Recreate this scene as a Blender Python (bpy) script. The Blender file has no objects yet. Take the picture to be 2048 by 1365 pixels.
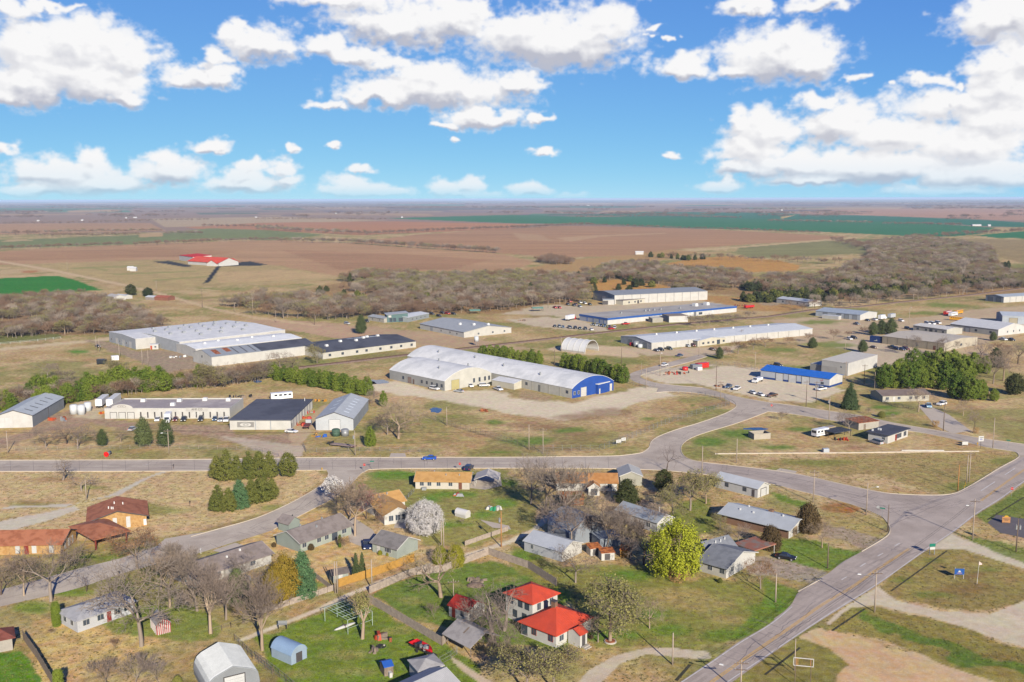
import bpy, math, random
import numpy as np
from mathutils import Matrix, Vector
scene = bpy.context.scene
COL = scene.collection
R = math.radians
# camera
FPX, PW, PH, CAMH = 1930.0, 2048.0, 1365.0, 84.0
THETA = math.atan(284.7 / FPX)
ROLL = -0.0030
RM = Matrix.Rotation(math.pi / 2 - THETA, 3, 'X') @ Matrix.Rotation(ROLL, 3, 'Z')
cam_data = bpy.data.cameras.new('camera')
cam = bpy.data.objects.new('camera', cam_data)
COL.objects.link(cam)
cam.matrix_world = Matrix.Translation((0, 0, CAMH)) @ RM.to_4x4()
cam_data.sensor_width = 36.0
cam_data.lens = FPX / PW * 36.0
cam_data.clip_start = 1.0
cam_data.clip_end = 200000.0
scene.camera = cam
# sun and exposure
SUN_EL, SUN_AZ = 24.0, 160.0          # azimuth clockwise from +Y: behind the camera, to its right
sun_data = bpy.data.lights.new('sun', 'SUN')
sun_data.energy = 4.5
sun_data.angle = R(0.5)
sun_data.color = (1.0, 0.92, 0.79)
sun = bpy.data.objects.new('sun', sun_data)
COL.objects.link(sun)
SUNV = Vector((math.sin(R(SUN_AZ)) * math.cos(R(SUN_EL)), math.cos(R(SUN_AZ)) * math.cos(R(SUN_EL)), math.sin(R(SUN_EL))))
sun.rotation_euler = SUNV.to_track_quat('Z', 'Y').to_euler()
sun.location = (100, -200, 300)
scene.view_settings.view_transform = 'Standard'
scene.view_settings.look = 'None'
scene.view_settings.exposure = 1.12
scene.view_settings.gamma = 1.0
scene.view_settings.use_curve_mapping = False
scene.render.engine = 'CYCLES'
scene.cycles.max_bounces = 5
scene.cycles.diffuse_bounces = 2
scene.cycles.transparent_max_bounces = 6
scene.cycles.volume_bounces = 0
# pixel of the photograph -> point on the ground
def ray(px, py):
 d = RM @ Vector((px - PW / 2, -(py - PH / 2), -FPX))
 return d
def G(px, py, z=0.0):
 d = ray(px, py)
 t = (z - CAMH) / d.z
 return Vector((d.x * t, d.y * t, z))
def depth_at(p):
 return (RM.transposed() @ (Vector(p) - Vector((0, 0, CAMH)))).z * -1
def ppm(p):
 """photo pixels per metre at a ground point"""
 return FPX / depth_at(p)
def hm(px, py, pix):
 """height in metres of something pix photo pixels tall standing at ground pixel"""
 return pix / (ppm(G(px, py)) * math.cos(THETA))
RMn = np.array(RM)
def Gn(px, py):
 px = np.asarray(px, float); py = np.asarray(py, float)
 d = np.stack([px - PW / 2, -(py - PH / 2), np.full(px.shape, -FPX)], -1) @ RMn.T
 t = -CAMH / d[..., 2]
 return d[..., 0] * t, d[..., 1] * t
# value noise
def vnoise(x, y, seed=0):
 xi = np.floor(x).astype(np.int64); yi = np.floor(y).astype(np.int64)
 fx = x - xi; fy = y - yi
 fx = fx * fx * fx * (fx * (fx * 6 - 15) + 10); fy = fy * fy * fy * (fy * (fy * 6 - 15) + 10)
 def h(a, b):
  n = (a * 374761393 + b * 668265263 + seed * 1442695041) & 0xffffffff
  n = ((n ^ (n >> 13)) * 1274126177) & 0xffffffff
  n = n ^ (n >> 16)
  return (n & 0xffffff) / float(0xffffff)
 a = h(xi, yi); b = h(xi + 1, yi); c = h(xi, yi + 1); d = h(xi + 1, yi + 1)
 return (a * (1 - fx) + b * fx) * (1 - fy) + (c * (1 - fx) + d * fx) * fy
def fbm(x, y, oct=4, seed=0, gain=0.5):
 s = 0; a = 1.0; t = 0
 for o in range(oct):
  s = s + a * vnoise(x * 2 ** o + o * 17.3, y * 2 ** o + o * 9.1, seed + o); t += a; a *= gain
 return s / t
def billow(x, y, oct=5, seed=0, gain=0.55):
 s = 0; a = 1.0; t = 0
 for o in range(oct):
  s = s + a * np.abs(2 * vnoise(x * 2 ** o + o * 17.3, y * 2 ** o + o * 9.1, seed + o) - 1); t += a; a *= gain
 return s / t
def sstep(a, b, x):
 t = np.clip((x - a) / (b - a), 0, 1)
 return t * t * (3 - 2 * t)
# sky with clouds
CLOUDS = [(60,100,95,60),(160,90,110,52),(250,115,62,48),(60,175,70,42),(205,170,92,42),(22,197,42,20),(245,192,55,24),(120,145,130,52),
 (395,158,70,24),(440,152,42,26),(425,112,30,24),(525,92,78,40),(470,62,34,18),(490,75,50,24),(660,105,50,22),(720,118,62,24),(800,125,50,18),
 (690,0,125,28),(780,50,120,48),(900,42,110,52),(960,18,45,30),(1110,82,172,62),(1050,62,100,46),(1190,62,92,52),
 (880,182,170,46),(860,152,62,34),(760,192,92,26),(1040,168,58,20),(665,214,42,10),(970,240,92,22),(960,226,42,20),(1078,244,22,10),(885,255,24,9),
 (1555,112,122,56),(1570,78,62,32),(1470,142,52,26),(1615,130,62,38),(1365,136,66,26),(1500,18,56,22),(1640,5,52,20),
 (2000,45,92,46),(2050,20,80,40),(2000,138,62,40),(2060,120,60,50),(1930,207,150,36),(2010,175,70,40),(1640,203,46,17),
 (1530,262,80,42),(1480,246,30,32),(1500,302,72,36),(1680,250,92,46),(1800,272,110,42),(1950,290,120,60),(1600,332,150,36),(1750,335,180,40),(1950,350,130,36),(1475,338,50,20),(1995,240,90,46),
 (1440,376,42,14),(1452,364,16,10),(1900,385,120,14),(1620,362,90,12),
 (130,350,112,32),(190,322,30,24),(80,346,62,24),(200,372,92,25),(60,384,70,14),(345,345,72,32),(330,325,42,20),(500,370,92,23),(502,330,26,15),(560,338,30,24),(490,355,50,20),(575,365,30,10),
 (700,366,46,18),(720,383,85,17),(722,338,32,8),(785,385,40,12),(890,378,36,18),(942,372,36,17),(960,391,62,10),(1062,383,42,14),(1140,393,44,8),
 (418,292,46,11),(590,295,15,7),(673,293,13,7),(6,300,18,15),(1090,305,32,7),(1340,315,15,6),(910,284,10,7),(1710,165,20,8),(1865,160,36,14),(1800,165,11,8),(1910,165,18,8),(1310,45,32,9),(1290,75,15,10),(1347,66,12,5),(20,15,62,20),(95,8,52,10)]
AZ0, AZ1, EL0, EL1 = -44.0, 44.0, -0.6, 22.4
def cloud_image():
 W, H = 1860, 500
 az = np.linspace(AZ0, AZ1, W)[None, :] * np.ones((H, 1)); el = np.linspace(EL0, EL1, H)[:, None] * np.ones((1, W))
 deg = 180 / math.pi / FPX
 sc = 0.30 + 0.05 * np.clip(el, 0, 14)
 wx = (fbm(az / 1.1, el / 0.8, 5, 3) - 0.5) * 3.0 * sc
 wy = (fbm(az / 1.1, el / 0.8, 5, 23) - 0.5) * 1.9 * sc
 bl = billow(az / 1.7, el / 1.15, 6, 51, 0.6)
 F = np.full((H, W), -3.0); V = np.zeros((H, W)); WS = np.full((H, W), 1e-6)
 x = az + wx; y = el + wy
 rng = random.Random(4)
 for (cx, cy, rx, ry) in CLOUDS:
  d = ray(cx, cy); a = math.degrees(math.atan2(d.x, d.y)); e = math.degrees(math.asin(d.z / d.length))
  ra = rx * deg * 1.06; re = ry * deg * 1.10
  i0 = np.searchsorted(el[:, 0], e - 3.2 * re - 1); i1 = np.searchsorted(el[:, 0], e + 3.2 * re + 1)
  j0 = np.searchsorted(az[0], a - 3.2 * ra - 1); j1 = np.searchsorted(az[0], a + 3.2 * ra + 1)
  if i1 <= i0 or j1 <= j0: continue
  dx = (x[i0:i1, j0:j1] - a) / ra; dy = (y[i0:i1, j0:j1] - e) / re
  dyf = np.where(dy < 0, dy * 1.22, dy)
  f = 1 - np.sqrt(dx * dx + dyf * dyf)
  F[i0:i1, j0:j1] = np.maximum(F[i0:i1, j0:j1], f)
  w = np.exp(np.clip(f, -2, 1) * 5)
  V[i0:i1, j0:j1] += w * dy; WS[i0:i1, j0:j1] += w
 V = V / WS
 D = F + (0.62 - bl) * 0.42
 hi = fbm(az / 0.5, el / 0.34, 5, 131, 0.62) - 0.5
 A = sstep(-0.12, 0.50, D + hi * 0.75)
 A = A * (0.80 + 0.20 * sstep(0.1, 0.55, D))
 def sh(a, dy, dx): return np.roll(np.roll(a, -dy, 0), -dx, 1)
 B = np.clip(D, 0, 1.2)
 rel = np.clip((B - sh(B, 7, 4)) * 1.0 + (B - sh(B, 18, 10)) * 0.9, -0.5, 0.5)
 low = sstep(-0.05, -0.70, V) * sstep(0.06, 0.35, D)
 core = sstep(0.3, 0.9, D)
 S = 0.99 + 0.40 * rel - 0.60 * low * (0.75 + 0.5 * fbm(az / 0.9, el / 0.5, 4, 77)) - 0.16 * core * (fbm(az / 1.3, el / 0.8, 4, 91))
 S = np.clip(S, 0.45, 1.05)
 A = A * sstep(-0.2, 0.9, el) 
 A = np.where(el < 2.6, A * (0.72 + 0.28 * sstep(0.4, 2.6, el)), A)
 px = np.zeros((H, W, 4), np.float32)
 px[..., 0] = A; px[..., 1] = S; px[..., 2] = low; px[..., 3] = 1
 img = bpy.data.images.new('cloud_cover', W, H, float_buffer=True)
 img.colorspace_settings.name = 'Non-Color'
 img.pixels.foreach_set(px.ravel())
 img.update(); img.pack()
 return img
def make_world():
 w = bpy.data.worlds.new('World'); scene.world = w; w.use_nodes = True
 nt = w.node_tree; nt.nodes.clear(); N = nt.nodes.new; L = nt.links.new
 out = N('ShaderNodeOutputWorld'); bg = N('ShaderNodeBackground'); L(bg.outputs[0], out.inputs[0])
 bg.inputs[1].default_value = 0.10
 sky = N('ShaderNodeTexSky'); sky.sky_type = 'NISHITA'; sky.sun_disc = False
 sky.sun_elevation = R(SUN_EL); sky.sun_rotation = R(SUN_AZ); sky.altitude = 12000
 sky.air_density = 1.0; sky.dust_density = 0.0; sky.ozone_density = 5.0
 tc = N('ShaderNodeTexCoord'); sp = N('ShaderNodeSeparateXYZ'); L(tc.outputs['Generated'], sp.inputs[0])
 def M(op, a, b=None):
  m = N('ShaderNodeMath'); m.operation = op
  for i, v in enumerate((a, b)):
   if v is None: continue
   if isinstance(v, (int, float)): m.inputs[i].default_value = v
   else: L(v, m.inputs[i])
  return m.outputs[0]
 az = M('ARCTAN2', sp.outputs[0], sp.outputs[1]); el = M('ARCSINE', sp.outputs[2])
 u = M('DIVIDE', M('SUBTRACT', az, R(AZ0)), R(AZ1 - AZ0)); v = M('DIVIDE', M('SUBTRACT', el, R(EL0)), R(EL1 - EL0))
 cb = N('ShaderNodeCombineXYZ'); L(u, cb.inputs[0]); L(v, cb.inputs[1])
 ti = N('ShaderNodeTexImage'); ti.image = cloud_image(); ti.extension = 'CLIP'; ti.interpolation = 'Cubic'
 L(cb.outputs[0], ti.inputs[0])
 sc = N('ShaderNodeSeparateColor'); L(ti.outputs[0], sc.inputs[0])
 def VM(op, a, b):
  m = N('ShaderNodeVectorMath'); m.operation = op; L(a, m.inputs[0])
  if isinstance(b, tuple): m.inputs[1].default_value = b
  else: L(b, m.inputs[1])
  return m.outputs[0]
 hs = VM('MULTIPLY', VM('DIVIDE', sky.outputs[0], VM('ADD', sky.outputs[0], (6.0, 3.0, 1.0))), SKY_TINT)
 cr = N('ShaderNodeMix'); cr.data_type = 'RGBA'
 cr.inputs[6].default_value = CLOUD_DARK; cr.inputs[7].default_value = CLOUD_LIT
 mr = N('ShaderNodeMapRange'); mr.inputs[1].default_value = 0.45; mr.inputs[2].default_value = 1.0
 L(sc.outputs[1], mr.inputs[0]); L(mr.outputs[0], cr.inputs[0])
 mx = N('ShaderNodeMix'); mx.data_type = 'RGBA'
 L(sc.outputs[0], mx.inputs[0]); L(hs, mx.inputs[6]); L(cr.outputs[2], mx.inputs[7])
 L(mx.outputs[2], bg.inputs[0])
SKY_TINT = (7.4, 5.2, 4.5)
CLOUD_DARK = (2.35, 2.42, 2.8, 1); CLOUD_LIT = (4.35, 4.33, 4.35, 1)
make_world()
# materials
def lin(h):
 h = h.lstrip('#')
 c = [int(h[i:i + 2], 16) / 255 for i in (0, 2, 4)]
 return tuple(x / 12.92 if x <= 0.04045 else ((x + 0.055) / 1.055) ** 2.4 for x in c)
MATS = {}
def mat(name, col, rough=0.85, var=0.15, scale=0.6, metal=0.0, ribs=None, rib_axis=0, spec=0.3, fine=6.0, bump=0.0, col2=None, patch=None):
 """one procedural surface: base colour broken up by two noises, optional ribs (period in m) along an object axis"""
 if name in MATS: return MATS[name]
 c = lin(col) if isinstance(col, str) else col
 m = bpy.data.materials.new(name); m.use_nodes = True
 nt = m.node_tree; N = nt.nodes.new; L = nt.links.new
 b = nt.nodes['Principled BSDF']
 b.inputs['Roughness'].default_value = rough; b.inputs['Metallic'].default_value = metal
 b.inputs['Specular IOR Level'].default_value = spec
 tc = N('ShaderNodeTexCoord')
 oi = N('ShaderNodeObjectInfo')
 ad = N('ShaderNodeVectorMath'); ad.operation = 'ADD'
 sc_ = N('ShaderNodeVectorMath'); sc_.operation = 'SCALE'; sc_.inputs[3].default_value = 37.0
 cmb = N('ShaderNodeCombineXYZ'); L(oi.outputs['Random'], cmb.inputs[0]); L(oi.outputs['Random'], cmb.inputs[1]); L(cmb.outputs[0], sc_.inputs[0])
 L(tc.outputs['Object'], ad.inputs[0]); L(sc_.outputs[0], ad.inputs[1])
 n1 = N('ShaderNodeTexNoise'); n1.inputs['Scale'].default_value = scale; n1.inputs['Detail'].default_value = 4; L(ad.outputs[0], n1.inputs['Vector'])
 n2 = N('ShaderNodeTexNoise'); n2.inputs['Scale'].default_value = fine; n2.inputs['Detail'].default_value = 2; L(ad.outputs[0], n2.inputs['Vector'])
 av = N('ShaderNodeMath'); av.operation = 'ADD'; L(n1.outputs[0], av.inputs[0]); L(n2.outputs[0], av.inputs[1])
 mr = N('ShaderNodeMapRange'); mr.inputs[1].default_value = 0.7; mr.inputs[2].default_value = 1.3
 mr.inputs[3].default_value = 1 - var; mr.inputs[4].default_value = 1 + var; L(av.outputs[0], mr.inputs[0])
 base = None
 if col2 is not None:
  c2 = lin(col2) if isinstance(col2, str) else col2
  n3 = N('ShaderNodeTexNoise'); n3.inputs['Scale'].default_value = patch or 0.3; n3.inputs['Detail'].default_value = 5; L(ad.outputs[0], n3.inputs['Vector'])
  mr3 = N('ShaderNodeMapRange'); mr3.inputs[1].default_value = 0.47; mr3.inputs[2].default_value = 0.6; L(n3.outputs[0], mr3.inputs[0])
  mc = N('ShaderNodeMix'); mc.data_type = 'RGBA'; mc.inputs[6].default_value = (*c, 1); mc.inputs[7].default_value = (*c2, 1); L(mr3.outputs[0], mc.inputs[0])
  base = mc.outputs[2]
 mul = N('ShaderNodeVectorMath'); mul.operation = 'SCALE'
 if base is None: mul.inputs[0].default_value = c
 else: L(base, mul.inputs[0])
 L(mr.outputs[0], mul.inputs[3]); L(mul.outputs[0], b.inputs['Base Color'])
 if ribs or bump:
  bp = N('ShaderNodeBump')
  if ribs:
   sp = N('ShaderNodeSeparateXYZ'); L(tc.outputs['Object'], sp.inputs[0])
   mm = N('ShaderNodeMath'); mm.operation = 'MULTIPLY'; mm.inputs[1].default_value = 2 * math.pi / ribs; L(sp.outputs[rib_axis], mm.inputs[0])
   sn = N('ShaderNodeMath'); sn.operation = 'SINE'; L(mm.outputs[0], sn.inputs[0])
   pw = N('ShaderNodeMath'); pw.operation = 'POWER'; ab = N('ShaderNodeMath'); ab.operation = 'ABSOLUTE'; L(sn.outputs[0], ab.inputs[0]); L(ab.outputs[0], pw.inputs[0]); pw.inputs[1].default_value = 6
   L(pw.outputs[0], bp.inputs['Height']); bp.inputs['Distance'].default_value = 0.05; bp.inputs['Strength'].default_value = 0.6
  else:
   L(n2.outputs[0], bp.inputs['Height']); bp.inputs['Distance'].default_value = bump; bp.inputs['Strength'].default_value = 0.8
  L(bp.outputs[0], b.inputs['Normal'])
 MATS[name] = m
 return m
# mesh helper
class MB:
 def __init__(s): s.v = []; s.f = []
 def quad(s, a, b, c, d):
  n = len(s.v); s.v += [tuple(a), tuple(b), tuple(c), tuple(d)]; s.f.append((n, n + 1, n + 2, n + 3)); return s
 def poly(s, pts):
  n = len(s.v); s.v += [tuple(p) for p in pts]; s.f.append(tuple(range(n, n + len(pts)))); return s
 def box(s, x0, x1, y0, y1, z0, z1):
  n = len(s.v)
  s.v += [(x0, y0, z0), (x1, y0, z0), (x1, y1, z0), (x0, y1, z0), (x0, y0, z1), (x1, y0, z1), (x1, y1, z1), (x0, y1, z1)]
  for q in ((0, 3, 2, 1), (4, 5, 6, 7), (0, 1, 5, 4), (1, 2, 6, 5), (2, 3, 7, 6), (3, 0, 4, 7)): s.f.append(tuple(n + i for i in q))
  return s
 def rbox(s, c, sx, sy, sz, rz=0.0, taper=1.0):
  """box standing on c, turned rz, its top scaled by taper"""
  n = len(s.v); cs, sn = math.cos(rz), math.sin(rz)
  for k, z in ((1, 0), (taper, sz)):
   for dx, dy in ((-1, -1), (1, -1), (1, 1), (-1, 1)):
    x, y = dx * sx / 2 * k, dy * sy / 2 * k
    s.v.append((c[0] + x * cs - y * sn, c[1] + x * sn + y * cs, c[2] + z))
  for q in ((0, 3, 2, 1), (4, 5, 6, 7), (0, 1, 5, 4), (1, 2, 6, 5), (2, 3, 7, 6), (3, 0, 4, 7)): s.f.append(tuple(n + i for i in q))
  return s
 def tube(s, a, b, r0, r1=None, n=8, cap=True):
  a = Vector(a); b = Vector(b); r1 = r0 if r1 is None else r1
  d = (b - a); d.normalize() if d.length > 0 else None
  u = d.orthogonal().normalized(); w = d.cross(u); k = len(s.v)
  for p, r in ((a, r0), (b, r1)):
   for i in range(n):
    t = 2 * math.pi * i / n; q = p + (u * math.cos(t) + w * math.sin(t)) * r; s.v.append(tuple(q))
  for i in range(n): j = (i + 1) % n; s.f.append((k + i, k + j, k + n + j, k + n + i))
  if cap:
   s.f.append(tuple(k + n + i for i in range(n))); s.f.append(tuple(k + i for i in reversed(range(n))))
  return s
 def prism(s, prof, a0, a1, axis):
  """closed profile in (across, z) extruded along axis 0 (x) or 1 (y) between a0 and a1"""
  n = len(prof); k = len(s.v)
  for a in (a0, a1):
   for (c, z) in prof: s.v.append((a, c, z) if axis == 0 else (c, a, z))
  for i in range(n): j = (i + 1) % n; s.f.append((k + i, k + j, k + n + j, k + n + i))
  s.f.append(tuple(k + n + i for i in range(n))); s.f.append(tuple(k + i for i in reversed(range(n))))
  return s
 def dome(s, c, rx, ry, rz, nu=10, nv=5, full=False):
  k = len(s.v); v0 = -nv if full else 0
  rows = []
  for j in range(v0, nv + 1):
   t = math.pi / 2 * j / nv; row = []
   for i in range(nu):
    p = 2 * math.pi * i / nu; row.append(len(s.v)); s.v.append((c[0] + rx * math.cos(t) * math.cos(p), c[1] + ry * math.cos(t) * math.sin(p), c[2] + rz * math.sin(t)))
   rows.append(row)
  for a, b in zip(rows, rows[1:]):
   for i in range(nu): j = (i + 1) % nu; s.f.append((a[i], a[j], b[j], b[i]))
  return s
 def mesh(s, name, material=None, smooth=False):
  m = bpy.data.meshes.new(name); m.from_pydata(s.v, [], s.f); m.update()
  if material: m.materials.append(material)
  if smooth: m.polygons.foreach_set('use_smooth', [True] * len(m.polygons))
  return m
 def build(s, name, material=None, parent=None, smooth=False, label=None):
  o = bpy.data.objects.new(name, s.mesh(name, material, smooth)); COL.objects.link(o)
  if parent is not None: o.parent = parent
  if label: o['label'] = label
  return o
def thing(name, label, cat, loc=(0, 0, 0), rz=0.0, group=None):
 o = bpy.data.objects.new(name, None); COL.objects.link(o)
 o.location = loc; o.rotation_euler = (0, 0, rz); o.empty_display_size = 0.5
 o['label'] = label; o['category'] = cat
 if group: o['group'] = group
 return o
def tag(o, label, cat, group=None):
 o['label'] = label; o['category'] = cat
 if group: o['group'] = group
 return o
def struct(o, kind='structure'):
 o['kind'] = kind; return o
def np_mesh(name, verts, faces, material=None, smooth=False):
 """faces: (n,3) or (n,4) array"""
 m = bpy.data.meshes.new(name); verts = np.asarray(verts, np.float32); faces = np.asarray(faces, np.int32)
 k = faces.shape[1]
 m.vertices.add(len(verts)); m.vertices.foreach_set('co', verts.ravel())
 m.loops.add(faces.size); m.loops.foreach_set('vertex_index', faces.ravel())
 m.polygons.add(len(faces)); m.polygons.foreach_set('loop_start', np.arange(0, faces.size, k, dtype=np.int32))
 m.polygons.foreach_set('loop_total', np.full(len(faces), k, np.int32))
 if smooth: m.polygons.foreach_set('use_smooth', np.ones(len(faces), bool))
 m.update(calc_edges=True); m.validate()
 if material: m.materials.append(material)
 return m
# ground: one sheet to the horizon, its soils and grasses as a colour attribute
GX = np.arange(-420, 2470, 4.0)
rows = [398.6]
while rows[-1] < 1560:
 d = rows[-1] - 397.0
 rows.append(rows[-1] + (0.5 if d < 12 else 1.0 if d < 75 else 1.6 if d < 170 else 2.4 if d < 330 else 3.2))
GY = np.array(rows)
gx, gy = np.meshgrid(GX, GY)
gy = gy + ROLL * (gx - 1024)                        # rows run parallel to the tilted horizon
wx_, wy_ = Gn(gx, gy)
pm = np.maximum(gy - ROLL * (gx - 1024) - 397.8, 0.6) / CAMH            # photo px per metre
n1 = fbm(wx_ / 9.0, wy_ / 9.0, 4, 1) - 0.5; n2 = fbm(wx_ / 9.0, wy_ / 9.0, 4, 11) - 0.5
n3 = fbm(wx_ / 45.0, wy_ / 45.0, 4, 5); n4 = fbm(wx_ / 14.0, wy_ / 14.0, 4, 8); n5 = fbm(wx_ / 4.0, wy_ / 4.0, 3, 9)
GK = 0.66
GRAVEL = set('#C3B4A1 #C8B9A5 #C1AB90 #BFAD97 #BDAE9C #B4A38E #B7A692 #BDA58B #B5A08A #B3A18D #AF9980 #BBA184 #BCA88C #B5A48C #B9AB9A #BDB0A0 #B9B0A6 #BDB2A6 #BBA283 #BE9F7C #B1A092 #B0997F #B4A28B #BFAF98 #AD8F77 #A98F75'.split())
GRAVEL_POLYS = []
def gc(h): return np.array(lin(h)) * GK * (1.30 if h in GRAVEL else 1)
colr = np.zeros(gx.shape + (3,)); ROUGHN = np.ones(gx.shape)
DRY, DRY2, OLIVE, GREEN, BRN = gc('#C9AD84'), gc('#BC9E70'), gc('#9E935C'), gc('#5F8A33'), gc('#94755A')
def mixto(c, m): 
 global colr
 colr = colr * (1 - m[..., None]) + c * m[..., None]
colr[:] = DRY
mixto(DRY2, sstep(0.42, 0.66, n4)); mixto(OLIVE, sstep(0.40, 0.62, n3) * 0.85 * sstep(0.25, 0.55, n5)); mixto(gc('#7C8440'), sstep(0.52, 0.7, fbm(wx_ / 26, wy_ / 26, 5, 61)) * 0.6); mixto(BRN, sstep(0.60, 0.78, fbm(wx_ / 20, wy_ / 20, 4, 31)) * 0.35)
def seg_dist(px, py, poly, closed=True, ys=2.6):
 d = np.full(px.shape, 1e9); n = len(poly)
 for i in range(n if closed else n - 1):
  x0, y0 = poly[i]; x1, y1 = poly[(i + 1) % n]
  ax, ay = px - x0, (py - y0) * ys; bx, by = x1 - x0, (y1 - y0) * ys
  t = np.clip((ax * bx + ay * by) / (bx * bx + by * by + 1e-9), 0, 1)
  d = np.minimum(d, np.hypot(ax - bx * t, ay - by * t))
 return d
def inside(px, py, poly):
 r = np.zeros(px.shape, bool); n = len(poly)
 for i in range(n):
  x0, y0 = poly[i]; x1, y1 = poly[(i + 1) % n]
  if y0 == y1: continue
  c = ((y0 > py) != (y1 > py)) & (px < (x1 - x0) * (py - y0) / (y1 - y0) + x0); r ^= c
 return r
def window(poly, pad):
 xs = [p[0] for p in poly]; ys = [p[1] for p in poly]
 j0 = max(0, np.searchsorted(GX, min(xs) - pad) - 1); j1 = np.searchsorted(GX, max(xs) + pad) + 1
 i0 = max(0, np.searchsorted(GY, min(ys) - pad) - 1); i1 = np.searchsorted(GY, max(ys) + pad) + 1
 return slice(i0, i1), slice(j0, j1)
def paint(poly, c, soft=2.0, warp=0.0, alpha=1.0, var=0.0, holes=None, streak=None, closed=True, width=None):
 """colour a patch of the ground; soft edge in photo px, edge wandering by warp metres"""
 bare = isinstance(c, str) and c in GRAVEL
 if bare: GRAVEL_POLYS.append(poly if width is None else [(x, y - width * .45) for x, y in poly] + [(x, y + width * .45) for x, y in reversed(poly)])
 c = gc(c) if isinstance(c, str) else c
 W = window(poly, 30 + soft + (width or 0))
 if W[0].stop <= W[0].start or W[1].stop <= W[1].start: return
 px = gx[W] + n1[W] * warp * 2 * pm[W]; py = gy[W] + n2[W] * warp * 2 * pm[W] * np.clip(pm[W] / 14.0, 0.03, 1)
 if width is not None:
  d = seg_dist(px, py, poly, False) - width * 0.5; m = sstep(soft, -soft, d)
 else:
  d = seg_dist(px, py, poly); ins = inside(px, py, poly); m = sstep(-soft, soft, np.where(ins, d, -d))
 m = m * alpha
 ROUGHN[W] = ROUGHN[W] * (1 - m) + m * (.35 if bare else 1.0)
 cc = np.ones(gx[W].shape + (3,)) * c
 if streak:
  ang, per, amt = streak; a = R(ang); s = wx_[W] * math.cos(a) + wy_[W] * math.sin(a); t = -wx_[W] * math.sin(a) + wy_[W] * math.cos(a)
  cc = cc * (1 + amt * 2 * (fbm(s / (per * 14), t / per, 4, 7) - 0.5))[..., None]
 if var: cc = cc * (1 + var * 2 * (n4[W] - 0.5) + var * (n5[W] - 0.5))[..., None]
 colr[W] = colr[W] * (1 - m[..., None]) + cc * m[..., None]
def blob(cx, cy, rx, ry, c, alpha=0.9, rag=0.5):
 c = gc(c) if isinstance(c, str) else c
 W = window([(cx - rx * 1.5, cy - ry * 1.5), (cx + rx * 1.5, cy + ry * 1.5)], 10)
 if W[0].stop <= W[0].start or W[1].stop <= W[1].start: return
 q = np.hypot((gx[W] - cx) / rx, (gy[W] - cy) / ry)
 m = sstep(1.0, 0.35, q + (n4[W] - 0.5) * rag * 2 + (n5[W] - 0.5) * rag) * alpha
 colr[W] = colr[W] * (1 - m[..., None]) + c * m[..., None]
# ---- far country: broad strips of field, pasture and wood to the horizon
rngf = random.Random(12)
paint([(-420, 398), (2470, 396), (2470, 452), (-420, 470)], '#9C8274', 3, 0)
FARC = ['#7E6B72', '#6E6468', '#8A6F62', '#2F6E58', '#3F7A5C', '#A98A6C', '#B29A7C', '#75695F', '#84705F', '#5E6A5C', '#9B7B62', '#6A5F62', '#4F6450']
for y, hgt, n, wmin, wmax in ((400.5, .9, 26, 90, 420), (402.5, 1.2, 26, 90, 420), (405, 1.6, 26, 90, 400), (408, 2, 24, 90, 380), (412, 2.2, 22, 80, 360), (416, 2.6, 20, 80, 360), (421, 3, 18, 80, 340), (427, 3.4, 16, 80, 300)):
 for k in range(n):
  x = rngf.uniform(-420, 2470); w = rngf.uniform(wmin, wmax); yy = y + rngf.uniform(-1.6, 1.6); sl = rngf.uniform(-.004, .004)
  x2 = x + w; s1, s2 = rngf.uniform(-25, 25), rngf.uniform(-25, 25)
  paint([(x, yy), (x2, yy + sl * w), (x2 + s1, yy + hgt * rngf.uniform(.6, 1.5) + sl * w), (x + s2, yy + hgt)], gc(rngf.choice(FARC)) * 1.18, 0.7, 0, 0.85)
paint([(-420, 452), (140, 447), (300, 447), (330, 462), (0, 470), (-420, 474)], '#B7906F', 1, 2, streak=(5, 40, .18))
paint([(300, 438), (560, 434), (775, 441), (520, 450), (330, 455)], '#B9A083', 1, 2, streak=(5, 40, .1))
paint([(130, 422), (235, 420), (240, 424), (140, 425)], '#C09A72', .6, 0)
paint([(370, 455), (520, 446), (770, 443), (1070, 449), (1010, 459), (720, 471), (600, 465), (430, 462)], '#B9835F', 1, 2, streak=(-8, 40, .12))
paint([(-420, 492), (0, 481), (130, 476), (250, 472), (330, 466), (420, 457), (540, 461), (650, 470), (560, 481), (400, 478), (270, 489), (100, 494), (-420, 512)], '#7F8656', 1, 3, var=.15)
paint([(275, 468), (326, 466), (327, 473), (280, 475)], '#BE9E74', .8, 1)
paint([(20, 480), (50, 479), (70, 482), (0, 484)], '#BFA57E', .8, 1)
paint([(770, 437), (1024, 430), (1180, 434), (1430, 433), (1700, 436), (1990, 456), (1960, 468), (1900, 474), (1800, 471.5), (1640, 464), (1350, 456), (1180, 449), (1024, 447)], '#37784F', .8, 2, streak=(10, 60, .10))
paint([(1160, 432), (1290, 424), (1540, 426), (1640, 431), (1730, 431), (1960, 440), (2060, 446), (2470, 452), (2470, 458), (1990, 454), (1840, 445), (1500, 438)], '#33735A', .8, 2)
paint([(1560, 425), (1700, 420), (1900, 416), (2100, 418), (2470, 420), (2470, 445), (2000, 440), (1720, 431)], '#B98E76', 1, 2, streak=(10, 40, .14))
paint([(1560, 434), (1590, 430), (1585, 433), (1562, 438)], '#C7A96F', .6, 0)
paint([(1950, 471), (2060, 462), (2470, 458), (2470, 490), (2030, 477), (1990, 476)], '#2F7748', .8, 2)
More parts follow.
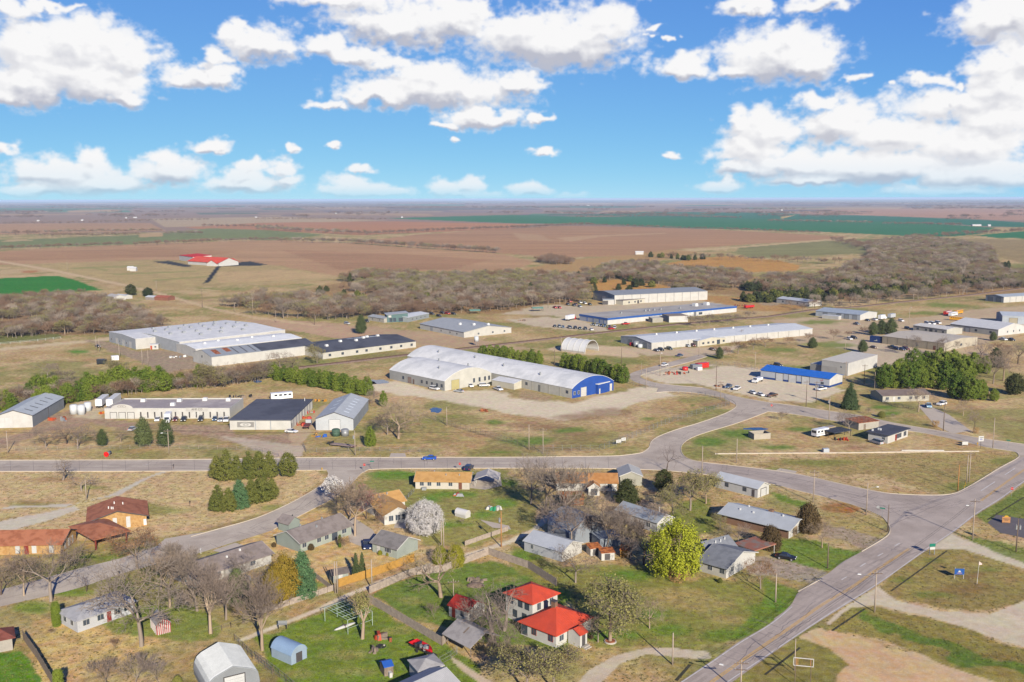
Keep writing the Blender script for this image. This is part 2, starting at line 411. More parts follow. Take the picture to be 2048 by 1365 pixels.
paint([(700, 486), (830, 470), (1000, 459), (1110, 452), (1250, 454), (1430, 460), (1700, 474), (1650, 480), (1500, 489), (1340, 500), (1260, 512), (1120, 516), (1010, 508), (800, 491)], '#B28866', 1.2, 3, streak=(-4, 22, .22))
paint([(1110, 476), (1190, 471), (1330, 466), (1335, 468), (1200, 474), (1140, 484)], '#C7A580', 1, 2, .7)
paint([(1024, 466), (1080, 470), (1098, 479), (1140, 484), (1090, 482), (1040, 480)], '#C2A07C', 1, 2, .6)
paint([(-420, 520), (0, 503), (130, 495), (270, 489), (420, 484), (560, 480), (700, 487), (1000, 508), (1068, 524), (1040, 537), (930, 547), (700, 558), (560, 532), (450, 524), (310, 520), (130, 526), (-420, 545)], '#BA9370', 1.5, 4, streak=(-12, 24, .22))
paint([(0, 505), (300, 497), (480, 503), (420, 512), (120, 520), (0, 522)], '#A97E5E', 4, 5, .55, streak=(-10, 14, .3))
paint([(560, 500), (800, 508), (980, 520), (900, 540), (680, 540)], '#A3775A', 5, 6, .5, streak=(-12, 14, .35))
paint([(-420, 545), (130, 527), (310, 521), (450, 525), (560, 533), (690, 556), (600, 566), (400, 574), (330, 580), (160, 552), (0, 532)], '#B8A071', 2, 5, var=.2)
for x0, y0, x1, y1 in ((140, 536, 300, 530), (220, 548, 400, 541), (300, 560, 420, 552), (170, 533, 220, 540)): paint([(x0, y0), (x1, y1), (x1 - 10, y1 + 3), (x0 + 10, y0 + 3)], '#96945A', 2, 3, .7)
paint([(430, 545), (560, 540), (690, 553), (560, 561), (440, 566)], '#C4A67B', 2, 4, var=.15)
paint([(-420, 580), (0, 557), (115, 552), (150, 560), (202, 580), (160, 584), (0, 591), (-420, 610)], '#37822A', 1.0, 2, var=.10, streak=(5, 10, .1))
paint([(0, 550), (120, 543), (80, 538), (0, 540)], '#C5A983', 2, 3); blob(62, 544, 22, 4, '#B57A4E')
paint([(1480, 492), (1640, 482), (1770, 487), (1800, 497), (1760, 506), (1620, 512), (1500, 517), (1470, 506)], '#8F8A5C', 2, 4, streak=(20, 16, .25))
paint([(1700, 480), (1820, 476), (1860, 482), (1760, 487)], '#7F8252', 1.5, 3)
paint([(1340, 502), (1470, 494), (1640, 480), (1700, 476), (1705, 478), (1640, 483), (1480, 496), (1380, 504)], '#C9AE86', 1, 2)
paint([(1040, 540), (1140, 520), (1250, 512), (1340, 500), (1400, 504), (1300, 525), (1180, 545)], '#B79363', 3, 4)
paint([(1330, 528), (1400, 516), (1470, 513), (1560, 522), (1600, 532), (1590, 542), (1450, 546), (1390, 538)], '#C2914F', 2, 3, var=.15)
paint([(1160, 566), (1230, 560), (1300, 568), (1360, 575), (1330, 584), (1190, 592)], '#C08F50', 2, 3, var=.15)
paint([(1900, 478), (2060, 480), (2470, 500), (2470, 540), (2060, 530), (1960, 505)], '#A08A62', 3, 4, var=.2)
paint([(1980, 532), (2060, 530), (2470, 545), (2470, 560), (2060, 545), (2000, 545)], '#8E8A52', 2, 4)
paint([(-420, 640), (0, 605), (200, 590), (330, 640), (300, 668), (0, 675), (-420, 700)], '#A08264', 5, 6, var=.2)
paint([(440, 612), (560, 592), (700, 562), (870, 552), (1000, 560), (1180, 540), (1300, 535), (1450, 550), (1640, 560), (1750, 500), (1900, 485), (2000, 540), (2470, 560), (2470, 600), (1900, 590), (1600, 605), (1400, 585), (1180, 595), (1100, 625), (760, 632), (520, 625)], '#A5865F', 5, 6, var=.2)
for x, y, rx, ry in ((690, 592, 60, 9), (870, 600, 70, 8), (760, 612, 40, 6)): blob(x, y, rx, ry, '#B48A55', .8)
for p in ([(1330, 528), (1400, 516), (1470, 513), (1560, 522), (1600, 532), (1590, 542), (1450, 546), (1390, 538)], [(1160, 566), (1230, 560), (1300, 568), (1360, 575), (1330, 584), (1190, 592)]): paint(p, '#C2914F', 2, 3, var=.15)
# ---- mid distance: yards, gravel, roads of dirt
paint([(1400, 590), (1560, 600), (1640, 610), (1560, 625), (1490, 620), (1400, 612)], '#B88F5B', 3, 3, var=.15)
paint([(1000, 628), (1090, 610), (1190, 612), (1240, 606), (1390, 600), (1450, 608), (1400, 612), (1180, 640), (1100, 632)], '#B4A38E', 2, 3, var=.1)
paint([(1010, 640), (1090, 634), (1160, 640), (1225, 660), (1200, 664), (1120, 658), (1060, 652)], '#B7A692', 2, 2, var=.1)
paint([(1470, 600), (1640, 596), (1660, 602), (1540, 612)], '#B09A82', 2, 3, var=.12)
paint([(480, 640), (560, 640), (700, 650), (840, 690), (760, 690), (640, 672), (570, 660)], '#AD8F77', 2, 3, var=.12)
paint([(700, 650), (900, 668), (1010, 690), (1090, 700), (1010, 700), (840, 692)], '#A98F75', 2, 3, var=.12)
paint([(-20, 520), (100, 540), (250, 571), (335, 592), (425, 618), (512, 636), (640, 652)], '#BBA184', 1.5, 1, width=9)
paint([(330, 580), (400, 576), (690, 554)], '#BFA67E', 1.2, 1, width=3)
paint([(-20, 701), (130, 687), (190, 682), (232, 676)], '#BCA88C', 1.5, 1, width=14)
paint([(170, 680), (215, 684), (270, 702), (330, 700), (390, 708), (420, 735), (330, 745), (270, 720), (215, 700)], '#A8937F', 2, 2, var=.1)
paint([(-20, 672), (120, 668), (125, 676), (-20, 690)], '#6F7A45', 2, 2, .8)
blob(150, 704, 30, 5, '#5C8F30'); blob(320, 690, 26, 4, '#7E8A45')
paint([(720, 770), (790, 762), (880, 785), (980, 778), (1040, 800), (1150, 806), (1240, 784), (1310, 772), (1350, 790), (1250, 812), (1240, 830), (1130, 842), (1020, 828), (900, 805), (760, 785)], '#C8B9A5', 4, 3, var=.08)
paint([(1040, 778), (1110, 795), (1090, 806), (1040, 800)], '#B09778', 3, 2)
paint([(1190, 712), (1090, 700), (1130, 690), (1240, 692), (1290, 702), (1270, 715)], '#BDA58B', 3, 3, var=.1)
paint([(1240, 692), (1310, 700), (1420, 695), (1480, 690), (1460, 706), (1400, 716), (1290, 710)], '#B5A08A', 2, 2, var=.1)
paint([(1280, 752), (1310, 740), (1400, 728), (1520, 738), (1660, 772), (1690, 782), (1620, 806), (1536, 800), (1470, 785), (1400, 770), (1330, 766)], '#C3B4A1', 2, 1.5, var=.07)
paint([(1540, 640), (1640, 634), (1760, 640), (1860, 634), (1960, 618), (2048, 612), (2200, 625), (2200, 690), (2048, 668), (1960, 690), (1980, 712), (1900, 705), (1760, 690), (1680, 680), (1600, 690)], '#AF9980', 3, 2, var=.12)
paint([(1640, 690), (1700, 676), (1790, 690), (1880, 705), (1850, 722), (1760, 735), (1700, 700)], '#B3A18D', 3, 2, var=.1)
for x, y, rx, ry in ((1640, 645, 60, 7), (1900, 612, 70, 7), (1660, 690, 60, 6), (1600, 740, 70, 10), (1560, 700, 60, 6), (1840, 628, 60, 5)): blob(x, y, rx, ry, '#7E8A42', .9)
for x, y, rx, ry in ((1190, 668, 60, 5), (1330, 655, 50, 3), (1260, 722, 60, 8), (1400, 735, 40, 6), (1130, 690, 40, 3), (1430, 715, 60, 6)): blob(x, y, rx, ry, '#86894A', .8)
for x, y, rx, ry in ((1490, 868, 60, 14), (1420, 885, 40, 12), (1600, 858, 70, 9), (1560, 895, 50, 7), (1300, 838, 26, 3.5), (1385, 811, 10, 2), (1420, 815, 22, 3), (990, 845, 28, 8), (1060, 885, 60, 12), (1140, 860, 50, 7), (1720, 840, 50, 8), (1765, 815, 40, 6), (1780, 828, 30, 6), (1000, 905, 50, 5)): blob(x, y, rx, ry, '#64832F', .85)
for x, y, rx, ry in ((1160, 835, 60, 7), (1220, 825, 60, 9), (1050, 850, 60, 8), (880, 880, 60, 7), (1180, 870, 50, 6), (960, 870, 50, 6), (1100, 855, 50, 8), (1420, 808, 60, 7), (1680, 885, 60, 6), (1720, 895, 50, 6)): blob(x, y, rx, ry, '#9A7A5E', .7)
paint([(60, 838), (150, 820), (220, 838), (300, 848), (460, 850), (470, 870), (600, 868), (612, 900), (560, 915), (500, 896), (420, 872), (330, 862), (260, 862), (180, 846), (90, 866), (0, 898), (-60, 905), (-60, 892), (60, 862)], '#AD927C', 3, 2, var=.12)
paint([(440, 873), (520, 880), (612, 893), (600, 915), (555, 916), (505, 900)], '#B1A092', 2, 1, var=.06)
paint([(580, 862), (612, 845), (640, 815), (690, 800), (735, 805), (625, 862), (600, 895), (585, 890)], '#B0997F', 3, 2, var=.1)
paint([(150, 800), (215, 790), (205, 838), (150, 835)], '#B4A28B', 3, 2, var=.1)
paint([(255, 862), (330, 845), (330, 870), (250, 900)], '#9F8A5A', 5, 3, .6)
paint([(-420, 950), (0, 944), (330, 942), (640, 943), (650, 955), (600, 1000), (500, 1035), (400, 1062), (300, 1075), (0, 1090), (-420, 1110)], '#CFB388', 3, 2, var=.10)
paint([(520, 1045), (560, 1040), (660, 1005), (700, 985), (735, 1000), (720, 1100), (560, 1110), (480, 1100), (440, 1120)], '#CFAE7A', 3, 2, var=.06)
paint([(610, 1110), (700, 1090), (760, 1110), (800, 1120), (860, 1110), (820, 1130), (700, 1160), (640, 1165)], '#D2B07C', 2, 1, var=.05)
paint([(60, 1240), (180, 1240), (280, 1260), (330, 1290), (150, 1365), (60, 1365)], '#CDAE78', 6, 3, var=.15)
for x, y, rx, ry in ((320, 1022, 70, 12), (270, 1012, 50, 8), (540, 1015, 40, 10), (60, 1010, 60, 10), (180, 975, 40, 4)): blob(x, y, rx, ry, '#8F9050', .8)
for x, y, rx, ry in ((60, 1005, 60, 9), (110, 960, 60, 5), (30, 1040, 60, 9)): blob(x, y, rx, ry, '#A5845F', .6)
paint([(0, 1018), (24, 1012), (150, 1008), (240, 990), (300, 955), (340, 942), (326, 942), (285, 958), (215, 992), (130, 1014)], '#B9B0A6', 1.5, .3)
paint([(-60, 1055), (40, 1035), (110, 1020), (150, 1012), (160, 1020), (100, 1040), (20, 1062)], '#BDB2A6', 2, .5)
paint([(700, 975), (760, 950), (830, 945), (1010, 940), (1060, 980), (1080, 1060), (960, 1090), (850, 1095), (840, 1060), (740, 990)], '#90904E', 5, 3, .8, var=.15)
for x, y, rx, ry in ((780, 952, 60, 10), (900, 990, 70, 8), (800, 948, 80, 5), (960, 1030, 60, 14), (1010, 965, 50, 12), (900, 1050, 60, 10), (1010, 1005, 40, 15), (860, 1000, 30, 10)): blob(x, y, rx, ry, '#6B8F31', .8)
paint([(738, 1195), (830, 1155), (905, 1125), (978, 1118), (1010, 1130), (1110, 1170), (1140, 1290), (1020, 1300), (890, 1262), (790, 1225)], '#74863C', 4, 2, var=.12)
paint([(500, 1275), (560, 1262), (680, 1210), (740, 1220), (900, 1290), (960, 1330), (980, 1400), (560, 1400), (530, 1330)], '#7B8D36', 5, 2, var=.10)
paint([(-60, 1310), (40, 1300), (60, 1330), (110, 1380), (-60, 1420)], '#64892B', 3, 2, var=.1)
paint([(180, 1200), (330, 1215), (430, 1230), (430, 1280), (330, 1275), (250, 1280)], '#7C8C3C', 6, 3, .8, var=.15)
for x, y, rx, ry in ((60, 1215, 40, 14), (110, 1180, 60, 10), (180, 1115, 50, 10), (220, 1115, 40, 10), (140, 1185, 60, 10), (440, 1112, 30, 6), (560, 1160, 40, 10), (630, 1170, 30, 8)): blob(x, y, rx, ry, '#7C9038', .85)
paint([(1010, 1080), (1060, 1105), (1120, 1130), (1240, 1125), (1300, 1130), (1400, 1160), (1500, 1165), (1600, 1180), (1590, 1200), (1480, 1280), (1360, 1310), (1180, 1290), (1130, 1200), (1030, 1135)], '#8C8B45', 5, 3, .9, var=.14)
for x, y, rx, ry in ((1250, 1150, 90, 14), (1190, 1275, 60, 14), (1330, 1260, 70, 16), (1450, 1270, 60, 14), (1310, 1230, 40, 12), (1540, 1215, 60, 12), (1060, 1110, 50, 14), (1110, 1200, 30, 24), (1250, 1270, 60, 12)): blob(x, y, rx, ry, '#66882E', .8)
for x, y, rx, ry in ((1400, 1205, 100, 26), (1340, 1185, 70, 14), (1450, 1240, 60, 14)): blob(x, y, rx, ry, '#B09B66', .75)
paint([(1350, 1000), (1430, 1000), (1440, 1060), (1390, 1080), (1340, 1050)], '#82873F', 5, 3, .9)
paint([(1538, 985), (1620, 1005), (1640, 1030), (1560, 1000)], '#6D8A31', 3, 2, .9); blob(1680, 1016, 46, 14, '#A07448', .95, .4); blob(1700, 1022, 26, 8, '#AD6A3C', .8)
paint([(1640, 1030), (1720, 1020), (1765, 1050), (1775, 1068), (1750, 1082), (1690, 1070)], '#B09B66', 4, 2, .9, var=.1)
paint([(1560, 1080), (1640, 1085), (1724, 1100), (1660, 1142), (1600, 1130), (1540, 1100)], '#6F8A33', 4, 2, .9, var=.15)
paint([(1536, 1160), (1600, 1180), (1592, 1220), (1480, 1280), (1440, 1270), (1520, 1220)], '#6E8A32', 5, 2, .8, var=.15)
paint([(1780, 960), (1560, 935), (1480, 925), (1700, 915), (1960, 905), (2030, 915), (1950, 965), (1900, 985)], '#AB9663', 4, 3, .9, var=.15)
for x, y, rx, ry in ((1930, 975, 60, 14), (1640, 925, 90, 8), (2000, 920, 40, 10), (1560, 940, 50, 5)): blob(x, y, rx, ry, '#7D8440', .75)
for x, y, rx, ry in ((600, 1350, 40, 12), (560, 1300, 30, 8), (690, 1310, 50, 12), (800, 1262, 40, 10), (720, 1345, 60, 12), (860, 1330, 30, 10), (640, 1275, 40, 8), (820, 1200, 40, 12), (900, 1170, 50, 10), (1010, 1160, 40, 8), (850, 1240, 40, 10), (980, 1215, 30, 12)): blob(x, y, rx, ry, '#A39A5E', .65, .7)
paint([(900, 1310), (930, 1330), (1010, 1380), (985, 1385), (905, 1325)], '#BFAF98', 2, .3)
paint([(480, 1282), (560, 1250), (640, 1218), (700, 1190), (760, 1165), (860, 1130), (950, 1105), (1024, 1082), (1070, 1060), (1110, 1020)], '#C8B9A5', 2.0, .4, width=14)
paint([(1140, 1380), (1180, 1340), (1225, 1312), (1290, 1298), (1350, 1297), (1420, 1305), (1425, 1320), (1360, 1316), (1290, 1310), (1240, 1328), (1200, 1370), (1190, 1400)], '#B9AB9A', 2, .5, var=.08)
paint([(1650, 1052), (1690, 1057), (1770, 1080), (1726, 1098), (1680, 1078), (1640, 1075)], '#AC9886', 2, .4, var=.06)
paint([(1480, 1110), (1540, 1115), (1590, 1125), (1655, 1146), (1620, 1168), (1560, 1155), (1500, 1150)], '#A9988B', 2, .4, var=.08)
paint([(1440, 1365), (1590, 1282), (1640, 1255), (1660, 1262), (1690, 1290), (2100, 1340), (2400, 1420), (2400, 1560), (1400, 1560)], '#BBA283', 3, 1.5, var=.10)
paint([(1660, 1255), (1700, 1270), (1850, 1325), (1960, 1380), (2100, 1440), (1650, 1440), (1560, 1370), (1620, 1290)], '#BE9F7C', 4, 2, var=.1)
paint([(1590, 1280), (1530, 1316), (1470, 1352), (1420, 1400), (1600, 1420), (1660, 1365), (1690, 1330), (1660, 1300), (1630, 1290)], '#8F8446', 3, 1.5, .95, var=.18)
paint([(1652, 1248), (1690, 1217), (1760, 1216), (1850, 1235), (1960, 1270), (2100, 1320), (2300, 1380), (2300, 1470), (2100, 1400), (1900, 1330), (1760, 1280), (1670, 1262)], '#98894D', 2.5, 1, var=.18)
paint([(1700, 1222), (1760, 1240), (1900, 1290), (2100, 1350), (2100, 1375), (1900, 1312), (1760, 1265)], '#5E7E30', 5, 3, .8, var=.15)
paint([(1757, 1180), (1800, 1130), (1870, 1096), (1920, 1100), (2000, 1120), (2060, 1150), (2060, 1190), (2040, 1210), (1960, 1222), (1880, 1215), (1790, 1195)], '#9E8C56', 2, .8, var=.16)
for x, y, rx, ry in ((1800, 1160, 40, 14), (1860, 1120, 40, 10), (1850, 1190, 60, 10), (1980, 1140, 50, 12)): blob(x, y, rx, ry, '#747E3A', .7)
for x, y, rx, ry in ((1920, 1175, 70, 14), (1960, 1150, 40, 10)): blob(x, y, rx, ry, '#8C7048', .6)
paint([(1652, 1246), (1690, 1216), (1756, 1172), (1790, 1200), (1880, 1222), (1980, 1228), (2060, 1200), (2200, 1180), (2200, 1330), (2060, 1300), (1850, 1232), (1760, 1213), (1700, 1216), (1660, 1250)], '#BDAE9C', 2, .6, var=.05)
paint([(1856, 1098), (1905, 1068), (1930, 1080), (2060, 1118), (2200, 1180), (2200, 1205), (2050, 1138), (1930, 1100)], '#BDB0A0', 1.5, .4, var=.05)
paint([(1905, 1066), (1930, 1074), (2000, 1084), (2060, 1105), (2200, 1150), (2200, 1190), (2060, 1130), (1960, 1092)], '#7E8A42', 2, .8, .9, var=.15)
paint([(1953, 1030), (2001, 1002), (2060, 965), (2200, 900), (2300, 960), (2200, 1040), (2048, 1056), (1975, 1046)], '#7B8642', 2, .8, .95, var=.18)
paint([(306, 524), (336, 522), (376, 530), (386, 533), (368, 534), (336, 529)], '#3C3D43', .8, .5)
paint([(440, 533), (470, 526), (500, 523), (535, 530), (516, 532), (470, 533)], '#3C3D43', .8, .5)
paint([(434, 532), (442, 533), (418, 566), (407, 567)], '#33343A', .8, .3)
colr[..., 2] *= 0.88
nv = gx.size; H_, W_ = gx.shape
gverts = np.stack([wx_.ravel(), wy_.ravel(), np.zeros(nv)], 1)
idx = np.arange(nv).reshape(H_, W_)
gfaces = np.stack([idx[1:, :-1].ravel(), idx[1:, 1:].ravel(), idx[:-1, 1:].ravel(), idx[:-1, :-1].ravel()], 1)
def ground_material():
 m = bpy.data.materials.new('grass_and_soil'); m.use_nodes = True
 nt = m.node_tree; N = nt.nodes.new; L = nt.links.new; b = nt.nodes['Principled BSDF']
 b.inputs['Roughness'].default_value = 0.95; b.inputs['Specular IOR Level'].default_value = 0.1
 at = N('ShaderNodeAttribute'); at.attribute_name = 'Soil'
 tc = N('ShaderNodeTexCoord')
 def noise(s, det=4, dist=0.0):
  n = N('ShaderNodeTexNoise'); n.inputs['Scale'].default_value = s; n.inputs['Detail'].default_value = det; n.inputs['Distortion'].default_value = dist
  L(tc.outputs['Object'], n.inputs['Vector']); return n.outputs[0]
 def rng(x, a, b_, c, d):
  r = N('ShaderNodeMapRange'); r.inputs[1].default_value = a; r.inputs[2].default_value = b_; r.inputs[3].default_value = c; r.inputs[4].default_value = d; L(x, r.inputs[0]); return r.outputs[0]
 a = rng(noise(0.55, 5, 0.4), 0.3, 0.7, 0.72, 1.28); f = rng(noise(4.5, 6), 0.3, 0.7, 0.58, 1.42)
 mm = N('ShaderNodeMath'); mm.operation = 'MULTIPLY'; L(a, mm.inputs[0]); L(f, mm.inputs[1])
 sc = N('ShaderNodeVectorMath'); sc.operation = 'SCALE'; L(at.outputs['Color'], sc.inputs[0]); mg = N('ShaderNodeMix'); mg.inputs[2].default_value = 1.0; L(at.outputs['Alpha'], mg.inputs[0]); L(mm.outputs[0], mg.inputs[3]); L(mg.outputs[0], sc.inputs[3])
 hs = N('ShaderNodeHueSaturation'); L(sc.outputs[0], hs.inputs['Color'])
 L(rng(noise(0.21, 5, 0.6), 0.3, 0.7, 0.478, 0.522), hs.inputs['Hue']); L(rng(noise(0.9, 3), 0.3, 0.7, 0.85, 1.12), hs.inputs['Saturation'])
 L(hs.outputs[0], b.inputs['Base Color'])
 bp = N('ShaderNodeBump'); bp.inputs['Strength'].default_value = 0.5; bp.inputs['Distance'].default_value = 0.12; L(noise(2.5, 5), bp.inputs['Height']); L(bp.outputs[0], b.inputs['Normal'])
 return m
gm = np_mesh('ground', gverts, gfaces, ground_material())
ca = gm.color_attributes.new('Soil', 'FLOAT_COLOR', 'POINT')
ca.data.foreach_set('color', np.concatenate([np.clip(colr, 0, 1).reshape(-1, 3), ROUGHN.reshape(-1, 1)], 1).astype(np.float32).ravel())
ground = bpy.data.objects.new('ground', gm); COL.objects.link(ground); struct(ground)
terr = MB().quad((-90000, -20000, -1.5), (90000, -20000, -1.5), (90000, 110000, -1.5), (-90000, 110000, -1.5)).build('terrain', mat('far_soil', '#7a6a5c', 0.95, 0.3, 0.002, spec=0.1)); struct(terr)
# paved roads, kerbs and painted lines
SHEETS = []
def sheet(name, pts, z, material, px=True):
 SHEETS.append(pts)
 P = [G(x, y, 0) for x, y in pts] if px else [Vector((p[0], p[1], 0)) for p in pts]
 from mathutils.geometry import tessellate_polygon
 tris = tessellate_polygon([[Vector((p.x, p.y, 0)) for p in P]])
 m = bpy.data.meshes.new(name); m.from_pydata([(p.x, p.y, z) for p in P], [], [tuple(t) for t in tris]); m.update()
 fl = [p for p in m.polygons]
 import bmesh
 bm = bmesh.new(); bm.from_mesh(m); bmesh.ops.recalc_face_normals(bm, faces=bm.faces)
 for f in bm.faces:
  if f.normal.z < 0: f.normal_flip()
 bm.to_mesh(m); bm.free()
 m.materials.append(material)
 o = bpy.data.objects.new(name, m); COL.objects.link(o); return struct(o)
def smooth_line(pts, n=5):
 """Catmull-Rom through photo pixels"""
 out = []; P = [Vector((x, y)) for x, y in pts]
 for i in range(len(P) - 1):
  p0 = P[max(i - 1, 0)]; p1 = P[i]; p2 = P[i + 1]; p3 = P[min(i + 2, len(P) - 1)]
  for k in range(n):
   t = k / n
   q = 0.5 * ((2 * p1) + (p2 - p0) * t + (2 * p0 - 5 * p1 + 4 * p2 - p3) * t * t + (3 * p1 - p0 - 3 * p2 + p3) * t ** 3)
   out.append((q.x, q.y))
 out.append(tuple(P[-1])); return out
def offset_strip(P, w0, w1):
 """two world polylines offset sideways from P by w0 and w1"""
 A, B = [], []
 for i, p in enumerate(P):
  d = (P[min(i + 1, len(P) - 1)] - P[max(i - 1, 0)]); d.z = 0; d.normalize(); nrm = Vector((-d.y, d.x, 0))
  A.append(p + nrm * w0); B.append(p + nrm * w1)
 return A, B
def ribbon(name, P, w0, w1, z, material):
 A, B = offset_strip(P, w0, w1); mb = MB()
 for i in range(len(P) - 1): mb.quad((A[i].x, A[i].y, z), (A[i + 1].x, A[i + 1].y, z), (B[i + 1].x, B[i + 1].y, z), (B[i].x, B[i].y, z))
 return struct(mb.build(name, material))
def kerb(pts, sm=4, w=0.22, h=0.14):
 P = [G(x, y) for x, y in (smooth_line(pts, sm) if sm else pts)]
 A, B = offset_strip(P, -w / 2, w / 2); mb = MB()
 for i in range(len(P) - 1):
  a, b, c, d = A[i], A[i + 1], B[i + 1], B[i]
  lo = [(q.x, q.y, 0) for q in (a, b, c, d)]; hi = [(q.x, q.y, h) for q in (a, b, c, d)]
  mb.quad(*hi); mb.quad(lo[0], lo[1], hi[1], hi[0]); mb.quad(lo[2], lo[3], hi[3], hi[2])
 return struct(mb.build('kerb', M_KERB))
def asphalt_mat(name, c, c2):
 m = mat(name, tuple(v * .62 for v in lin(c)), 0.92, 0.15, 0.25, col2=tuple(v * .62 for v in lin(c2)), patch=0.06, fine=3.0, spec=0.15)
 return m
M_ROAD = asphalt_mat('worn_asphalt', '#C4B6A6', '#B5A798')
M_ROAD2 = asphalt_mat('pale_asphalt', '#C8BBAA', '#BBAD9D')
M_HWY = asphalt_mat('highway_asphalt', '#BCAEA2', '#AFA195')
M_KERB = mat('kerb_concrete', tuple(v * .6 for v in lin('#D6C8B2')), 0.9, 0.12, 0.5, spec=0.1)
M_WHITE_LINE = mat('white_road_paint', tuple(v * .6 for v in lin('#DCD8D2')), 0.8, 0.25, 0.8)
M_YEL_LINE = mat('yellow_road_paint', tuple(v * .6 for v in lin('#E0B050')), 0.8, 0.25, 0.8)
M_CRACK = mat('tar_joint', tuple(v * .6 for v in lin('#857A79')), 0.95, 0.2, 0.8)
M_SHADED_ASPHALT = mat('shaded_asphalt', tuple(v * .62 for v in lin('#6A6466')), 0.9, 0.15, 0.4)  # asphalt with the shade of unseen trees put into its colour
top_A = [(-420, 922), (0, 921), (344, 920), (604, 916), (770, 915.5), (1024, 915), (1111, 914), (1200, 913)]
cor_NW = [(1240, 912), (1279, 907), (1292, 901), (1299, 894), (1302, 885), (1314, 875), (1349, 861), (1399, 846), (1444, 830), (1466, 819), (1473, 811), (1466, 802), (1446, 795), (1410, 789), (1374, 785), (1336, 784), (1312, 786)]
upB = [(1414, 714), (1374, 726), (1330, 737), (1294, 747), (1281, 752), (1286, 758), (1311, 766), (1349, 771), (1406, 776), (1474, 794), (1536, 805), (1598, 813), (1660, 823), (1723, 832), (1786, 846), (1836, 855), (1896, 865), (1960, 877), (2048, 889), (2160, 906)]
loB = [(1399, 709), (1349, 722), (1300, 735), (1269, 744), (1256, 752), (1259, 757), (1274, 766), (1316, 777)]
loC = [(1536, 824), (1586, 829), (1661, 841), (1716, 850), (1790, 860), (1836, 865), (1898, 877), (1973, 895), (2023, 903), (2036, 908), (2038, 914)]
eastN = [(1536, 824), (1474, 847), (1414, 865), (1384, 876), (1368, 886), (1362, 896), (1364, 907), (1374, 917), (1399, 924), (1449, 930), (1536, 940), (1596, 949), (1676, 967), (1736, 980), (1786, 988), (1861, 991), (1906, 988), (1935, 975), (1961, 960), (1990, 942), (2011, 930), (2030, 920), (2038, 914)]
botA = [(-420, 946), (0, 944), (340, 943), (654, 941)]
botA2 = [(737, 940), (800, 938), (1024, 937), (1111, 937), (1234, 938), (1330, 942), (1386, 947), (1450, 955), (1536, 967), (1600, 983), (1670, 1000), (1728, 1018), (1766, 1035), (1778, 1051), (1779, 1066), (1765, 1079), (1723, 1104), (1686, 1124), (1658, 1146), (1624, 1166), (1596, 1186), (1580, 1212), (1536, 1250), (1478, 1284), (1425, 1321), (1358, 1366), (1290, 1412)]
hwR = [(1420, 1385), (1478, 1350), (1536, 1313), (1587, 1278), (1643, 1241), (1700, 1206), (1755, 1171), (1806, 1134), (1857, 1099), (1905, 1067), (1953, 1030), (2001, 1000), (2048, 966), (2120, 915), (2200, 860)]
Dl = [(654, 941), (657, 950), (652, 960), (643, 970), (617, 987), (574, 1010), (512, 1037), (428, 1061), (382, 1074), (313, 1093), (241, 1117), (160, 1137), (80, 1159), (0, 1180), (-120, 1210)]
Dr = [(737, 940), (722, 948), (712, 958), (700, 972), (682, 987), (656, 1003), (592, 1036), (547, 1060), (468, 1085), (380, 1112), (267, 1141), (214, 1158), (134, 1183), (0, 1214), (-120, 1245)]
sl = smooth_line
sheet('road', sl(top_A) + sl(cor_NW[:1]) [0:] + [(1300, 930), (1330, 942)] + [(1234, 938), (1111, 937), (1024, 937), (800, 938), (737, 940), (654, 941)] + list(reversed(sl(botA))), 0.012, M_ROAD2)
sheet('road', sl(cor_NW) + [(1316, 777), (1400, 788), (1536, 812)] + sl(eastN[:9]) + [(1399, 924), (1386, 947), (1330, 942), (1234, 938), (1240, 912)], 0.016, M_ROAD)
sheet('road', sl(upB) + [(2160, 925), (2048, 912), (2038, 914)] + list(reversed(sl(loC))) + [(1480, 815), (1440, 793)] + list(reversed(sl(loB))), 0.020, M_ROAD)
sheet('road', sl(eastN[8:]) + [(2120, 905), (2160, 900), (2120, 915)] + list(reversed(sl(hwR))) + [(1290, 1412)] + list(reversed(sl(botA2[6:]))), 0.024, M_HWY)
sheet('road', sl(Dl) + list(reversed(sl(Dr))), 0.028, M_ROAD2)
for k in (top_A + [(1240, 912)], cor_NW, eastN, upB[8:], loC, botA, botA2[:13], botA2[12:17], Dl[:9], Dr[:8], upB[:9], [(1596, 1184), (1640, 1160)]): kerb(k)
M_WALK = mat('concrete_slab', tuple(v * .6 for v in lin('#C9BBAA')), 0.9, 0.1, 0.4)
for nm, pts in (('driveway', [(778, 916), (782, 907), (810, 907), (813, 915)]), ('driveway', [(1548, 943), (1560, 937), (1594, 943), (1590, 949)]), ('driveway', [(314, 1092), (330, 1078), (400, 1066), (440, 1064), (400, 1074)]),
    ('driveway', [(706, 1035), (745, 1060), (760, 1085), (740, 1100), (700, 1085), (690, 1050)]), ('driveway', [(425, 1102), (470, 1086), (505, 1096), (462, 1110)]), ('driveway', [(1870, 851), (1836, 812), (1850, 808), (1898, 830), (1942, 862), (1905, 868)]),
    ('driveway', [(925, 975), (955, 950), (975, 944), (1000, 946), (1004, 972), (970, 980)]), ('path', [(790, 1046), (812, 1045), (810, 1058), (788, 1056)]), ('path', [(960, 1040), (1018, 1052), (1022, 1060), (985, 1056)])):
 sheet(nm, pts, 0.034, M_WALK)
sheet('driveway', [(1975, 1046), (1994, 1030), (2060, 1040), (2160, 1060), (2200, 1090), (2100, 1088), (2000, 1066)], 0.034, M_SHADED_ASPHALT)
def centre(a, b, t): return [(x0 + (x1 - x0) * t, y0 + (y1 - y0) * t) for (x0, y0), (x1, y1) in zip(a, b)]
def W3(pts): return [G(x, y) for x, y in pts]
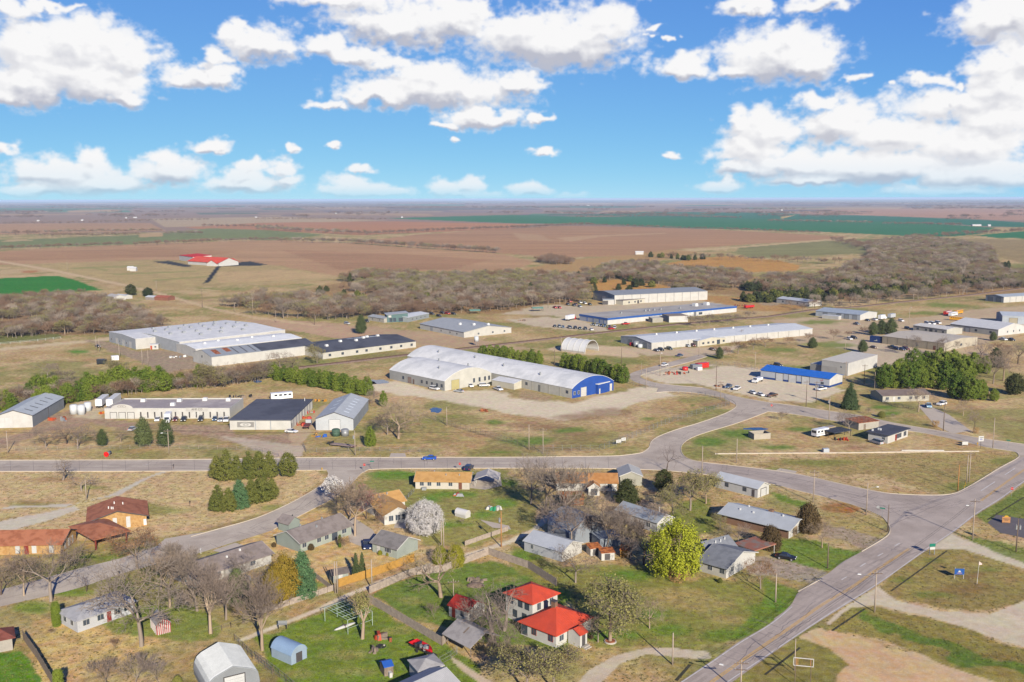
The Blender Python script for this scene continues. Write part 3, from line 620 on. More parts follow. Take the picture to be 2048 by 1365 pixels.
yl = [(1376, 1398), (1451, 1345), (1536, 1286), (1587, 1251), (1643, 1211), (1702, 1176), (1755, 1139), (1819, 1098)]
for s in (-0.2, 0.2): ribbon('yellow_line', W3(sl(yl)), s - 0.09, s + 0.09, 0.034, M_YEL_LINE)
yl2 = [(1962, 1002), (2000, 974), (2060, 932), (2120, 892)]
for s in (-0.2, 0.2): ribbon('yellow_line', W3(sl(yl2)), s - 0.09, s + 0.09, 0.034, M_YEL_LINE)
for a, b in (((1683, 1160), (1694, 1154)), ((1720, 1134), (1731, 1127)), ((1755, 1113), (1766, 1107)), ((1789, 1093), (1799, 1087)), ((1962, 982), (1990, 964)), ((2010, 950), (2030, 937))):
 ribbon('lane_dash', W3([a, b]), -0.12, 0.12, 0.034, M_WHITE_LINE)
ribbon('edge_line', W3(sl([(1430, 1381), (1536, 1310), (1643, 1238), (1755, 1168), (1857, 1096), (1905, 1064), (1953, 1027), (2001, 997), (2048, 963), (2120, 912)])), -0.09, 0.09, 0.034, M_WHITE_LINE)
ribbon('edge_line', W3(sl([(1362, 1366), (1428, 1322), (1482, 1285), (1540, 1250), (1584, 1214)])), -0.09, 0.09, 0.034, M_WHITE_LINE)
for a, b in (((285, 931), (297, 929.5)), ((330, 931), (342, 929.5)), ((10, 932), (22, 932)), ((46, 931), (56, 931))): ribbon('lane_dash', W3([a, b]), -0.1, 0.1, 0.036, M_WHITE_LINE)
cl = centre(sl(top_A[1:7], 1), [(0, 944), (344, 942.5), (604, 939), (770, 938.5), (1024, 937), (1111, 937)], .52)
ribbon('tar_seam', W3(sl(cl)), -0.08, 0.08, 0.0335, M_CRACK)
for x in range(20, 1230, 46): ribbon('tar_seam', W3([(x, 921.5 - x * .006), (x + 1.5, 943 - x * .005)]), -0.04, 0.04, 0.0335, M_CRACK)
for q in ([(1330, 905), (1420, 930), (1536, 952), (1680, 985), (1800, 1003)], [(1400, 938), (1536, 958), (1660, 988), (1760, 1020)], [(1380, 865), (1450, 840), (1520, 820)], [(1700, 1000), (1760, 1012), (1880, 1000), (1950, 975)], [(1760, 1060), (1830, 1030), (1900, 1000)]):
 ribbon('tar_seam', W3(sl(q)), -0.06, 0.06, 0.0335, M_CRACK)
M_WHEEL = mat('worn_wheel_path', tuple(v * .62 for v in lin('#AEA096')), 0.92, 0.14, 0.25, col2=tuple(v * .62 for v in lin('#B8AA9E')), patch=0.1, fine=3.0, spec=0.2)
for off, k in ((-2.4, 0), (-.9, 0), (.9, 0), (2.4, 0), (4.0, 3), (5.4, 4)): ribbon('wheel_path', W3(sl(yl[k:])), off - .32, off + .32, 0.030, M_WHEEL)
for off in (-3.6, -1.9, 1.7, 3.4): ribbon('wheel_path', W3(sl(cl)), off - .35, off + .35, 0.030, M_WHEEL)
rb_ = [(1395, 938), (1450, 943), (1536, 953), (1600, 966), (1680, 986), (1740, 1000)]
for off in (-3.0, -1.3, 1.3, 3.0): ribbon('wheel_path', W3(sl(rb_)), off - .35, off + .35, 0.030, M_WHEEL)
M_BALLAST = mat('railway_ballast', tuple(v * .6 for v in lin('#8A7566')), 0.95, 0.3, 0.8, fine=4)
M_RAIL = mat('rusty_rail', tuple(v * .6 for v in lin('#5B3F36')), 0.7, 0.2, 1)
rail_px = [(440, 757), (530, 744), (617, 734), (720, 722), (822, 710), (920, 699), (1024, 687), (1180, 669), (1349, 650), (1440, 642), (1536, 634), (1623, 621), (1711, 615), (1790, 606), (1880, 597), (1946, 590), (2060, 575), (2300, 545)]
RP = W3(rail_px)
mb = MB(); A, B = offset_strip(RP, -2.6, 2.6); A2, B2 = offset_strip(RP, -1.5, 1.5)
for i in range(len(RP) - 1):
 lo = lambda p: (p.x, p.y, 0.0); hi = lambda p: (p.x, p.y, 0.45)
 mb.quad(lo(A[i]), lo(A[i + 1]), hi(A2[i + 1]), hi(A2[i])); mb.quad(hi(A2[i]), hi(A2[i + 1]), hi(B2[i + 1]), hi(B2[i])); mb.quad(hi(B2[i]), hi(B2[i + 1]), lo(B[i + 1]), lo(B[i]))
bal = struct(mb.build('railway_bank', M_BALLAST))
mb = MB()
for s in (-0.75, 0.75):
 A, B = offset_strip(RP, s - .12, s + .12)
 for i in range(len(RP) - 1):
  a, b, c, d = A[i], A[i + 1], B[i + 1], B[i]
  mb.quad(*[(q.x, q.y, .62) for q in (a, b, c, d)]); mb.quad((a.x, a.y, .45), (b.x, b.y, .45), (b.x, b.y, .62), (a.x, a.y, .62)); mb.quad((d.x, d.y, .45), (c.x, c.y, .45), (c.x, c.y, .62), (d.x, d.y, .62))
struct(mb.build('railway_rails', M_RAIL))
def cracks(line, half, n, seed):
 r = random.Random(seed); P = W3(sl(line)); mb = MB()
 for k in range(n):
  i = r.randrange(len(P) - 1); p = P[i].lerp(P[i + 1], r.random()); d = (P[i + 1] - P[i]).normalized(); q = Vector((-d.y, d.x, 0)); p = p + q * r.uniform(-half, half); h = (d if r.random() < .55 else q); o = Vector((-h.y, h.x, 0)); w = r.uniform(.03, .07)
  for j in range(r.randint(3, 7)):
   p2 = p + h * r.uniform(.6, 1.6) + o * r.uniform(-.35, .35); mb.quad((p.x - o.x * w, p.y - o.y * w, .0345), (p2.x - o.x * w, p2.y - o.y * w, .0345), (p2.x + o.x * w, p2.y + o.y * w, .0345), (p.x + o.x * w, p.y + o.y * w, .0345)); p = p2
 struct(mb.build('tar_seams', M_CRACK), 'stuff')
cracks(yl[1:], 3.0, 60, 1); cracks(cl, 3.2, 70, 2); cracks(rb_, 3.0, 50, 3); cracks([(1310, 900), (1370, 880), (1450, 845), (1510, 818)], 3.5, 40, 4); cracks([(1530, 814), (1700, 838), (1900, 872)], 1.5, 40, 5); cracks([(690, 960), (640, 990), (540, 1045), (400, 1092), (240, 1135), (60, 1185)], 2.2, 60, 6); cracks([(1780, 1030), (1850, 1020), (1920, 1000)], 5, 40, 7)
M_WATER = mat('puddle_water', (0.02, 0.04, 0.09), 0.08, 0.1, 1, spec=0.5)
def puddle(cx, cy, rx, ry, seed):
 r = random.Random(seed); pts = []
 for i in range(18):
  t = 2 * math.pi * i / 18; k = r.uniform(.7, 1.1); pts.append((cx + rx * k * math.cos(t), cy + ry * k * math.sin(t)))
 o = sheet('water', pts, 0.02, M_WATER); return o
puddle(756, 764, 24, 5, 1); puddle(738, 767, 14, 4, 2); puddle(872, 821, 13, 6, 3); puddle(1512, 858, 26, 3, 5); puddle(515, 763, 9, 3.5, 6)
M_DITCH_SHADE = mat('dark_ditch_shade', (0.035, 0.032, 0.018), 0.95, 0.4, 0.6)  # dark colour painting the shadow of the ditch banks on flat strips
def ditch_shade(p0, p1, w=1.6, d=0.8):
 a, b = G(*p0), G(*p1); mb = MB(); A, B = offset_strip([a, b], -w / 2, w / 2)
 o = ribbon('ditch_shade', [a, b], -w / 2, w / 2, 0.03, M_DITCH_SHADE)
ditch_shade((1782, 1183), (1894, 1102), .38); ditch_shade((1664, 1262), (1730, 1218), .45); ditch_shade((1600, 1296), (1530, 1350), .45); ditch_shade((1975, 1040), (2048, 995), .45); ditch_shade((1352, 1362), (1380, 1330), .6)
# buildings
def alb(h, k=0.60): return tuple(v * k for v in lin(h))
WK = 0.40       # walls stand square to the low sun
M_PANE = mat('window_glass', (0.035, 0.045, 0.06), 0.12, 0.2, 0.5, spec=0.5)
M_FRAME = mat('white_trim', alb('#E8E6E0', .42), 0.6, 0.08, 1)
M_DARKTRIM = mat('dark_trim', (0.05, 0.045, 0.045), 0.7, 0.15, 1)
M_SKYL = mat('roof_skylight', alb('#D8DEE0', .62), 0.3, 0.1, 1)
M_VENT = mat('galvanised_vent', alb('#B9BCBE', .5), 0.5, 0.15, 1, metal=0.3)
M_VENTW = mat('white_vent', alb('#E6E6E4', .55), 0.6, 0.1, 1)
M_RUST = mat('rusted_sheet', alb('#8A4A2C', .6), 0.85, 0.4, 1.5, col2=alb('#B07048', .6), patch=1.2)
M_WOOD = mat('weathered_wood', alb('#8F7F70', .5), 0.9, 0.25, 1.5)
M_NEWWOOD = mat('new_cedar_boards', alb('#D2A14E', .42), 0.8, 0.18, 1.2)
M_CONC = mat('grey_concrete', alb('#B5ADA2', .6), 0.9, 0.15, 0.6)
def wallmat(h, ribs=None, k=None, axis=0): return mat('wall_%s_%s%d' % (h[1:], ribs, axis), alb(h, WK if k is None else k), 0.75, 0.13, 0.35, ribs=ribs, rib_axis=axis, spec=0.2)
def roofmat(h, ribs=None, h2=None, rough=0.8, k=.62, var=.10, axis=0, patch=.25): return mat('roof_%s_%s_%s%d' % (h[1:], ribs, (h2 or '')[1:], axis), alb(h, k), rough, var, 0.5, ribs=ribs, rib_axis=axis, col2=alb(h2, k) if h2 else None, patch=patch, spec=0.25)
def frame_of(O, A, B):
 O = G(*O) if len(O) == 2 else Vector(O); A = G(*A) if len(A) == 2 else Vector(A)
 u = A - O; L = u.length; u.normalize(); w = Vector((-u.y, u.x, 0))
 if isinstance(B, (int, float)):
  if w.y < 0: w = -w
  D = B
 else:
  b = G(*B) - O; D = b.dot(w)
  if D < 0: w = -w; D = -D
 return O, u, w, L, D
def arc(Wd, h, rise, n=20):
 r = (Wd * Wd / 4 + rise * rise) / (2 * rise); cz = h + rise - r; a = math.asin(min(1, Wd / 2 / r))
 if rise > Wd / 2: a = math.pi - a
 return [(Wd / 2 + r * math.sin(-a + 2 * a * i / n), cz + r * math.cos(-a + 2 * a * i / n)) for i in range(n + 1)]
class House: pass
FOOT = []
def bld(name, label, cat, O, A, B, h, roof, wall, roofm, over=0.4, group=None, foot=None, wall2=None, thick=0.14, trim=None):
 """O, A, B: photo pixels of three base corners (O-A one wall, B fixes the depth). roof = (kind, axis, rise)"""
 O, u, w, L, D = frame_of(O, A, B)
 sy = 1 if (u.x * w.y - u.y * w.x) > 0 else -1
 t = thing(name, label, cat, O, math.atan2(u.y, u.x), group)
 FOOT.append([(O + u * a + w * b) for a, b in ((-.4, -.4), (L + .4, -.4), (L + .4, D + .4), (-.4, D + .4))])
 H = House(); H.root, H.L, H.D, H.h, H.sy, H.O, H.u, H.w = t, L, D, h, sy, O, u, w
 kind, axis, rise = roof
 def Y(pts): return [(x, y * sy, z) for x, y, z in pts]
 H.Y = Y
 span = D if axis == 'u' else L; run = L if axis == 'u' else D
 if kind == 'gable': prof = [(0, h), (span / 2, h + rise), (span, h)]
 elif kind == 'arch': prof = arc(span, h, rise)
 elif kind == 'ridged': prof = [(span * a, h + rise * b) for a, b in ((0, 0), (.015, .3), (.06, .52), (.15, .68), (.5, 1), (.85, .68), (.94, .52), (.985, .3), (1, 0))]
 elif kind == 'shed': prof = [(0, h), (span, h + rise)]
 else: prof = [(0, h), (span, h)]
 H.prof = prof
 def wallpoly(front, k):
  """front: the wall lies along the O-A direction (at y=k); otherwise along the depth (at x=k)"""
  ln = L if front else D; along = (axis == 'u') == front
  if along:
   z = prof[0][1] if k == 0 else prof[-1][1]
   pts = [(0, 0), (ln, 0), (ln, z), (0, z)]
  else: pts = [(0, 0), (ln, 0)] + list(reversed(prof))
  return MB().poly(Y([(c, k, z) if front else (k, c, z) for c, z in pts]))
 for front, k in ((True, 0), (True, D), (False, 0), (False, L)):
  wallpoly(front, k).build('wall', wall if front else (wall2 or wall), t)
 rb = MB(); o = over
 if kind in ('gable', 'arch', 'shed', 'ridged'):
  n = len(prof); top = []
  s0 = (prof[1][1] - prof[0][1]) / max(1e-6, prof[1][0] - prof[0][0]); s1 = (prof[-1][1] - prof[-2][1]) / max(1e-6, prof[-1][0] - prof[-2][0])
  s0 = max(-2, min(2, s0)); s1 = max(-2, min(2, s1))
  full = [(prof[0][0] - o, prof[0][1] - o * s0)] + prof[1:-1] + [(prof[-1][0] + o, prof[-1][1] + o * s1)]
  up = [(c, z + thick) for c, z in full]
  lowp = [(c, z + 0.004) for c, z in full]
  for i in range(n - 1):
   for seq in (up, lowp):
    a, b = seq[i], seq[i + 1]
    q = [(-o, a[0], a[1]), (run + o, a[0], a[1]), (run + o, b[0], b[1]), (-o, b[0], b[1])]
    rb.quad(*Y([(x, c, z) if axis == 'u' else (c, x, z) for x, c, z in q]))
   for x in (-o, run + o):
    a, b, c_, d = up[i], up[i + 1], lowp[i + 1], lowp[i]
    rb.quad(*Y([(x, p[0], p[1]) if axis == 'u' else (p[0], x, p[1]) for p in (a, b, c_, d)]))
  for k in (0, -1):
   a, b = up[k], lowp[k]; q = [(-o, a), (run + o, a), (run + o, b), (-o, b)]
   rb.quad(*Y([(x, p[0], p[1]) if axis == 'u' else (p[0], x, p[1]) for x, p in q]))
 elif kind == 'hip':
  z0 = h; i = min(span / 2 + o, run / 2 + o) * (1 if rise else 1)
  base = [(-o, -o, z0), (L + o, -o, z0), (L + o, D + o, z0), (-o, D + o, z0)]
  if axis == 'u': r0, r1 = (min(D / 2, L / 2), D / 2, z0 + rise), (max(L - D / 2, L / 2), D / 2, z0 + rise); F = [(base[0], base[1], r1, r0), (base[1], base[2], r1), (base[2], base[3], r0, r1), (base[3], base[0], r0)]
  else: r0, r1 = (L / 2, min(L / 2, D / 2), z0 + rise), (L / 2, max(D - L / 2, D / 2), z0 + rise); F = [(base[0], base[1], r0), (base[1], base[2], r1, r0), (base[2], base[3], r1), (base[3], base[0], r0, r1)]
  for f in F: rb.poly(Y(f))
  lo = [(x, y, z - thick) for x, y, z in base]
  rb.poly(Y(lo))
  for k in range(4): rb.quad(*Y([base[k], base[(k + 1) % 4], lo[(k + 1) % 4], lo[k]]))
 elif kind == 'flat':
  rb.box(-o, L + o, *sorted((-o * sy, (D + o) * sy)), h + 0.003, h + 0.28)
 elif kind == 'parapet':
  rb.box(.25, L - .25, *sorted((.25 * sy, (D - .25) * sy)), h - 0.5, h - 0.35)
 H.roof = rb.build('roof', roofm, t)
 if kind == 'parapet':
  pm_ = MB()
  for x0, x1, y0, y1 in ((-.03, L + .03, -.03, .25), (-.03, L + .03, D - .25, D + .03), (-.03, .25, .25, D - .25), (L - .25, L + .03, .25, D - .25)): pm_.box(x0, x1, *sorted((y0 * sy, y1 * sy)), h - 0.36, h + 0.06)
  pm_.build('parapet', trim or wall, t)
 elif trim is not None and kind in ('gable', 'shed'):
  for k in (-o - .02, run + o - .03):
   fb = MB()
   for i in range(len(prof) - 1):
    a, b = up[i], up[i + 1]
    q = [(k, a), (k + .05, a), (k + .05, b), (k, b)]
    pts = [(x, p[0], p[1] + .02) for x, p in q] + [(x, p[0], p[1] - .2) for x, p in q]
    pts = Y([(x, c, z) if axis == 'u' else (c, x, z) for x, c, z in pts]); n = len(fb.v); fb.v += pts
    for f in ((0, 1, 2, 3), (4, 5, 6, 7), (0, 1, 5, 4), (1, 2, 6, 5), (2, 3, 7, 6), (3, 0, 4, 7)): fb.f.append(tuple(n + j for j in f))
   fb.build('fascia', trim, t)
 if foot is not None:
  fh, fm = foot; f = MB()
  f.box(-.02, L + .02, *sorted((-.02 * sy, (D + .02) * sy)), 0, fh); f.build('plinth', fm, t)
 return H
def onwall(H, wall, s, wd, z, ht, d0, d1):
 """box on a wall: wall 'u' (O-A side), 'w' (O-B side), 'U', 'W' the opposite ones; s centre fraction"""
 if wall in 'uU':
  x = s * H.L; y0, y1 = (-d1, -d0) if wall == 'u' else (H.D + d0, H.D + d1)
  return (x - wd / 2, x + wd / 2, *sorted((y0 * H.sy, y1 * H.sy)), z, z + ht)
 y = s * H.D; x0, x1 = (-d1, -d0) if wall == 'w' else (H.L + d0, H.L + d1)
 return (x0, x1, *sorted(((y - wd / 2) * H.sy, (y + wd / 2) * H.sy)), z, z + ht)
def opening(H, kind, wall, s, wd, z, ht, m=None, label=None):
 if kind == 'window':
  f = MB().box(*onwall(H, wall, s, wd + .16, z - .08, ht + .16, -.04, .05)).build('window', m or M_FRAME, H.root, label=label)
  MB().box(*onwall(H, wall, s, wd, z, ht, .045, .062)).build('pane', M_PANE, f)
  MB().box(*onwall(H, wall, s, .05, z, ht, .06, .072)).build('glazing_bar', m or M_FRAME, f)
  return f
 if kind == 'pane': return MB().box(*onwall(H, wall, s, wd, z, ht, -.02, .03)).build('window', M_PANE, H.root, label=label)
 nm = {'door': 'door', 'garage': 'garage_door', 'panel': 'panel', 'pilaster': 'pilaster', 'slit': 'window'}[kind]
 d = MB().box(*onwall(H, wall, s, wd, z, ht, -.05, .06 if kind != 'pilaster' else .12)).build(nm, m or M_FRAME, H.root, label=label)
 if kind == 'garage':
  fr = MB(); fr.box(*onwall(H, wall, s - (wd / 2 + .09) / (H.L if wall in 'uU' else H.D), .16, z, ht + .16, -.05, .1)); fr.box(*onwall(H, wall, s + (wd / 2 + .09) / (H.L if wall in 'uU' else H.D), .16, z, ht + .16, -.05, .1)); fr.box(*onwall(H, wall, s, wd, z + ht, .16, -.05, .1))
  fr.build('door_frame', DOORFRAME, d)
  for i in range(1, 5): pass
  sm = MB()
  for i in range(1, 5): sm.box(*onwall(H, wall, s, wd, z + ht * i / 5 - .02, .04, .055, .075))
  sm.build('panel_seam', M_VENT, d)
 elif kind == 'door' : MB().box(*onwall(H, wall, s + (wd * .33) / (H.L if wall in 'uU' else H.D), .1, z + 1.0, .12, .055, .11)).build('handle', M_DARKTRIM, d)
 return d
DOORFRAME = M_DARKTRIM
def windows(H, wall, ss, wd=1.1, z=1.0, ht=1.1, m=None):
 for s in ss: opening(H, 'window', wall, s, wd, z, ht, m)
def roofz(H, x, y, axis):
 c = y if axis == 'u' else x
 for (c0, z0), (c1, z1) in zip(H.prof, H.prof[1:]):
  if c0 <= c <= c1: return z0 + (z1 - z0) * (c - c0) / (c1 - c0)
 return H.h
def roof_items(H, axis, pts, name='roof_vent', sx=.6, sy=.6, sz=.6, m=None, flat=None):
 for fx, fy in pts:
  x, y = fx * H.L, fy * H.D; z = flat if flat is not None else roofz(H, x, y, axis)
  MB().rbox((x, y * H.sy, z - .1), sx, sy, sz + .25, 0, .85).build(name, m or M_VENT, H.roof)
def roof_strips(H, axis, items, m, name='skylight'):
 """strips lying on a slope: (f0,f1 across, r0,r1 along) fractions"""
 for c0, c1, r0, r1 in items:
  span = H.D if axis == 'u' else H.L; run = H.L if axis == 'u' else H.D
  q = []
  for c, r in ((c0, r0), (c0, r1), (c1, r1), (c1, r0)):
   cc, rr = c * span, r * run; z = roofz(H, rr if axis == 'u' else cc, cc if axis == 'u' else rr, axis) + .16
   q.append((rr, cc * H.sy, z) if axis == 'u' else (cc, rr * H.sy, z))
  lo = [(x, y, z - .03) for x, y, z in q]; mb = MB(); mb.quad(*q)
  for k in range(4): mb.quad(q[k], q[(k + 1) % 4], lo[(k + 1) % 4], lo[k])
  mb.build(name, m, H.roof)
def text_on(parent, body, loc, rot, size, material, name='lettering', depth=.02):
 cu = bpy.data.curves.new(name, 'FONT'); cu.body = body; cu.size = size; cu.extrude = depth; cu.align_x = 'CENTER'; cu.align_y = 'CENTER'
 o = bpy.data.objects.new(name, cu); COL.objects.link(o)
 dg = bpy.context.evaluated_depsgraph_get(); me = bpy.data.meshes.new_from_object(o.evaluated_get(dg)); bpy.data.objects.remove(o)
 me.materials.clear(); me.materials.append(material)
 ob = bpy.data.objects.new(name, me); COL.objects.link(ob); ob.parent = parent; ob.location = loc; ob.rotation_euler = rot
 return ob
def marks(parent, sy, y, items, m):
 for x, z, w, h in items: MB().box(x - w / 2, x + w / 2, *sorted((y * sy, (y - .012) * sy)), z, z + h).build('lettering', m, parent)
RIB = 0.6
W_WHITE = wallmat('#EDEAE4', RIB); W_WHITE2 = wallmat('#E6E2DA', RIB); W_PLAIN = wallmat('#EAE7DF'); W_CREAM = wallmat('#E6DCC2', RIB); W_GREY = wallmat('#C4C8CC', RIB); W_TAN = wallmat('#CBBFA8', RIB)
R_GREY = roofmat('#C6CACE', RIB, k=.68); R_LGREY = roofmat('#C9CCD0', RIB); R_WHITE = roofmat('#DCDCDC', RIB, '#D2D3D3', var=.06)
# --- west side of the main street
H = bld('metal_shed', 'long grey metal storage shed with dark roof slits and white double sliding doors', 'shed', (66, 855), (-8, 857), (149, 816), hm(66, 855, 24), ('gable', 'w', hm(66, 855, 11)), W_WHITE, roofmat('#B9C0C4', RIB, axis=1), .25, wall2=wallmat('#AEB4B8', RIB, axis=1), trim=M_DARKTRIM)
for s in (.64, .86): opening(H, 'panel', 'u', s, H.L * .20, .1, H.h * .82, wallmat('#F2F0EC', .4), label='white sliding door leaf')
roof_strips(H, 'w', [(.12, .34, r, r + .02) for r in (.14, .3, .45, .6, .76)], M_DARKTRIM)
opening(H, 'pilaster', 'w', .48, .15, 0, H.h, M_DARKTRIM)
H = bld('office_building', 'long low white office with grey flat roof, row of narrow dark windows and lettered sign', 'office', (460, 837.5), (210, 838), (465, 816.5), hm(400, 838, 21), ('parapet', 'u', 0), W_PLAIN, roofmat('#A79D9B', None, '#B9AFAA', var=.12, patch=.12))
AM = H
for k in range(13): opening(H, 'slit', 'u', .045 + k * .0555, .55, .35, 2.3, M_DARKTRIM)
for s in (.79, .86, .93): opening(H, 'garage', 'u', s, 2.4, .05, 2.4)
opening(H, 'door', 'u', .265, 2.2, .05, 2.5)
sg = MB().box(*onwall(H, 'u', .26, 8.5, H.h - 1.05, 1.25, -.1, .14)).build('sign_board', W_WHITE2, H.root)
text_on(sg, 'AMF CO', (.26 * H.L, -.17 * H.sy, H.h - .45), (R(90), 0, R(180) if H.sy < 0 else 0), 1.15, M_DARKTRIM)
mb = MB()
for i in range(16):
 a0, a1 = math.pi * i / 16, math.pi * (i + 1) / 16
 mb.quad((H.L * .86 + 4.2 * math.cos(a0), -.05 * H.sy, H.h - .2), (H.L * .86 + 4.2 * math.cos(a1), -.05 * H.sy, H.h - .2), (H.L * .86 + 4.2 * math.cos(a1), .1 * H.sy, H.h + 1.6 * math.sin(a1)), (H.L * .86 + 4.2 * math.cos(a0), .1 * H.sy, H.h + 1.6 * math.sin(a0)))
pd = mb.build('arched_sign', W_WHITE2, H.root)
ov = MB()
for i in range(20):
 a0, a1 = 2 * math.pi * i / 20, 2 * math.pi * (i + 1) / 20; c_, z_ = H.L * .86, H.h + .72
 ov.quad((c_ + 1.7 * math.cos(a0), -.06 * H.sy, z_ + .55 * math.sin(a0)), (c_ + 1.7 * math.cos(a1), -.06 * H.sy, z_ + .55 * math.sin(a1)), (c_ + 1.5 * math.cos(a1), -.06 * H.sy, z_ + .43 * math.sin(a1)), (c_ + 1.5 * math.cos(a0), -.06 * H.sy, z_ + .43 * math.sin(a0)))
ov.build('emblem', wallmat('#B4AAA0'), pd); marks(pd, H.sy, -.06, [(H.L * .86 - .4, H.h + .64, .6, .16), (H.L * .86 + .4, H.h + .64, .6, .16)], wallmat('#8A8078'))
roof_items(H, 'u', [(.5, .75), (.5, .35), (.8, .75), (.1, .8), (.3, .85)], 'air_handler', 1.8, 1.8, 1.1, M_VENTW, flat=H.h - .4)
H = bld('warehouse', 'white warehouse with charcoal flat roof, pale side pilasters and oval emblem panel on its front', 'warehouse', (582, 860), (460, 860), (626, 817), hm(582, 860, 19), ('flat', 'u', 0), W_PLAIN, roofmat('#585A64', None, '#4C4E58', k=.7, patch=.12), .3)
pn = MB().box(*onwall(H, 'u', .74, 6.2, H.h * .28, H.h * .55, -.02, .08)).build('emblem_panel', wallmat('#A9A6A2'), H.root)
el_ = MB(); n = 28
cx_, cz_ = .74 * H.L, H.h * .55
pts = [(cx_ + 2.0 * math.cos(2 * math.pi * i / n), -.10 * H.sy, cz_ + .72 * math.sin(2 * math.pi * i / n)) for i in range(n)]
inn = [(cx_ + 1.7 * math.cos(2 * math.pi * i / n), -.10 * H.sy, cz_ + .5 * math.sin(2 * math.pi * i / n)) for i in range(n)]
for i in range(n): j = (i + 1) % n; el_.quad(pts[i], pts[j], inn[j], inn[i])
el_.build('emblem', M_FRAME, pn)
el_ = MB(); el_.box(cx_ - 1.75, cx_ + 2.0, *sorted((-.105 * H.sy, -.09 * H.sy)), cz_ - .3, cz_ + .22); el_.build('emblem', M_FRAME, pn); marks(pn, H.sy, -.11, [(cx_ - .75, cz_ - .12, .7, .2), (cx_ + .55, cz_ - .12, .7, .2)], wallmat('#A9A6A2'))
for k in range(8): opening(H, 'pilaster', 'w', .06 + k * .125, .7, 0, H.h - .05, W_PLAIN)
opening(H, 'door', 'w', .04, 1.1, 0, 2.2, M_DARKTRIM)
roof_items(H, 'u', [(.1, .9)], 'roof_pipe', .2, .2, 1.2, M_VENTW, flat=H.h + .2)
for s in (.33, .58): opening(H, 'pilaster', 'u', s, .3, 0, H.h, W_GREY)
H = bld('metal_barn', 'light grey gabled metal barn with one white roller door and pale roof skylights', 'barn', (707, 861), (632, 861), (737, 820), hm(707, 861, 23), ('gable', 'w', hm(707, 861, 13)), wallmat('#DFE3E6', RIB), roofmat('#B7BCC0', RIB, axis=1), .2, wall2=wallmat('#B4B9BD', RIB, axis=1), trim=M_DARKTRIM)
DOORFRAME = M_VENT
opening(H, 'garage', 'u', .5, 4.0, .05, 3.9, mat('bright_roller_door', alb('#F4F4F2', .4), .5, .05, 1))
roof_strips(H, 'w', [(.18, .32, r, r + .03) for r in (.15, .28, .41, .54, .67, .8)] + [(.62, .78, r, r + .03) for r in (.3, .5, .7)], M_SKYL)
# --- factory beyond the cedar row
fh = 6.0
H = bld('factory_hall', 'large white factory hall with pale low roof dotted with square vents', 'factory', (360, 706), (571, 680), (490, 655), fh, ('gable', 'u', 1.2), W_WHITE2, roofmat('#DCDCDA', RIB, '#D0D1D1', axis=1, k=.68), .1, wall2=W_GREY)
roof_items(H, 'u', [(.1 + .115 * i, .62 + .02 * (i % 2)) for i in range(8)] + [(.12 + .12 * i, .38) for i in range(7)] + [(.2 + .15 * i, .85) for i in range(5)] + [(.3, .2), (.5, .22), (.7, .2)], 'roof_vent', 1.9, 1.9, 1.1)
H5 = bld('factory_wing', 'white end wing of the large factory with doors along its west wall', 'factory', (272, 699.5), (219, 684), (328, 695), fh, ('gable', 'w', .8), W_GREY, roofmat('#DCDCDA', RIB, '#D0D1D1', k=.68), .1, wall2=W_WHITE2)
for s in (.2, .45, .7): opening(H5, 'garage', 'u', s, 3.4, .05, 3.6, W_WHITE)
windows(H5, 'u', (.33, .58, .9), 1.4, 1.6, 1.2)
H = bld('factory_aisle', 'white lean-to aisle with pale roof between the factory hall and the rusty roofed shed', 'factory', (392, 716), (604, 692), 26, 4.6, ('gable', 'u', 1.0), W_WHITE2, roofmat('#E0E2E2', RIB, axis=1, k=.68), .1)
roof_items(H, 'u', [(.15, .4), (.3, .55), (.45, .4), (.62, .55), (.8, .4)], 'roof_vent', 1.4, 1.4, .8, M_VENTW)
H = bld('long_factory_shed', 'long white gabled factory shed whose roof turns from grey with rust patches to black', 'factory', (424, 734), (632, 708), 22, 5.0, ('gable', 'u', 2.4), W_PLAIN, roofmat('#9298A0', RIB), .2)
roof_strips(H, 'u', [(0.0, .5, .46, 1.0), (.5, 1, .5, 1.0)], roofmat('#50525C', None, '#42444E', k=.7, patch=.12), 'dark_roofing')
roof_strips(H, 'u', [(.12, .42, .06, .11), (.2, .46, .17, .22)], M_RUST, 'rust_patch')
roof_strips(H, 'u', [(.05, .48, r, r + .012) for r in (.25, .33, .41)], M_DARKTRIM, 'roof_seam')
windows(H, 'w', (.5,), 1.4, 3.4, 1.2)
H = bld('workshop', 'long white workshop with patched black roof and small windows beside the railway', 'workshop', (646, 719), (832, 695), (784, 678), 3.5, ('gable', 'u', 2.0), wallmat('#E4DFD2'), roofmat('#54565F', None, '#44464F', k=.7, patch=.1), .3)
for s in (.07, .2, .35, .45, .6, .72, .83, .95): opening(H, 'window', 'u', s, 1.4, 1.2, 1.2, M_DARKTRIM)
roof_items(H, 'u', [(.15, .3), (.35, .45), (.5, .4), (.62, .5), (.7, .6), (.8, .55)], 'roof_vent', 1.6, 1.6, 1.0, M_VENTW)
roof_strips(H, 'u', [(.55, .7, .6, .8), (.75, .82, .55, .75)], M_SKYL, 'roof_patch')
H2 = bld('guard_hut', 'tiny white hut with orange door in front of the factory wing', 'hut', (317, 699), (300, 699.5), 3.5, 2.6, ('flat', 'u', 0), W_PLAIN, R_LGREY, .15)
opening(H2, 'door', 'u', .84, 1.0, 0, 2.2, mat('orange_paint', alb('#D0502A', .4), .6, .1, 1)); opening(H2, 'window', 'u', .35, 1.0, 1, .9)
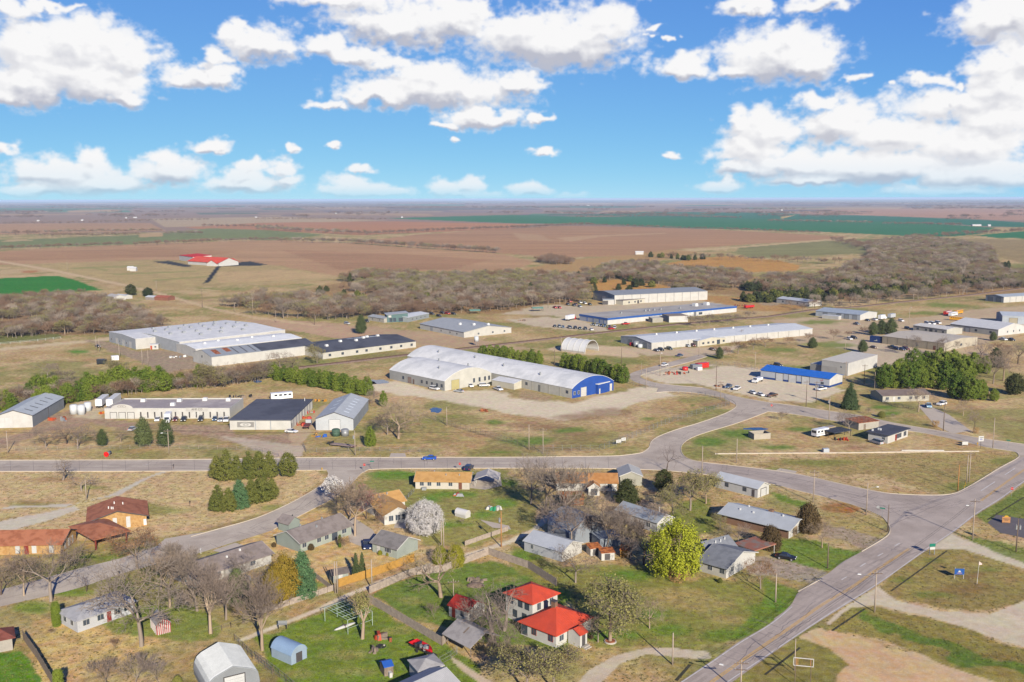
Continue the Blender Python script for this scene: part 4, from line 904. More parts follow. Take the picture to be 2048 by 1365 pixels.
# --- barrel-roofed works
bw = wallmat('#2E5CB8', RIB, .42); cream = wallmat('#E9E2CE', RIB)
R_BARREL = roofmat('#E2E2DF', .9, '#D0D1D0', var=.09, axis=1, k=.64, patch=.12)
H = bld('barrel_roofed_works', 'long barrel roofed metal works with bright blue arched end wall', 'works', (1144, 797.5), (1227, 781), (823, 727.4), 4.2, ('arch', 'w', 4.0), bw, R_BARREL, .15, wall2=wallmat('#DDD9CC', RIB, axis=1))
opening(H, 'garage', 'u', .27, 3.2, .05, 3.8, W_WHITE); opening(H, 'door', 'u', .93, 1.6, .05, 3.2, W_WHITE)
windows(H, 'u', (.06, .155), 1.2, 1.4, 1.4)
windows(H, 'w', (.025, .24), 1.3, 1.8, 1.2, M_DARKTRIM)
opening(H, 'panel', 'w', .17, 1.4, 0, 3.0, wallmat('#8C8C88'))
for s in (.06, .12, .21, .3): opening(H, 'pilaster', 'w', s, .18, 0, H.h, wallmat('#C9C4B4'))
roof_items(H, 'w', [(.15, .2), (.2, .42), (.3, .62), (.25, .85)], 'roof_vent', .6, .6, 1.3, M_VENT)
X = bld('blue_lean_to', 'bright blue box annex with white flat roof against the blue arched wall', 'annex', (1196.5, 789), (1219.5, 783), (1188, 786.5), 4.2, ('flat', 'u', 0), bw, roofmat('#D8D8D6'), .1)
opening(X, 'door', 'u', .12, .9, .05, 2.3, M_FRAME); opening(X, 'door', 'u', .75, 1.0, .05, 2.1, bw)
H = bld('barrel_roofed_hall', 'cream barrel roofed hall with arched gable facing the gravel yard', 'works', (889.5, 782.5), (779.5, 758.5), (984, 766), 4.4, ('arch', 'u', 4.2), wallmat('#C2C2BE', RIB), R_BARREL, .15, wall2=wallmat('#EBE7DA', RIB, axis=1))
opening(H, 'garage', 'w', .22, 4.6, .05, 4.2, wallmat('#D9CC8E', .5)); windows(H, 'w', (.62, .74, .86, .95), 1.0, 1.6, 1.8, M_DARKTRIM)
windows(H, 'u', (.05, .13, .22, .31, .40, .74), 1.2, 1.4, 1.3, M_DARKTRIM); opening(H, 'garage', 'u', .62, 3.0, .05, 3.0, wallmat('#A58E82')); opening(H, 'door', 'u', .55, 1.1, .05, 2.3, wallmat('#8B7469'))
roof_items(H, 'u', [(.3, .25), (.2, .75), (.6, .6)], 'roof_vent', .6, .6, 1.2)
H = bld('low_annex', 'low cream shed annex with white sloping roof between the two barrel roofs', 'annex', (1028, 780), (984, 772), (1044, 777), 2.7, ('shed', 'u', .9), cream, R_WHITE, .15)
# --- north-east works
H = bld('blue_trimmed_warehouse', 'very long flat roofed white warehouse with blue band below the roof edge', 'warehouse', (1215, 650), (1159, 641), (1486, 626), 4.2, ('flat', 'w', 0), wallmat('#B9BFD0', RIB), roofmat('#B7B2AA', None, '#A9A39B', patch=.06), .15, wall2=W_WHITE)
for a, b, sd in ((0, H.L, 'u'), (0, H.D, 'w')):
 MB().box(*onwall(H, sd, .5, (H.L if sd == 'u' else H.D) + .5, H.h - 1.1, 1.36, -.05, .17)).build('blue_band', mat('blue_fascia', alb('#2C62B4', .45), .6, .1, 1), H.root)
for s in (.12, .28, .5, .72): opening(H, 'pilaster', 'u', s, .5, 0, 3.0, mat('blue_fascia', '#2C62B4'))
opening(H, 'garage', 'u', .42, 4.5, .05, 3.1, W_GREY); opening(H, 'door', 'u', .1, 1.4, .05, 2.5, W_WHITE)
for s in (.33, .41, .6, .63, .8): opening(H, 'panel', 'w', s, 1.2, 1.8, 1.1, M_VENTW)
opening(H, 'panel', 'w', .655, 2.4, 0, 4.1, wallmat('#8E8E90')); opening(H, 'window', 'w', .70, 3.4, .8, 1.6, M_DARKTRIM)
roof_items(H, 'w', [(.5, .2), (.5, .38), (.5, .41), (.5, .45), (.5, .5), (.4, .63)], 'roof_vent', 1.2, 1.2, 1.1, M_VENT, flat=H.h + .2)
roof_items(H, 'w', [(.6, .80), (.62, .9)], 'air_handler', 4.0, 3.0, 2.0, M_VENTW, flat=H.h + .2)
X = bld('brown_roofed_block', 'white block with brown gravel roof standing against the long blue banded warehouse', 'annex', (1338, 645.5), (1324, 641), (1370, 642.5), 4.2, ('flat', 'w', 0), W_GREY, roofmat('#8B7E74'), .15, wall2=W_WHITE)
X = bld('metal_lean_to', 'small grey lean-to shed beside the brown roofed white block', 'shed', (1305, 646), (1326, 645), 6, 2.8, ('shed', 'u', .6), wallmat('#C6C0B2', RIB), roofmat('#B9B4A8'), .1)
H = bld('steel_warehouse', 'tall steel warehouse with slate grey roof and paneled white front wall near the woods', 'warehouse', (1229, 609), (1186.5, 600), (1391, 596), 7.2, ('gable', 'w', 1.8), wallmat('#B4BAC0', RIB), roofmat('#8E939A', RIB), .2, wall2=W_WHITE2)
for k in range(10): opening(H, 'pilaster', 'w', .09 * k + .09, .22, 0, H.h - .1, wallmat('#8F9296'))
opening(H, 'garage', 'u', .5, 5, .05, 4.5, W_WHITE)
X = bld('front_office', 'low cream office strip with brown flat roof in front of the tall steel warehouse', 'office', (1246, 610.5), (1324, 602.5), 9, 3.4, ('flat', 'u', 0), cream, roofmat('#8A8079'), .2)
windows(X, 'u', (.15, .3, .45, .62, .75, .9), 1.4, 1.0, 1.3, M_DARKTRIM); opening(X, 'door', 'u', .38, 2.2, .05, 2.6, M_DARKTRIM)
X = bld('loading_bay', 'small white loading bay with dark open dock at the west end of the steel warehouse', 'annex', (1228, 610), (1206, 610), 8, 3.8, ('flat', 'u', 0), W_WHITE2, roofmat('#A8ADB1'), .1)
opening(X, 'panel', 'u', .8, 4.5, .1, 3.2, M_DARKTRIM)
X = bld('small_white_store', 'small white flat roofed store at the east end of the steel warehouse', 'shed', (1393, 596.5), (1410, 595), 6, 3.4, ('flat', 'u', 0), W_WHITE, R_LGREY, .1)
H = bld('long_white_shed', 'very long white metal shed with pale grey low roof beside the railway', 'shed', (1303, 700), (1241.5, 686), (1598, 666), 3.9, ('gable', 'w', 1.6), W_GREY, R_GREY, .2, wall2=W_WHITE2)
for s in (.2, .68): opening(H, 'garage', 'u', s, 4.0, .05, 3.2, wallmat('#9AA0A4', .5))
for k in range(13): opening(H, 'pilaster', 'w', .07 + .07 * k, .2, 0, H.h - .1, wallmat('#A9A49A'))
roof_items(H, 'w', [(.52, .12), (.52, .24), (.52, .36), (.52, .47), (.52, .59), (.52, .7), (.52, .82)], 'roof_vent', 1.2, 1.2, .9, M_VENTW)
X = bld('cream_front_office', 'cream office wing with grey roof projecting from the very long white shed', 'office', (1395, 694), (1451, 687), (1376, 684.5), 3.3, ('gable', 'w', 1.2), cream, R_GREY, .3, wall2=wallmat('#BDB7A8', RIB))
windows(X, 'u', (.2, .38, .55, .93), 1.5, 1.1, 1.0, M_DARKTRIM); opening(X, 'pane', 'u', .74, 2.6, .1, 2.6)
# --- small offices near the woods
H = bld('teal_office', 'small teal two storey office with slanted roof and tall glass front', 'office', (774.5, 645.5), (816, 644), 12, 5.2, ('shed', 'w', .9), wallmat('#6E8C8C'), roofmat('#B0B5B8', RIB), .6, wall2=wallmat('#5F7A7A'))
for s in (.18, .36, .62, .75): opening(H, 'pane', 'u', s, 2.0, .4, 2.6)
opening(H, 'panel', 'u', .13, 2.0, 3.4, 1.4, W_WHITE)
X = bld('grey_clinic', 'low grey wing with flat metal roof adjoining the teal office', 'office', (816, 645), (858, 636), 14, 3.2, ('gable', 'u', .9), wallmat('#A9B0B2'), R_GREY, .3); windows(X, 'u', (.2, .4, .6, .8), 1.3, 1, 1.2)
X = bld('old_white_house', 'old small white house with grey roof left of the teal office', 'house', (768, 646), (736, 641), 9, 2.8, ('gable', 'u', 1.0), wallmat('#CFC9BD'), roofmat('#A5A9AB', RIB), .4); windows(X, 'u', (.25, .7), 1.1, 1, 1.1)
H = bld('white_workshop', 'white L shaped workshop with grey metal roof between the two factory roads', 'workshop', (928, 676), (840, 658), (1011, 664), 3.4, ('gable', 'u', 2.6), W_PLAIN, roofmat('#A9ADB0', RIB), .4, wall2=wallmat('#E2DED4'))
opening(H, 'garage', 'u', .72, 3, .05, 2.6, W_GREY); windows(H, 'u', (.15, .3, .5), 1.2, 1.1, 1.1); windows(H, 'w', (.3, .6, .85), 1.2, 1.1, 1.1)
roof_items(H, 'u', [(.2, .4), (.4, .3), (.1, .6)], 'air_handler', 1.6, 1.6, 1.2, M_VENTW)
# --- blue roofed garage block and its neighbours
DOORFRAME = M_DARKTRIM
H = bld('blue_roofed_garage', 'white repair garage with bright blue roof, blue plinth and three tall bay doors', 'garage', (1658.5, 776), (1521, 757), (1682, 767.5), 4.0, ('gable', 'u', 1.6), wallmat('#D5DAE4', RIB), roofmat('#1F62B8', RIB, k=.75), .35, wall2=W_WHITE, foot=(.9, mat('blue_plinth', alb('#27509C', .4), .6, .1, 1)))
for s in (.335, .525, .715): opening(H, 'garage', 'u', s, 3.6, .05, 3.5, wallmat('#F0F0F0', .45))
windows(H, 'u', (.1,), 1.3, 1.2, .9, M_DARKTRIM)
marks(H.root, H.sy, -.03, [(.11 * H.L - .5, 2.9, .5, .4), (.11 * H.L + .25, 2.85, 1.0, .22), (.11 * H.L + .1, 2.5, .9, .1)], mat('red_letters', alb('#C8605A', .45), .6, .1, 1))
H = bld('white_metal_warehouse', 'tall white metal warehouse with pale roof behind the blue roofed garage', 'warehouse', (1695, 752.5), (1754, 734), (1643.5, 745.7), 6.0, ('shed', 'u', .4), W_WHITE, roofmat('#CDC8BE', RIB), .15, wall2=wallmat('#C6C4C0', RIB))
opening(H, 'panel', 'w', .7, 8, 0, 3.6, wallmat('#B6B4B2', .5)); windows(H, 'w', (.25,), 1, 3.6, .7)
X = bld('warehouse_lean_to', 'lower white lean-to on the west side of the tall white metal warehouse', 'annex', (1643, 745), (1620, 741), 12, 3.4, ('shed', 'u', .5), wallmat('#C6C4C0', RIB), roofmat('#C4C0B8', RIB), .1)
H = bld('mobile_home', 'cream single storey house with brown shingle roof below the bright evergreen grove', 'house', (1765, 805), (1858, 802), (1743.5, 795), 2.8, ('gable', 'u', 1.3), wallmat('#D9D3C2'), roofmat('#7E7068', None, '#74665F'), .5, wall2=wallmat('#C9CBB8'), trim=M_FRAME)
windows(H, 'u', (.1, .35, .6, .72, .88), 1.2, 1, 1.1); opening(H, 'door', 'u', .24, 1, .1, 2.1); 
H = bld('corner_store', 'white single storey store with dark flat roof and glazed corner front', 'store', (1775, 888), (1736, 880.5), (1817, 874), 2.9, ('flat', 'w', 0), W_PLAIN, roofmat('#4A4D58', None, '#42454F', k=.7), .7, wall2=wallmat('#E9E4DA'))
opening(H, 'pane', 'w', .55, 3.6, .7, 1.6); opening(H, 'pane', 'w', .85, 2.0, .7, 1.6); opening(H, 'door', 'w', .4, 1.2, .1, 2.2, mat('red_door', alb('#A03A30', .4), .6, .1, 1)); windows(H, 'u', (.2,), .9, 1.1, .9)
roof_items(H, 'w', [(.7, .3), (.9, .1), (.8, .3)], 'roof_vent', .5, .5, .6, M_VENTW, flat=H.h + .2)
X = bld('rusty_roofed_shed', 'old white shed with rusty flat roof behind the corner store', 'shed', (1717, 861), (1757, 856), 7, 2.6, ('shed', 'u', .3), wallmat('#CFC6B8'), M_RUST, .2); opening(X, 'door', 'u', .3, 1, 0, 2, M_WOOD)
X = bld('block_ruin', 'low roofless white block enclosure on the grass island', 'ruin', (1508, 880), (1541, 878), 4.5, 2.0, ('parapet', 'u', 0), wallmat('#CFC4B2'), mat('ruin_floor', alb('#A99F90'), .9, .3, 1))
X.roof.location.z = -1.3
# --- east cluster
H = bld('two_door_shed', 'white steel shed with grey roof and two large doors at the far right', 'shed', (2007, 606), (1971, 602), (2044, 599.5), 4.6, ('gable', 'w', 1.2), wallmat('#C3C8CC', RIB), roofmat('#A9B2BA', RIB), .2, wall2=W_WHITE2)
for s in (.27, .72): opening(H, 'garage', 'u', s, 4, .05, 3.6, wallmat('#9BA1A8', .5))
for s in (.2, .4, .6, .8): opening(H, 'pilaster', 'w', s, .2, 0, H.h - .1, wallmat('#8F9296'))
H = bld('low_white_building', 'low white building with pale roof half hidden by grey shrubs near the cedars', 'building', (1618, 614), (1553, 606), (1636, 611), 3.6, ('gable', 'u', 1.2), W_WHITE2, roofmat('#BFC4C8', RIB), .3); windows(H, 'u', (.15, .35, .6, .8), 1.4, 1.2, 1.1, M_DARKTRIM)
H = bld('service_shop', 'white service shop with blue grey roof, side annex and parked trucks', 'shop', (1720, 641), (1631, 632.5), (1752.5, 635), 3.7, ('gable', 'u', 1.6), wallmat('#C9CFD6', RIB), roofmat('#A3AEBA', RIB), .3, wall2=W_WHITE)
for s in (.12, .3, .47, .78): opening(H, 'garage', 'u', s, 3.2, .05, 3.0, wallmat('#9FA6AE', .5))
X = bld('shop_annex', 'low white box annex along the front of the blue grey roofed service shop', 'annex', (1677, 640), (1644, 637), 4, 2.2, ('flat', 'u', 0), W_WHITE2, R_LGREY, .1)
H = bld('tan_warehouse', 'tan metal warehouse with beige low roof behind bare trees', 'warehouse', (1888, 703), (1764, 687.5), (1936, 688), 4.4, ('gable', 'u', 1.2), wallmat('#B9AD97', RIB), roofmat('#C6BCAC', RIB), .2, wall2=wallmat('#D8CDB8', RIB))
for k in range(6): opening(H, 'pilaster', 'u', .16 * k + .1, .2, 0, H.h - .1, wallmat('#A2967F'))
windows(H, 'u', (.42,), 1.6, 1.2, 1.3); opening(H, 'door', 'u', .15, 1.4, .05, 2.3, wallmat('#7A4B3A')); windows(H, 'w', (.5,), 2, 1.4, 1.1, M_DARKTRIM)
H = bld('cream_office_block', 'small cream office with white roof between two larger warehouses', 'office', (1893, 671), (1826, 661.5), (1911, 666), 3.4, ('gable', 'u', .9), wallmat('#D7D3C6'), roofmat('#D8D4CC', RIB), .3); windows(H, 'u', (.1, .3, .6, .85), 1.6, 1.1, 1.2); opening(H, 'pane', 'u', .46, 2.4, .2, 2.4)
H = bld('white_roofed_warehouse', 'wide white gabled warehouse with off white roof and windowed gable', 'warehouse', (1996, 672.5), (1900, 660), (2036, 663), 3.9, ('gable', 'u', 3.0), wallmat('#CFCCC4', RIB), roofmat('#D3D3D2', RIB), .3, wall2=W_WHITE)
windows(H, 'u', (.15, .45, .8), 1.5, 1.2, 1.2, M_DARKTRIM); opening(H, 'garage', 'u', .63, 3, .05, 2.8, W_GREY); windows(H, 'w', (.3, .5, .7), 1, 1.4, 1.2)
X = bld('gabled_annex', 'small white gabled annex at the right end of the wide off white roof', 'annex', (2024, 669), (2000, 666), (2046, 664), 3.4, ('gable', 'u', 2.0), W_WHITE2, roofmat('#D3D3D2', RIB), .2)
H = bld('blue_grey_hangar', 'large pale blue grey metal hangar cut by the right edge of the photo', 'hangar', (2004, 648), (1992, 641), (2140, 642), 5.4, ('gable', 'w', 1.8), wallmat('#B9C4D2', RIB), roofmat('#B4BCC6', RIB), .2, wall2=wallmat('#CDD4DC', RIB)); opening(H, 'garage', 'w', .14, 5, .05, 4, wallmat('#C4B99E', .5))
H = bld('sign_truck_box', 'dark blue box trailer with pale script lettering on its side', 'trailer', (1763, 687), (1739, 684.5), 2.6, 3.4, ('flat', 'u', 0), mat('navy_panel', alb('#23407E', .4), .5, .1, 1), mat('navy_panel', '#23407E'), .02)
sq = MB(); pr_ = [(-.95, .9), (-.6, 2.0), (-.75, 1.1), (-.3, 1.35), (-.2, 1.0), (.1, 1.35), (.2, 1.0), (.45, 1.35), (.55, 1.0), (.9, 1.3)]
for a_, b_ in zip(pr_, pr_[1:]): sq.tube((H.L * .5 + a_[0], -.04 * H.sy, a_[1]), (H.L * .5 + b_[0], -.04 * H.sy, b_[1]), .07, .07, 5)
sq.build('lettering', M_FRAME, H.root)
# houses of the neighbourhood
BRICK_O = mat('tan_brick', alb('#D6AC72', .42), 0.9, 0.15, 0.8, fine=5, col2=alb('#C99A5E', .42), patch=1.5)
R_RED = roofmat('#9C6448', None, '#8A543A', k=.8, patch=.6)
def shingle(h, h2, k=.68): return roofmat(h, None, h2, k=k, patch=.7, rough=.92)
H = bld('brick_church_hall', 'orange brick hall with broad reddish brown gable roof and tall white windows', 'church', (178, 1066), (294, 1052), (150, 1040), 2.9, ('gable', 'w', 2.0), BRICK_O, R_RED, .6, trim=M_DARKTRIM)
for s in (.45, .68): opening(H, 'panel', 'u', s, 1.0, .2, 2.9, wallmat('#E9E9E6'), label='tall white window panel')
opening(H, 'panel', 'u', .2, .9, .8, 1.8, wallmat('#E9E9E6')); opening(H, 'panel', 'u', .97, .7, .3, 1.6, M_VENTW)
roof_items(H, 'w', [(.4, .25), (.43, .2), (.35, .35), (.6, .5), (.45, .55)], 'roof_pipe', .25, .25, .6, M_VENTW)
P = bld('church_portico', 'reddish brown hipped porte cochere on red posts joining the church wings', 'portico', (192, 1102), (256, 1085), (160, 1072), 3.0, ('hip', 'u', 1.5), BRICK_O, R_RED, .7)
for o in [c for c in P.root.children if c.name.startswith('wall')]: bpy.data.objects.remove(o)
RP_ = mat('red_post_paint', alb('#8E3B2C', .5), .7, .15, 1)
for fx, fy in ((.02, .03), (.98, .03), (.98, .97), (.02, .97)): MB().rbox((fx * P.L, fy * P.D * P.sy, 0), .3, .3, 2.9).build('post', RP_, P.root)
H = bld('church_wing', 'long low brick church wing with reddish brown roof cut by the left edge', 'church', (123, 1108), (-70, 1112), (172, 1081), 2.7, ('gable', 'u', 1.8), BRICK_O, R_RED, .7, trim=M_DARKTRIM)
for s in (.1, .28, .45, .68, .85): opening(H, 'panel', 'u', s, 1.1, .3, 2.0, wallmat('#E2E2DE'))
opening(H, 'door', 'u', .36, 1.0, .05, 2.1, mat('red_door', alb('#A03A30', .4), .6, .1, 1))
for s in (.25, .5, .75): opening(H, 'panel', 'w', s, .7, .4, 1.9, wallmat('#E2E2DE'))
H = bld('white_ranch_house', 'long white ranch house with pale grey hipped roof behind a bare tree', 'house', (156, 1266), (268, 1226), 7.0, 2.6, ('hip', 'u', 1.3), wallmat('#E6E7EA', .3), shingle('#A6A5A6', '#9C9B9C'), .6)
windows(H, 'u', (.15, .4, .7, .88), 1.3, 1, 1.1); windows(H, 'w', (.3, .7), 1, 1, 1.1); opening(H, 'door', 'u', .55, .9, .05, 2.1, mat('red_door', '#A03A30'))
H = bld('striped_play_barn', 'little red and white striped barn shed with grey gambrel roof', 'shed', (314, 1271), (342, 1264), (303, 1254), 2.0, ('gable', 'w', 1.3), mat('barn_red', alb('#C23A3A', .42), .7, .15, 1), roofmat('#9A9693', None, '#8A8683'), .12)
for k in range(7): opening(H, 'pilaster', 'u', .09 + .137 * k, .16, 0, 2.0 + (1.1 if 2 <= k <= 4 else .35 if k in (1, 5) else 0), M_FRAME)
for k in range(5): opening(H, 'pilaster', 'w', .1 + .2 * k, .16, 0, 1.95, M_FRAME)
H = bld('ribbed_quonset', 'large ribbed silver quonset hut with white door at the bottom edge', 'quonset hut', (415, 1399), (520, 1372), 10.2, 1.0, ('ridged', 'w', 3.7), wallmat('#A6AAAE', .4), mat('quonset_steel', alb('#B4B8BC', .5), .6, .12, .5, metal=.1), .05, thick=.08)
rb = MB()
for k in range(18):
 y = (k + .5) / 18 * H.D
 for (a, b) in zip(H.prof, H.prof[1:]):
  rb.quad(*H.Y([(a[0], y - .16, a[1] + .1), (b[0], y - .16, b[1] + .1), (b[0], y, b[1] + .42), (a[0], y, a[1] + .42)])); rb.quad(*H.Y([(a[0], y, a[1] + .42), (b[0], y, b[1] + .42), (b[0], y + .16, b[1] + .1), (a[0], y + .16, a[1] + .1)]))
struct(rb.build('roof_ribs', MATS['quonset_steel'], H.root), 'stuff')
opening(H, 'garage', 'u', .52, 3.4, .05, 3.0, wallmat('#F2F2F0', .45))
H = bld('grey_roofed_house', 'long white house with brown grey shingle roof behind bare trees', 'house', (388, 1178), (543, 1127), 9.0, 2.5, ('gable', 'u', 1.6), wallmat('#DBD7CE'), shingle('#8A7E78', '#7D726C'), .6, trim=M_FRAME); windows(H, 'u', (.12, .3, .5, .75), 1.3, 1, 1.1); opening(H, 'door', 'u', .62, 1, .05, 2.1, wallmat('#8FA0AE'))
roof_items(H, 'u', [(.5, .3), (.7, .4)], 'roof_vent', .4, .4, .4, M_VENTW)
X = bld('back_porch', 'small flat brown porch roof on the garden side of the brown grey shingle house', 'porch', (452, 1160), (500, 1142), 3.0, 2.3, ('flat', 'u', 0), wallmat('#C9C3BA'), shingle('#8A7E78', '#7D726C'), .2)
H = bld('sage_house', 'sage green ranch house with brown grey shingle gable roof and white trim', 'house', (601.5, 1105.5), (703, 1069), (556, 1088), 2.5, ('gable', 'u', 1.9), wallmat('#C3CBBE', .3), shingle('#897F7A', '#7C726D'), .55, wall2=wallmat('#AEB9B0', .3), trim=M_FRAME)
windows(H, 'u', (.07, .35, .5), 1.2, 1, 1.2); opening(H, 'pane', 'u', .66, 1.8, .1, 2.1); windows(H, 'u', (.85,), 1.4, 1, 1.2)
roof_items(H, 'u', [(.45, .3), (.7, .6), (.3, .65)], 'roof_vent', .4, .4, .5)
X = bld('sage_house_wing', 'short cross gable on the street side of the sage green house', 'house', (600, 1058), (578, 1066), 4.0, 2.4, ('gable', 'w', 1.3), wallmat('#AEB9B0', .3), shingle('#897F7A', '#7C726D'), .4)
H = bld('sage_garage', 'sage green gabled garage with white trim and grey shingle roof', 'garage', (794, 1118), (836, 1099.5), (746, 1103.5), 2.5, ('gable', 'w', 1.8), wallmat('#BCC5BA', .3), shingle('#7F7A77', '#736E6B'), .5, wall2=wallmat('#C4CCBF', .3), trim=M_FRAME)
windows(H, 'w', (.3, .42), 1.0, 1, .9); opening(H, 'door', 'w', .75, 1.0, .05, 2.2, M_FRAME)
H = bld('fence_shed', 'tiny sage garden shed with dark roof by the yellow board fence', 'shed', (666, 1167), (697, 1161), 2.8, 1.9, ('gable', 'u', .7), wallmat('#BFC7BC', .3), shingle('#6A615C', '#5E5651'), .3); opening(H, 'door', 'u', .5, .9, .05, 1.7, M_FRAME)
TAN1 = shingle('#C69A5E', '#BC9054', .62)
H = bld('tan_roofed_house', 'white house with tan cross gabled roof behind the big white blossom tree', 'house', (769, 1051), (822, 1043), (744, 1024), 2.6, ('gable', 'w', 1.7), W_PLAIN, TAN1, .5, trim=M_FRAME)
windows(H, 'u', (.25, .5, .75), 1.2, .9, 1.4); windows(H, 'w', (.5,), 1.1, 1, 1.1)
X = bld('tan_roofed_wing', 'rear wing with tan gable roof beside the pink flowering shrub', 'house', (748, 1032), (810, 1019), 8.0, 2.6, ('gable', 'u', 1.8), W_PLAIN, TAN1, .5, trim=M_FRAME)
roof_items(X, 'u', [(.3, .3), (.6, .4)], 'roof_vent', .35, .35, .5)
H = bld('tan_roofed_ranch', 'white ranch house with broad tan shingle roof beside the white carport', 'house', (939, 979.5), (831, 978), 8.5, 2.4, ('gable', 'u', 1.5), wallmat('#E7DFCF'), TAN1, .5, trim=M_FRAME)
windows(H, 'u', (.35, .57, .74, .88), 1.1, 1.0, 1.1); opening(H, 'door', 'u', .17, 1, .05, 2.1, wallmat('#8B5A46')); roof_items(H, 'u', [(.2, .3), (.7, .75), (.45, .3)], 'roof_pipe', .25, .25, .5)
MB().rbox((H.L * .83, -1.0 * H.sy, 0), 1.3, .8, .8).build('air_conditioner', M_VENT, H.root)
def carport(name, label, O, A, depth, h, rise, roofm, axis='w', posts=M_FRAME, cat='carport', over=.15, mid=True):
 H = bld(name, label, cat, O, A, depth, h, ('gable', axis, rise) if rise else ('flat', axis, 0), M_FRAME, roofm, over)
 for o in [c for c in H.root.children if c.name.split('.')[0] == 'wall']: bpy.data.objects.remove(o)
 ps = [(.02, .03), (.98, .03), (.98, .97), (.02, .97)] + ([(.02, .5), (.98, .5)] if mid else [])
 for fx, fy in ps: MB().rbox((fx * H.L, fy * H.D * H.sy, 0), .12, .12, h).build('post', posts, H.root)
 return H
carport('metal_carport', 'pale gabled metal carport on thin posts beside the tan shingle ranch house', (949, 974), (996, 975), 7.0, 2.2, 1.3, roofmat('#C5BFB8', RIB))
ORG = shingle('#B98550', '#AC7844', .62)
H = bld('orange_roofed_house', 'white house with orange brown shingle roof behind tall bare trees', 'house', (1234, 983), (1113, 982), 8.0, 2.6, ('gable', 'u', 1.6), W_PLAIN, ORG, .5, trim=M_FRAME); windows(H, 'u', (.12, .55, .74, .9), 1.2, 1, 1.2)
X = bld('gabled_porch', 'small gabled porch with orange roof in the middle of the orange roofed house', 'porch', (1177, 992), (1199, 992), 3.0, 2.5, ('gable', 'w', 1.1), W_PLAIN, ORG, .35, trim=M_FRAME); opening(X, 'pane', 'u', .5, 1.8, .2, 1.8)
H = bld('grey_gable_garage', 'grey gabled garage with metal roof beside the orange roofed house', 'garage', (1240, 972), (1284, 972), 8.0, 3.0, ('gable', 'w', 1.3), wallmat('#C2BFAF', RIB), roofmat('#B2B2AF', RIB), .3, trim=M_FRAME); opening(H, 'panel', 'u', .5, 3, .1, 2.0, wallmat('#B2AE9E', .5))
H = bld('orange_deck_shed', 'orange board shed with brown roof in the yard of the orange roofed house', 'shed', (1127, 1012), (1168, 1010), 4, 2.0, ('shed', 'u', .5), mat('orange_boards', alb('#C2713A', .42), .8, .25, 1.2), shingle('#B0703C', '#A4643A', .55), .3)
H = bld('long_white_garage', 'long white outbuilding with pale metal roof and white garage door by the corner', 'garage', (1515, 996.5), (1537.5, 988), (1430.5, 974.5), 2.7, ('gable', 'w', 1.3), W_PLAIN, roofmat('#BDC1C5', RIB), .3, wall2=wallmat('#DEDEDC', .3), trim=M_FRAME)
opening(H, 'garage', 'u', .5, 2.6, .05, 2.2, M_FRAME); windows(H, 'w', (.3, .72), 1.1, 1.1, 1.0, M_DARKTRIM); opening(H, 'door', 'w', .1, .9, .05, 2.1, M_DARKTRIM)
H = bld('grey_roofed_cottage', 'white cottage with blue grey metal roof left of the bright yellow green tree', 'house', (1314, 1067), (1345.5, 1056), (1228, 1041), 2.8, ('gable', 'w', 1.5), W_PLAIN, roofmat('#9AA2AB', RIB), .35, wall2=wallmat('#D9DADC', .3), trim=M_FRAME); windows(H, 'u', (.3, .65), 1.1, 1, 1.2); windows(H, 'w', (.2, .5, .8), 1.2, 1, 1.1); MB().tube((H.L * .8, H.D * .25 * H.sy, 3.4), (H.L * .8, H.D * .25 * H.sy, 5.0), .12).build('flue_pipe', M_VENTW, H.roof)
H = bld('white_garage', 'white gabled garage with pale grey roof at the end of the gravel lane', 'garage', (1124, 1124.5), (1163.5, 1106), (1055, 1099), 2.5, ('gable', 'w', 1.5), W_PLAIN, roofmat('#B6BABF', RIB), .3, wall2=wallmat('#D3D5D8', .3), trim=M_FRAME); windows(H, 'w', (.78,), .7, 1.1, 1.0)
H = bld('silver_quonset', 'corrugated silver quonset barn overgrown by bare trees', 'quonset hut', (1150, 1092), (1210, 1075), (1104, 1066), 2.6, ('arch', 'w', 3.6), wallmat('#A9B0B8', .4), mat('dull_quonset', alb('#9AA2AC', .6), .5, .2, .5, metal=.3, col2=alb('#7B7F88', .6), patch=.5), .05)
H = bld('silver_lean_to', 'low corrugated shed leaning beside the rusty little sheds', 'shed', (1200, 1098), (1244, 1090), 4, 2.3, ('shed', 'u', .4), wallmat('#AAB2BB', .4), roofmat('#98A0A8', RIB), .1)
for k, (O, A, lab) in enumerate((((1181, 1113), (1203, 1110), 'leaning little shed with rusty roof, left of the rusty trio'), ((1203, 1122), (1229, 1120), 'open fronted little shed with orange rusty roof, in the middle of the rusty trio'), ((1240, 1115), (1261, 1117), 'yellow rusty little tin shed, right of the rusty trio'))):
 H = bld('rusty_shed', lab, 'shed', O, A, 2.4, 1.8, ('shed', 'u', .35), (W_PLAIN, W_PLAIN, mat('yellow_rust', alb('#B98A3E', .42), .85, .35, 1))[k], mat('bright_rust', alb('#B9703A', .6), .85, .35, 1.2, col2=alb('#8A4A2A', .6), patch=1.5), .15)
 if k < 2: opening(H, 'panel', 'u', .45, 1.3, .1, 1.5, M_DARKTRIM)
BRICK_B = mat('brown_brick', alb('#8A6A55', .5), .9, .15, .8, fine=5)
H = bld('metal_roofed_house', 'low brown brick house with wide pale grey metal roof near the junction', 'house', (1577, 1078), (1612, 1058), (1436, 1048), 2.5, ('gable', 'w', 1.4), W_PLAIN, roofmat('#B3B8BC', RIB), .8, wall2=BRICK_B, trim=M_FRAME)
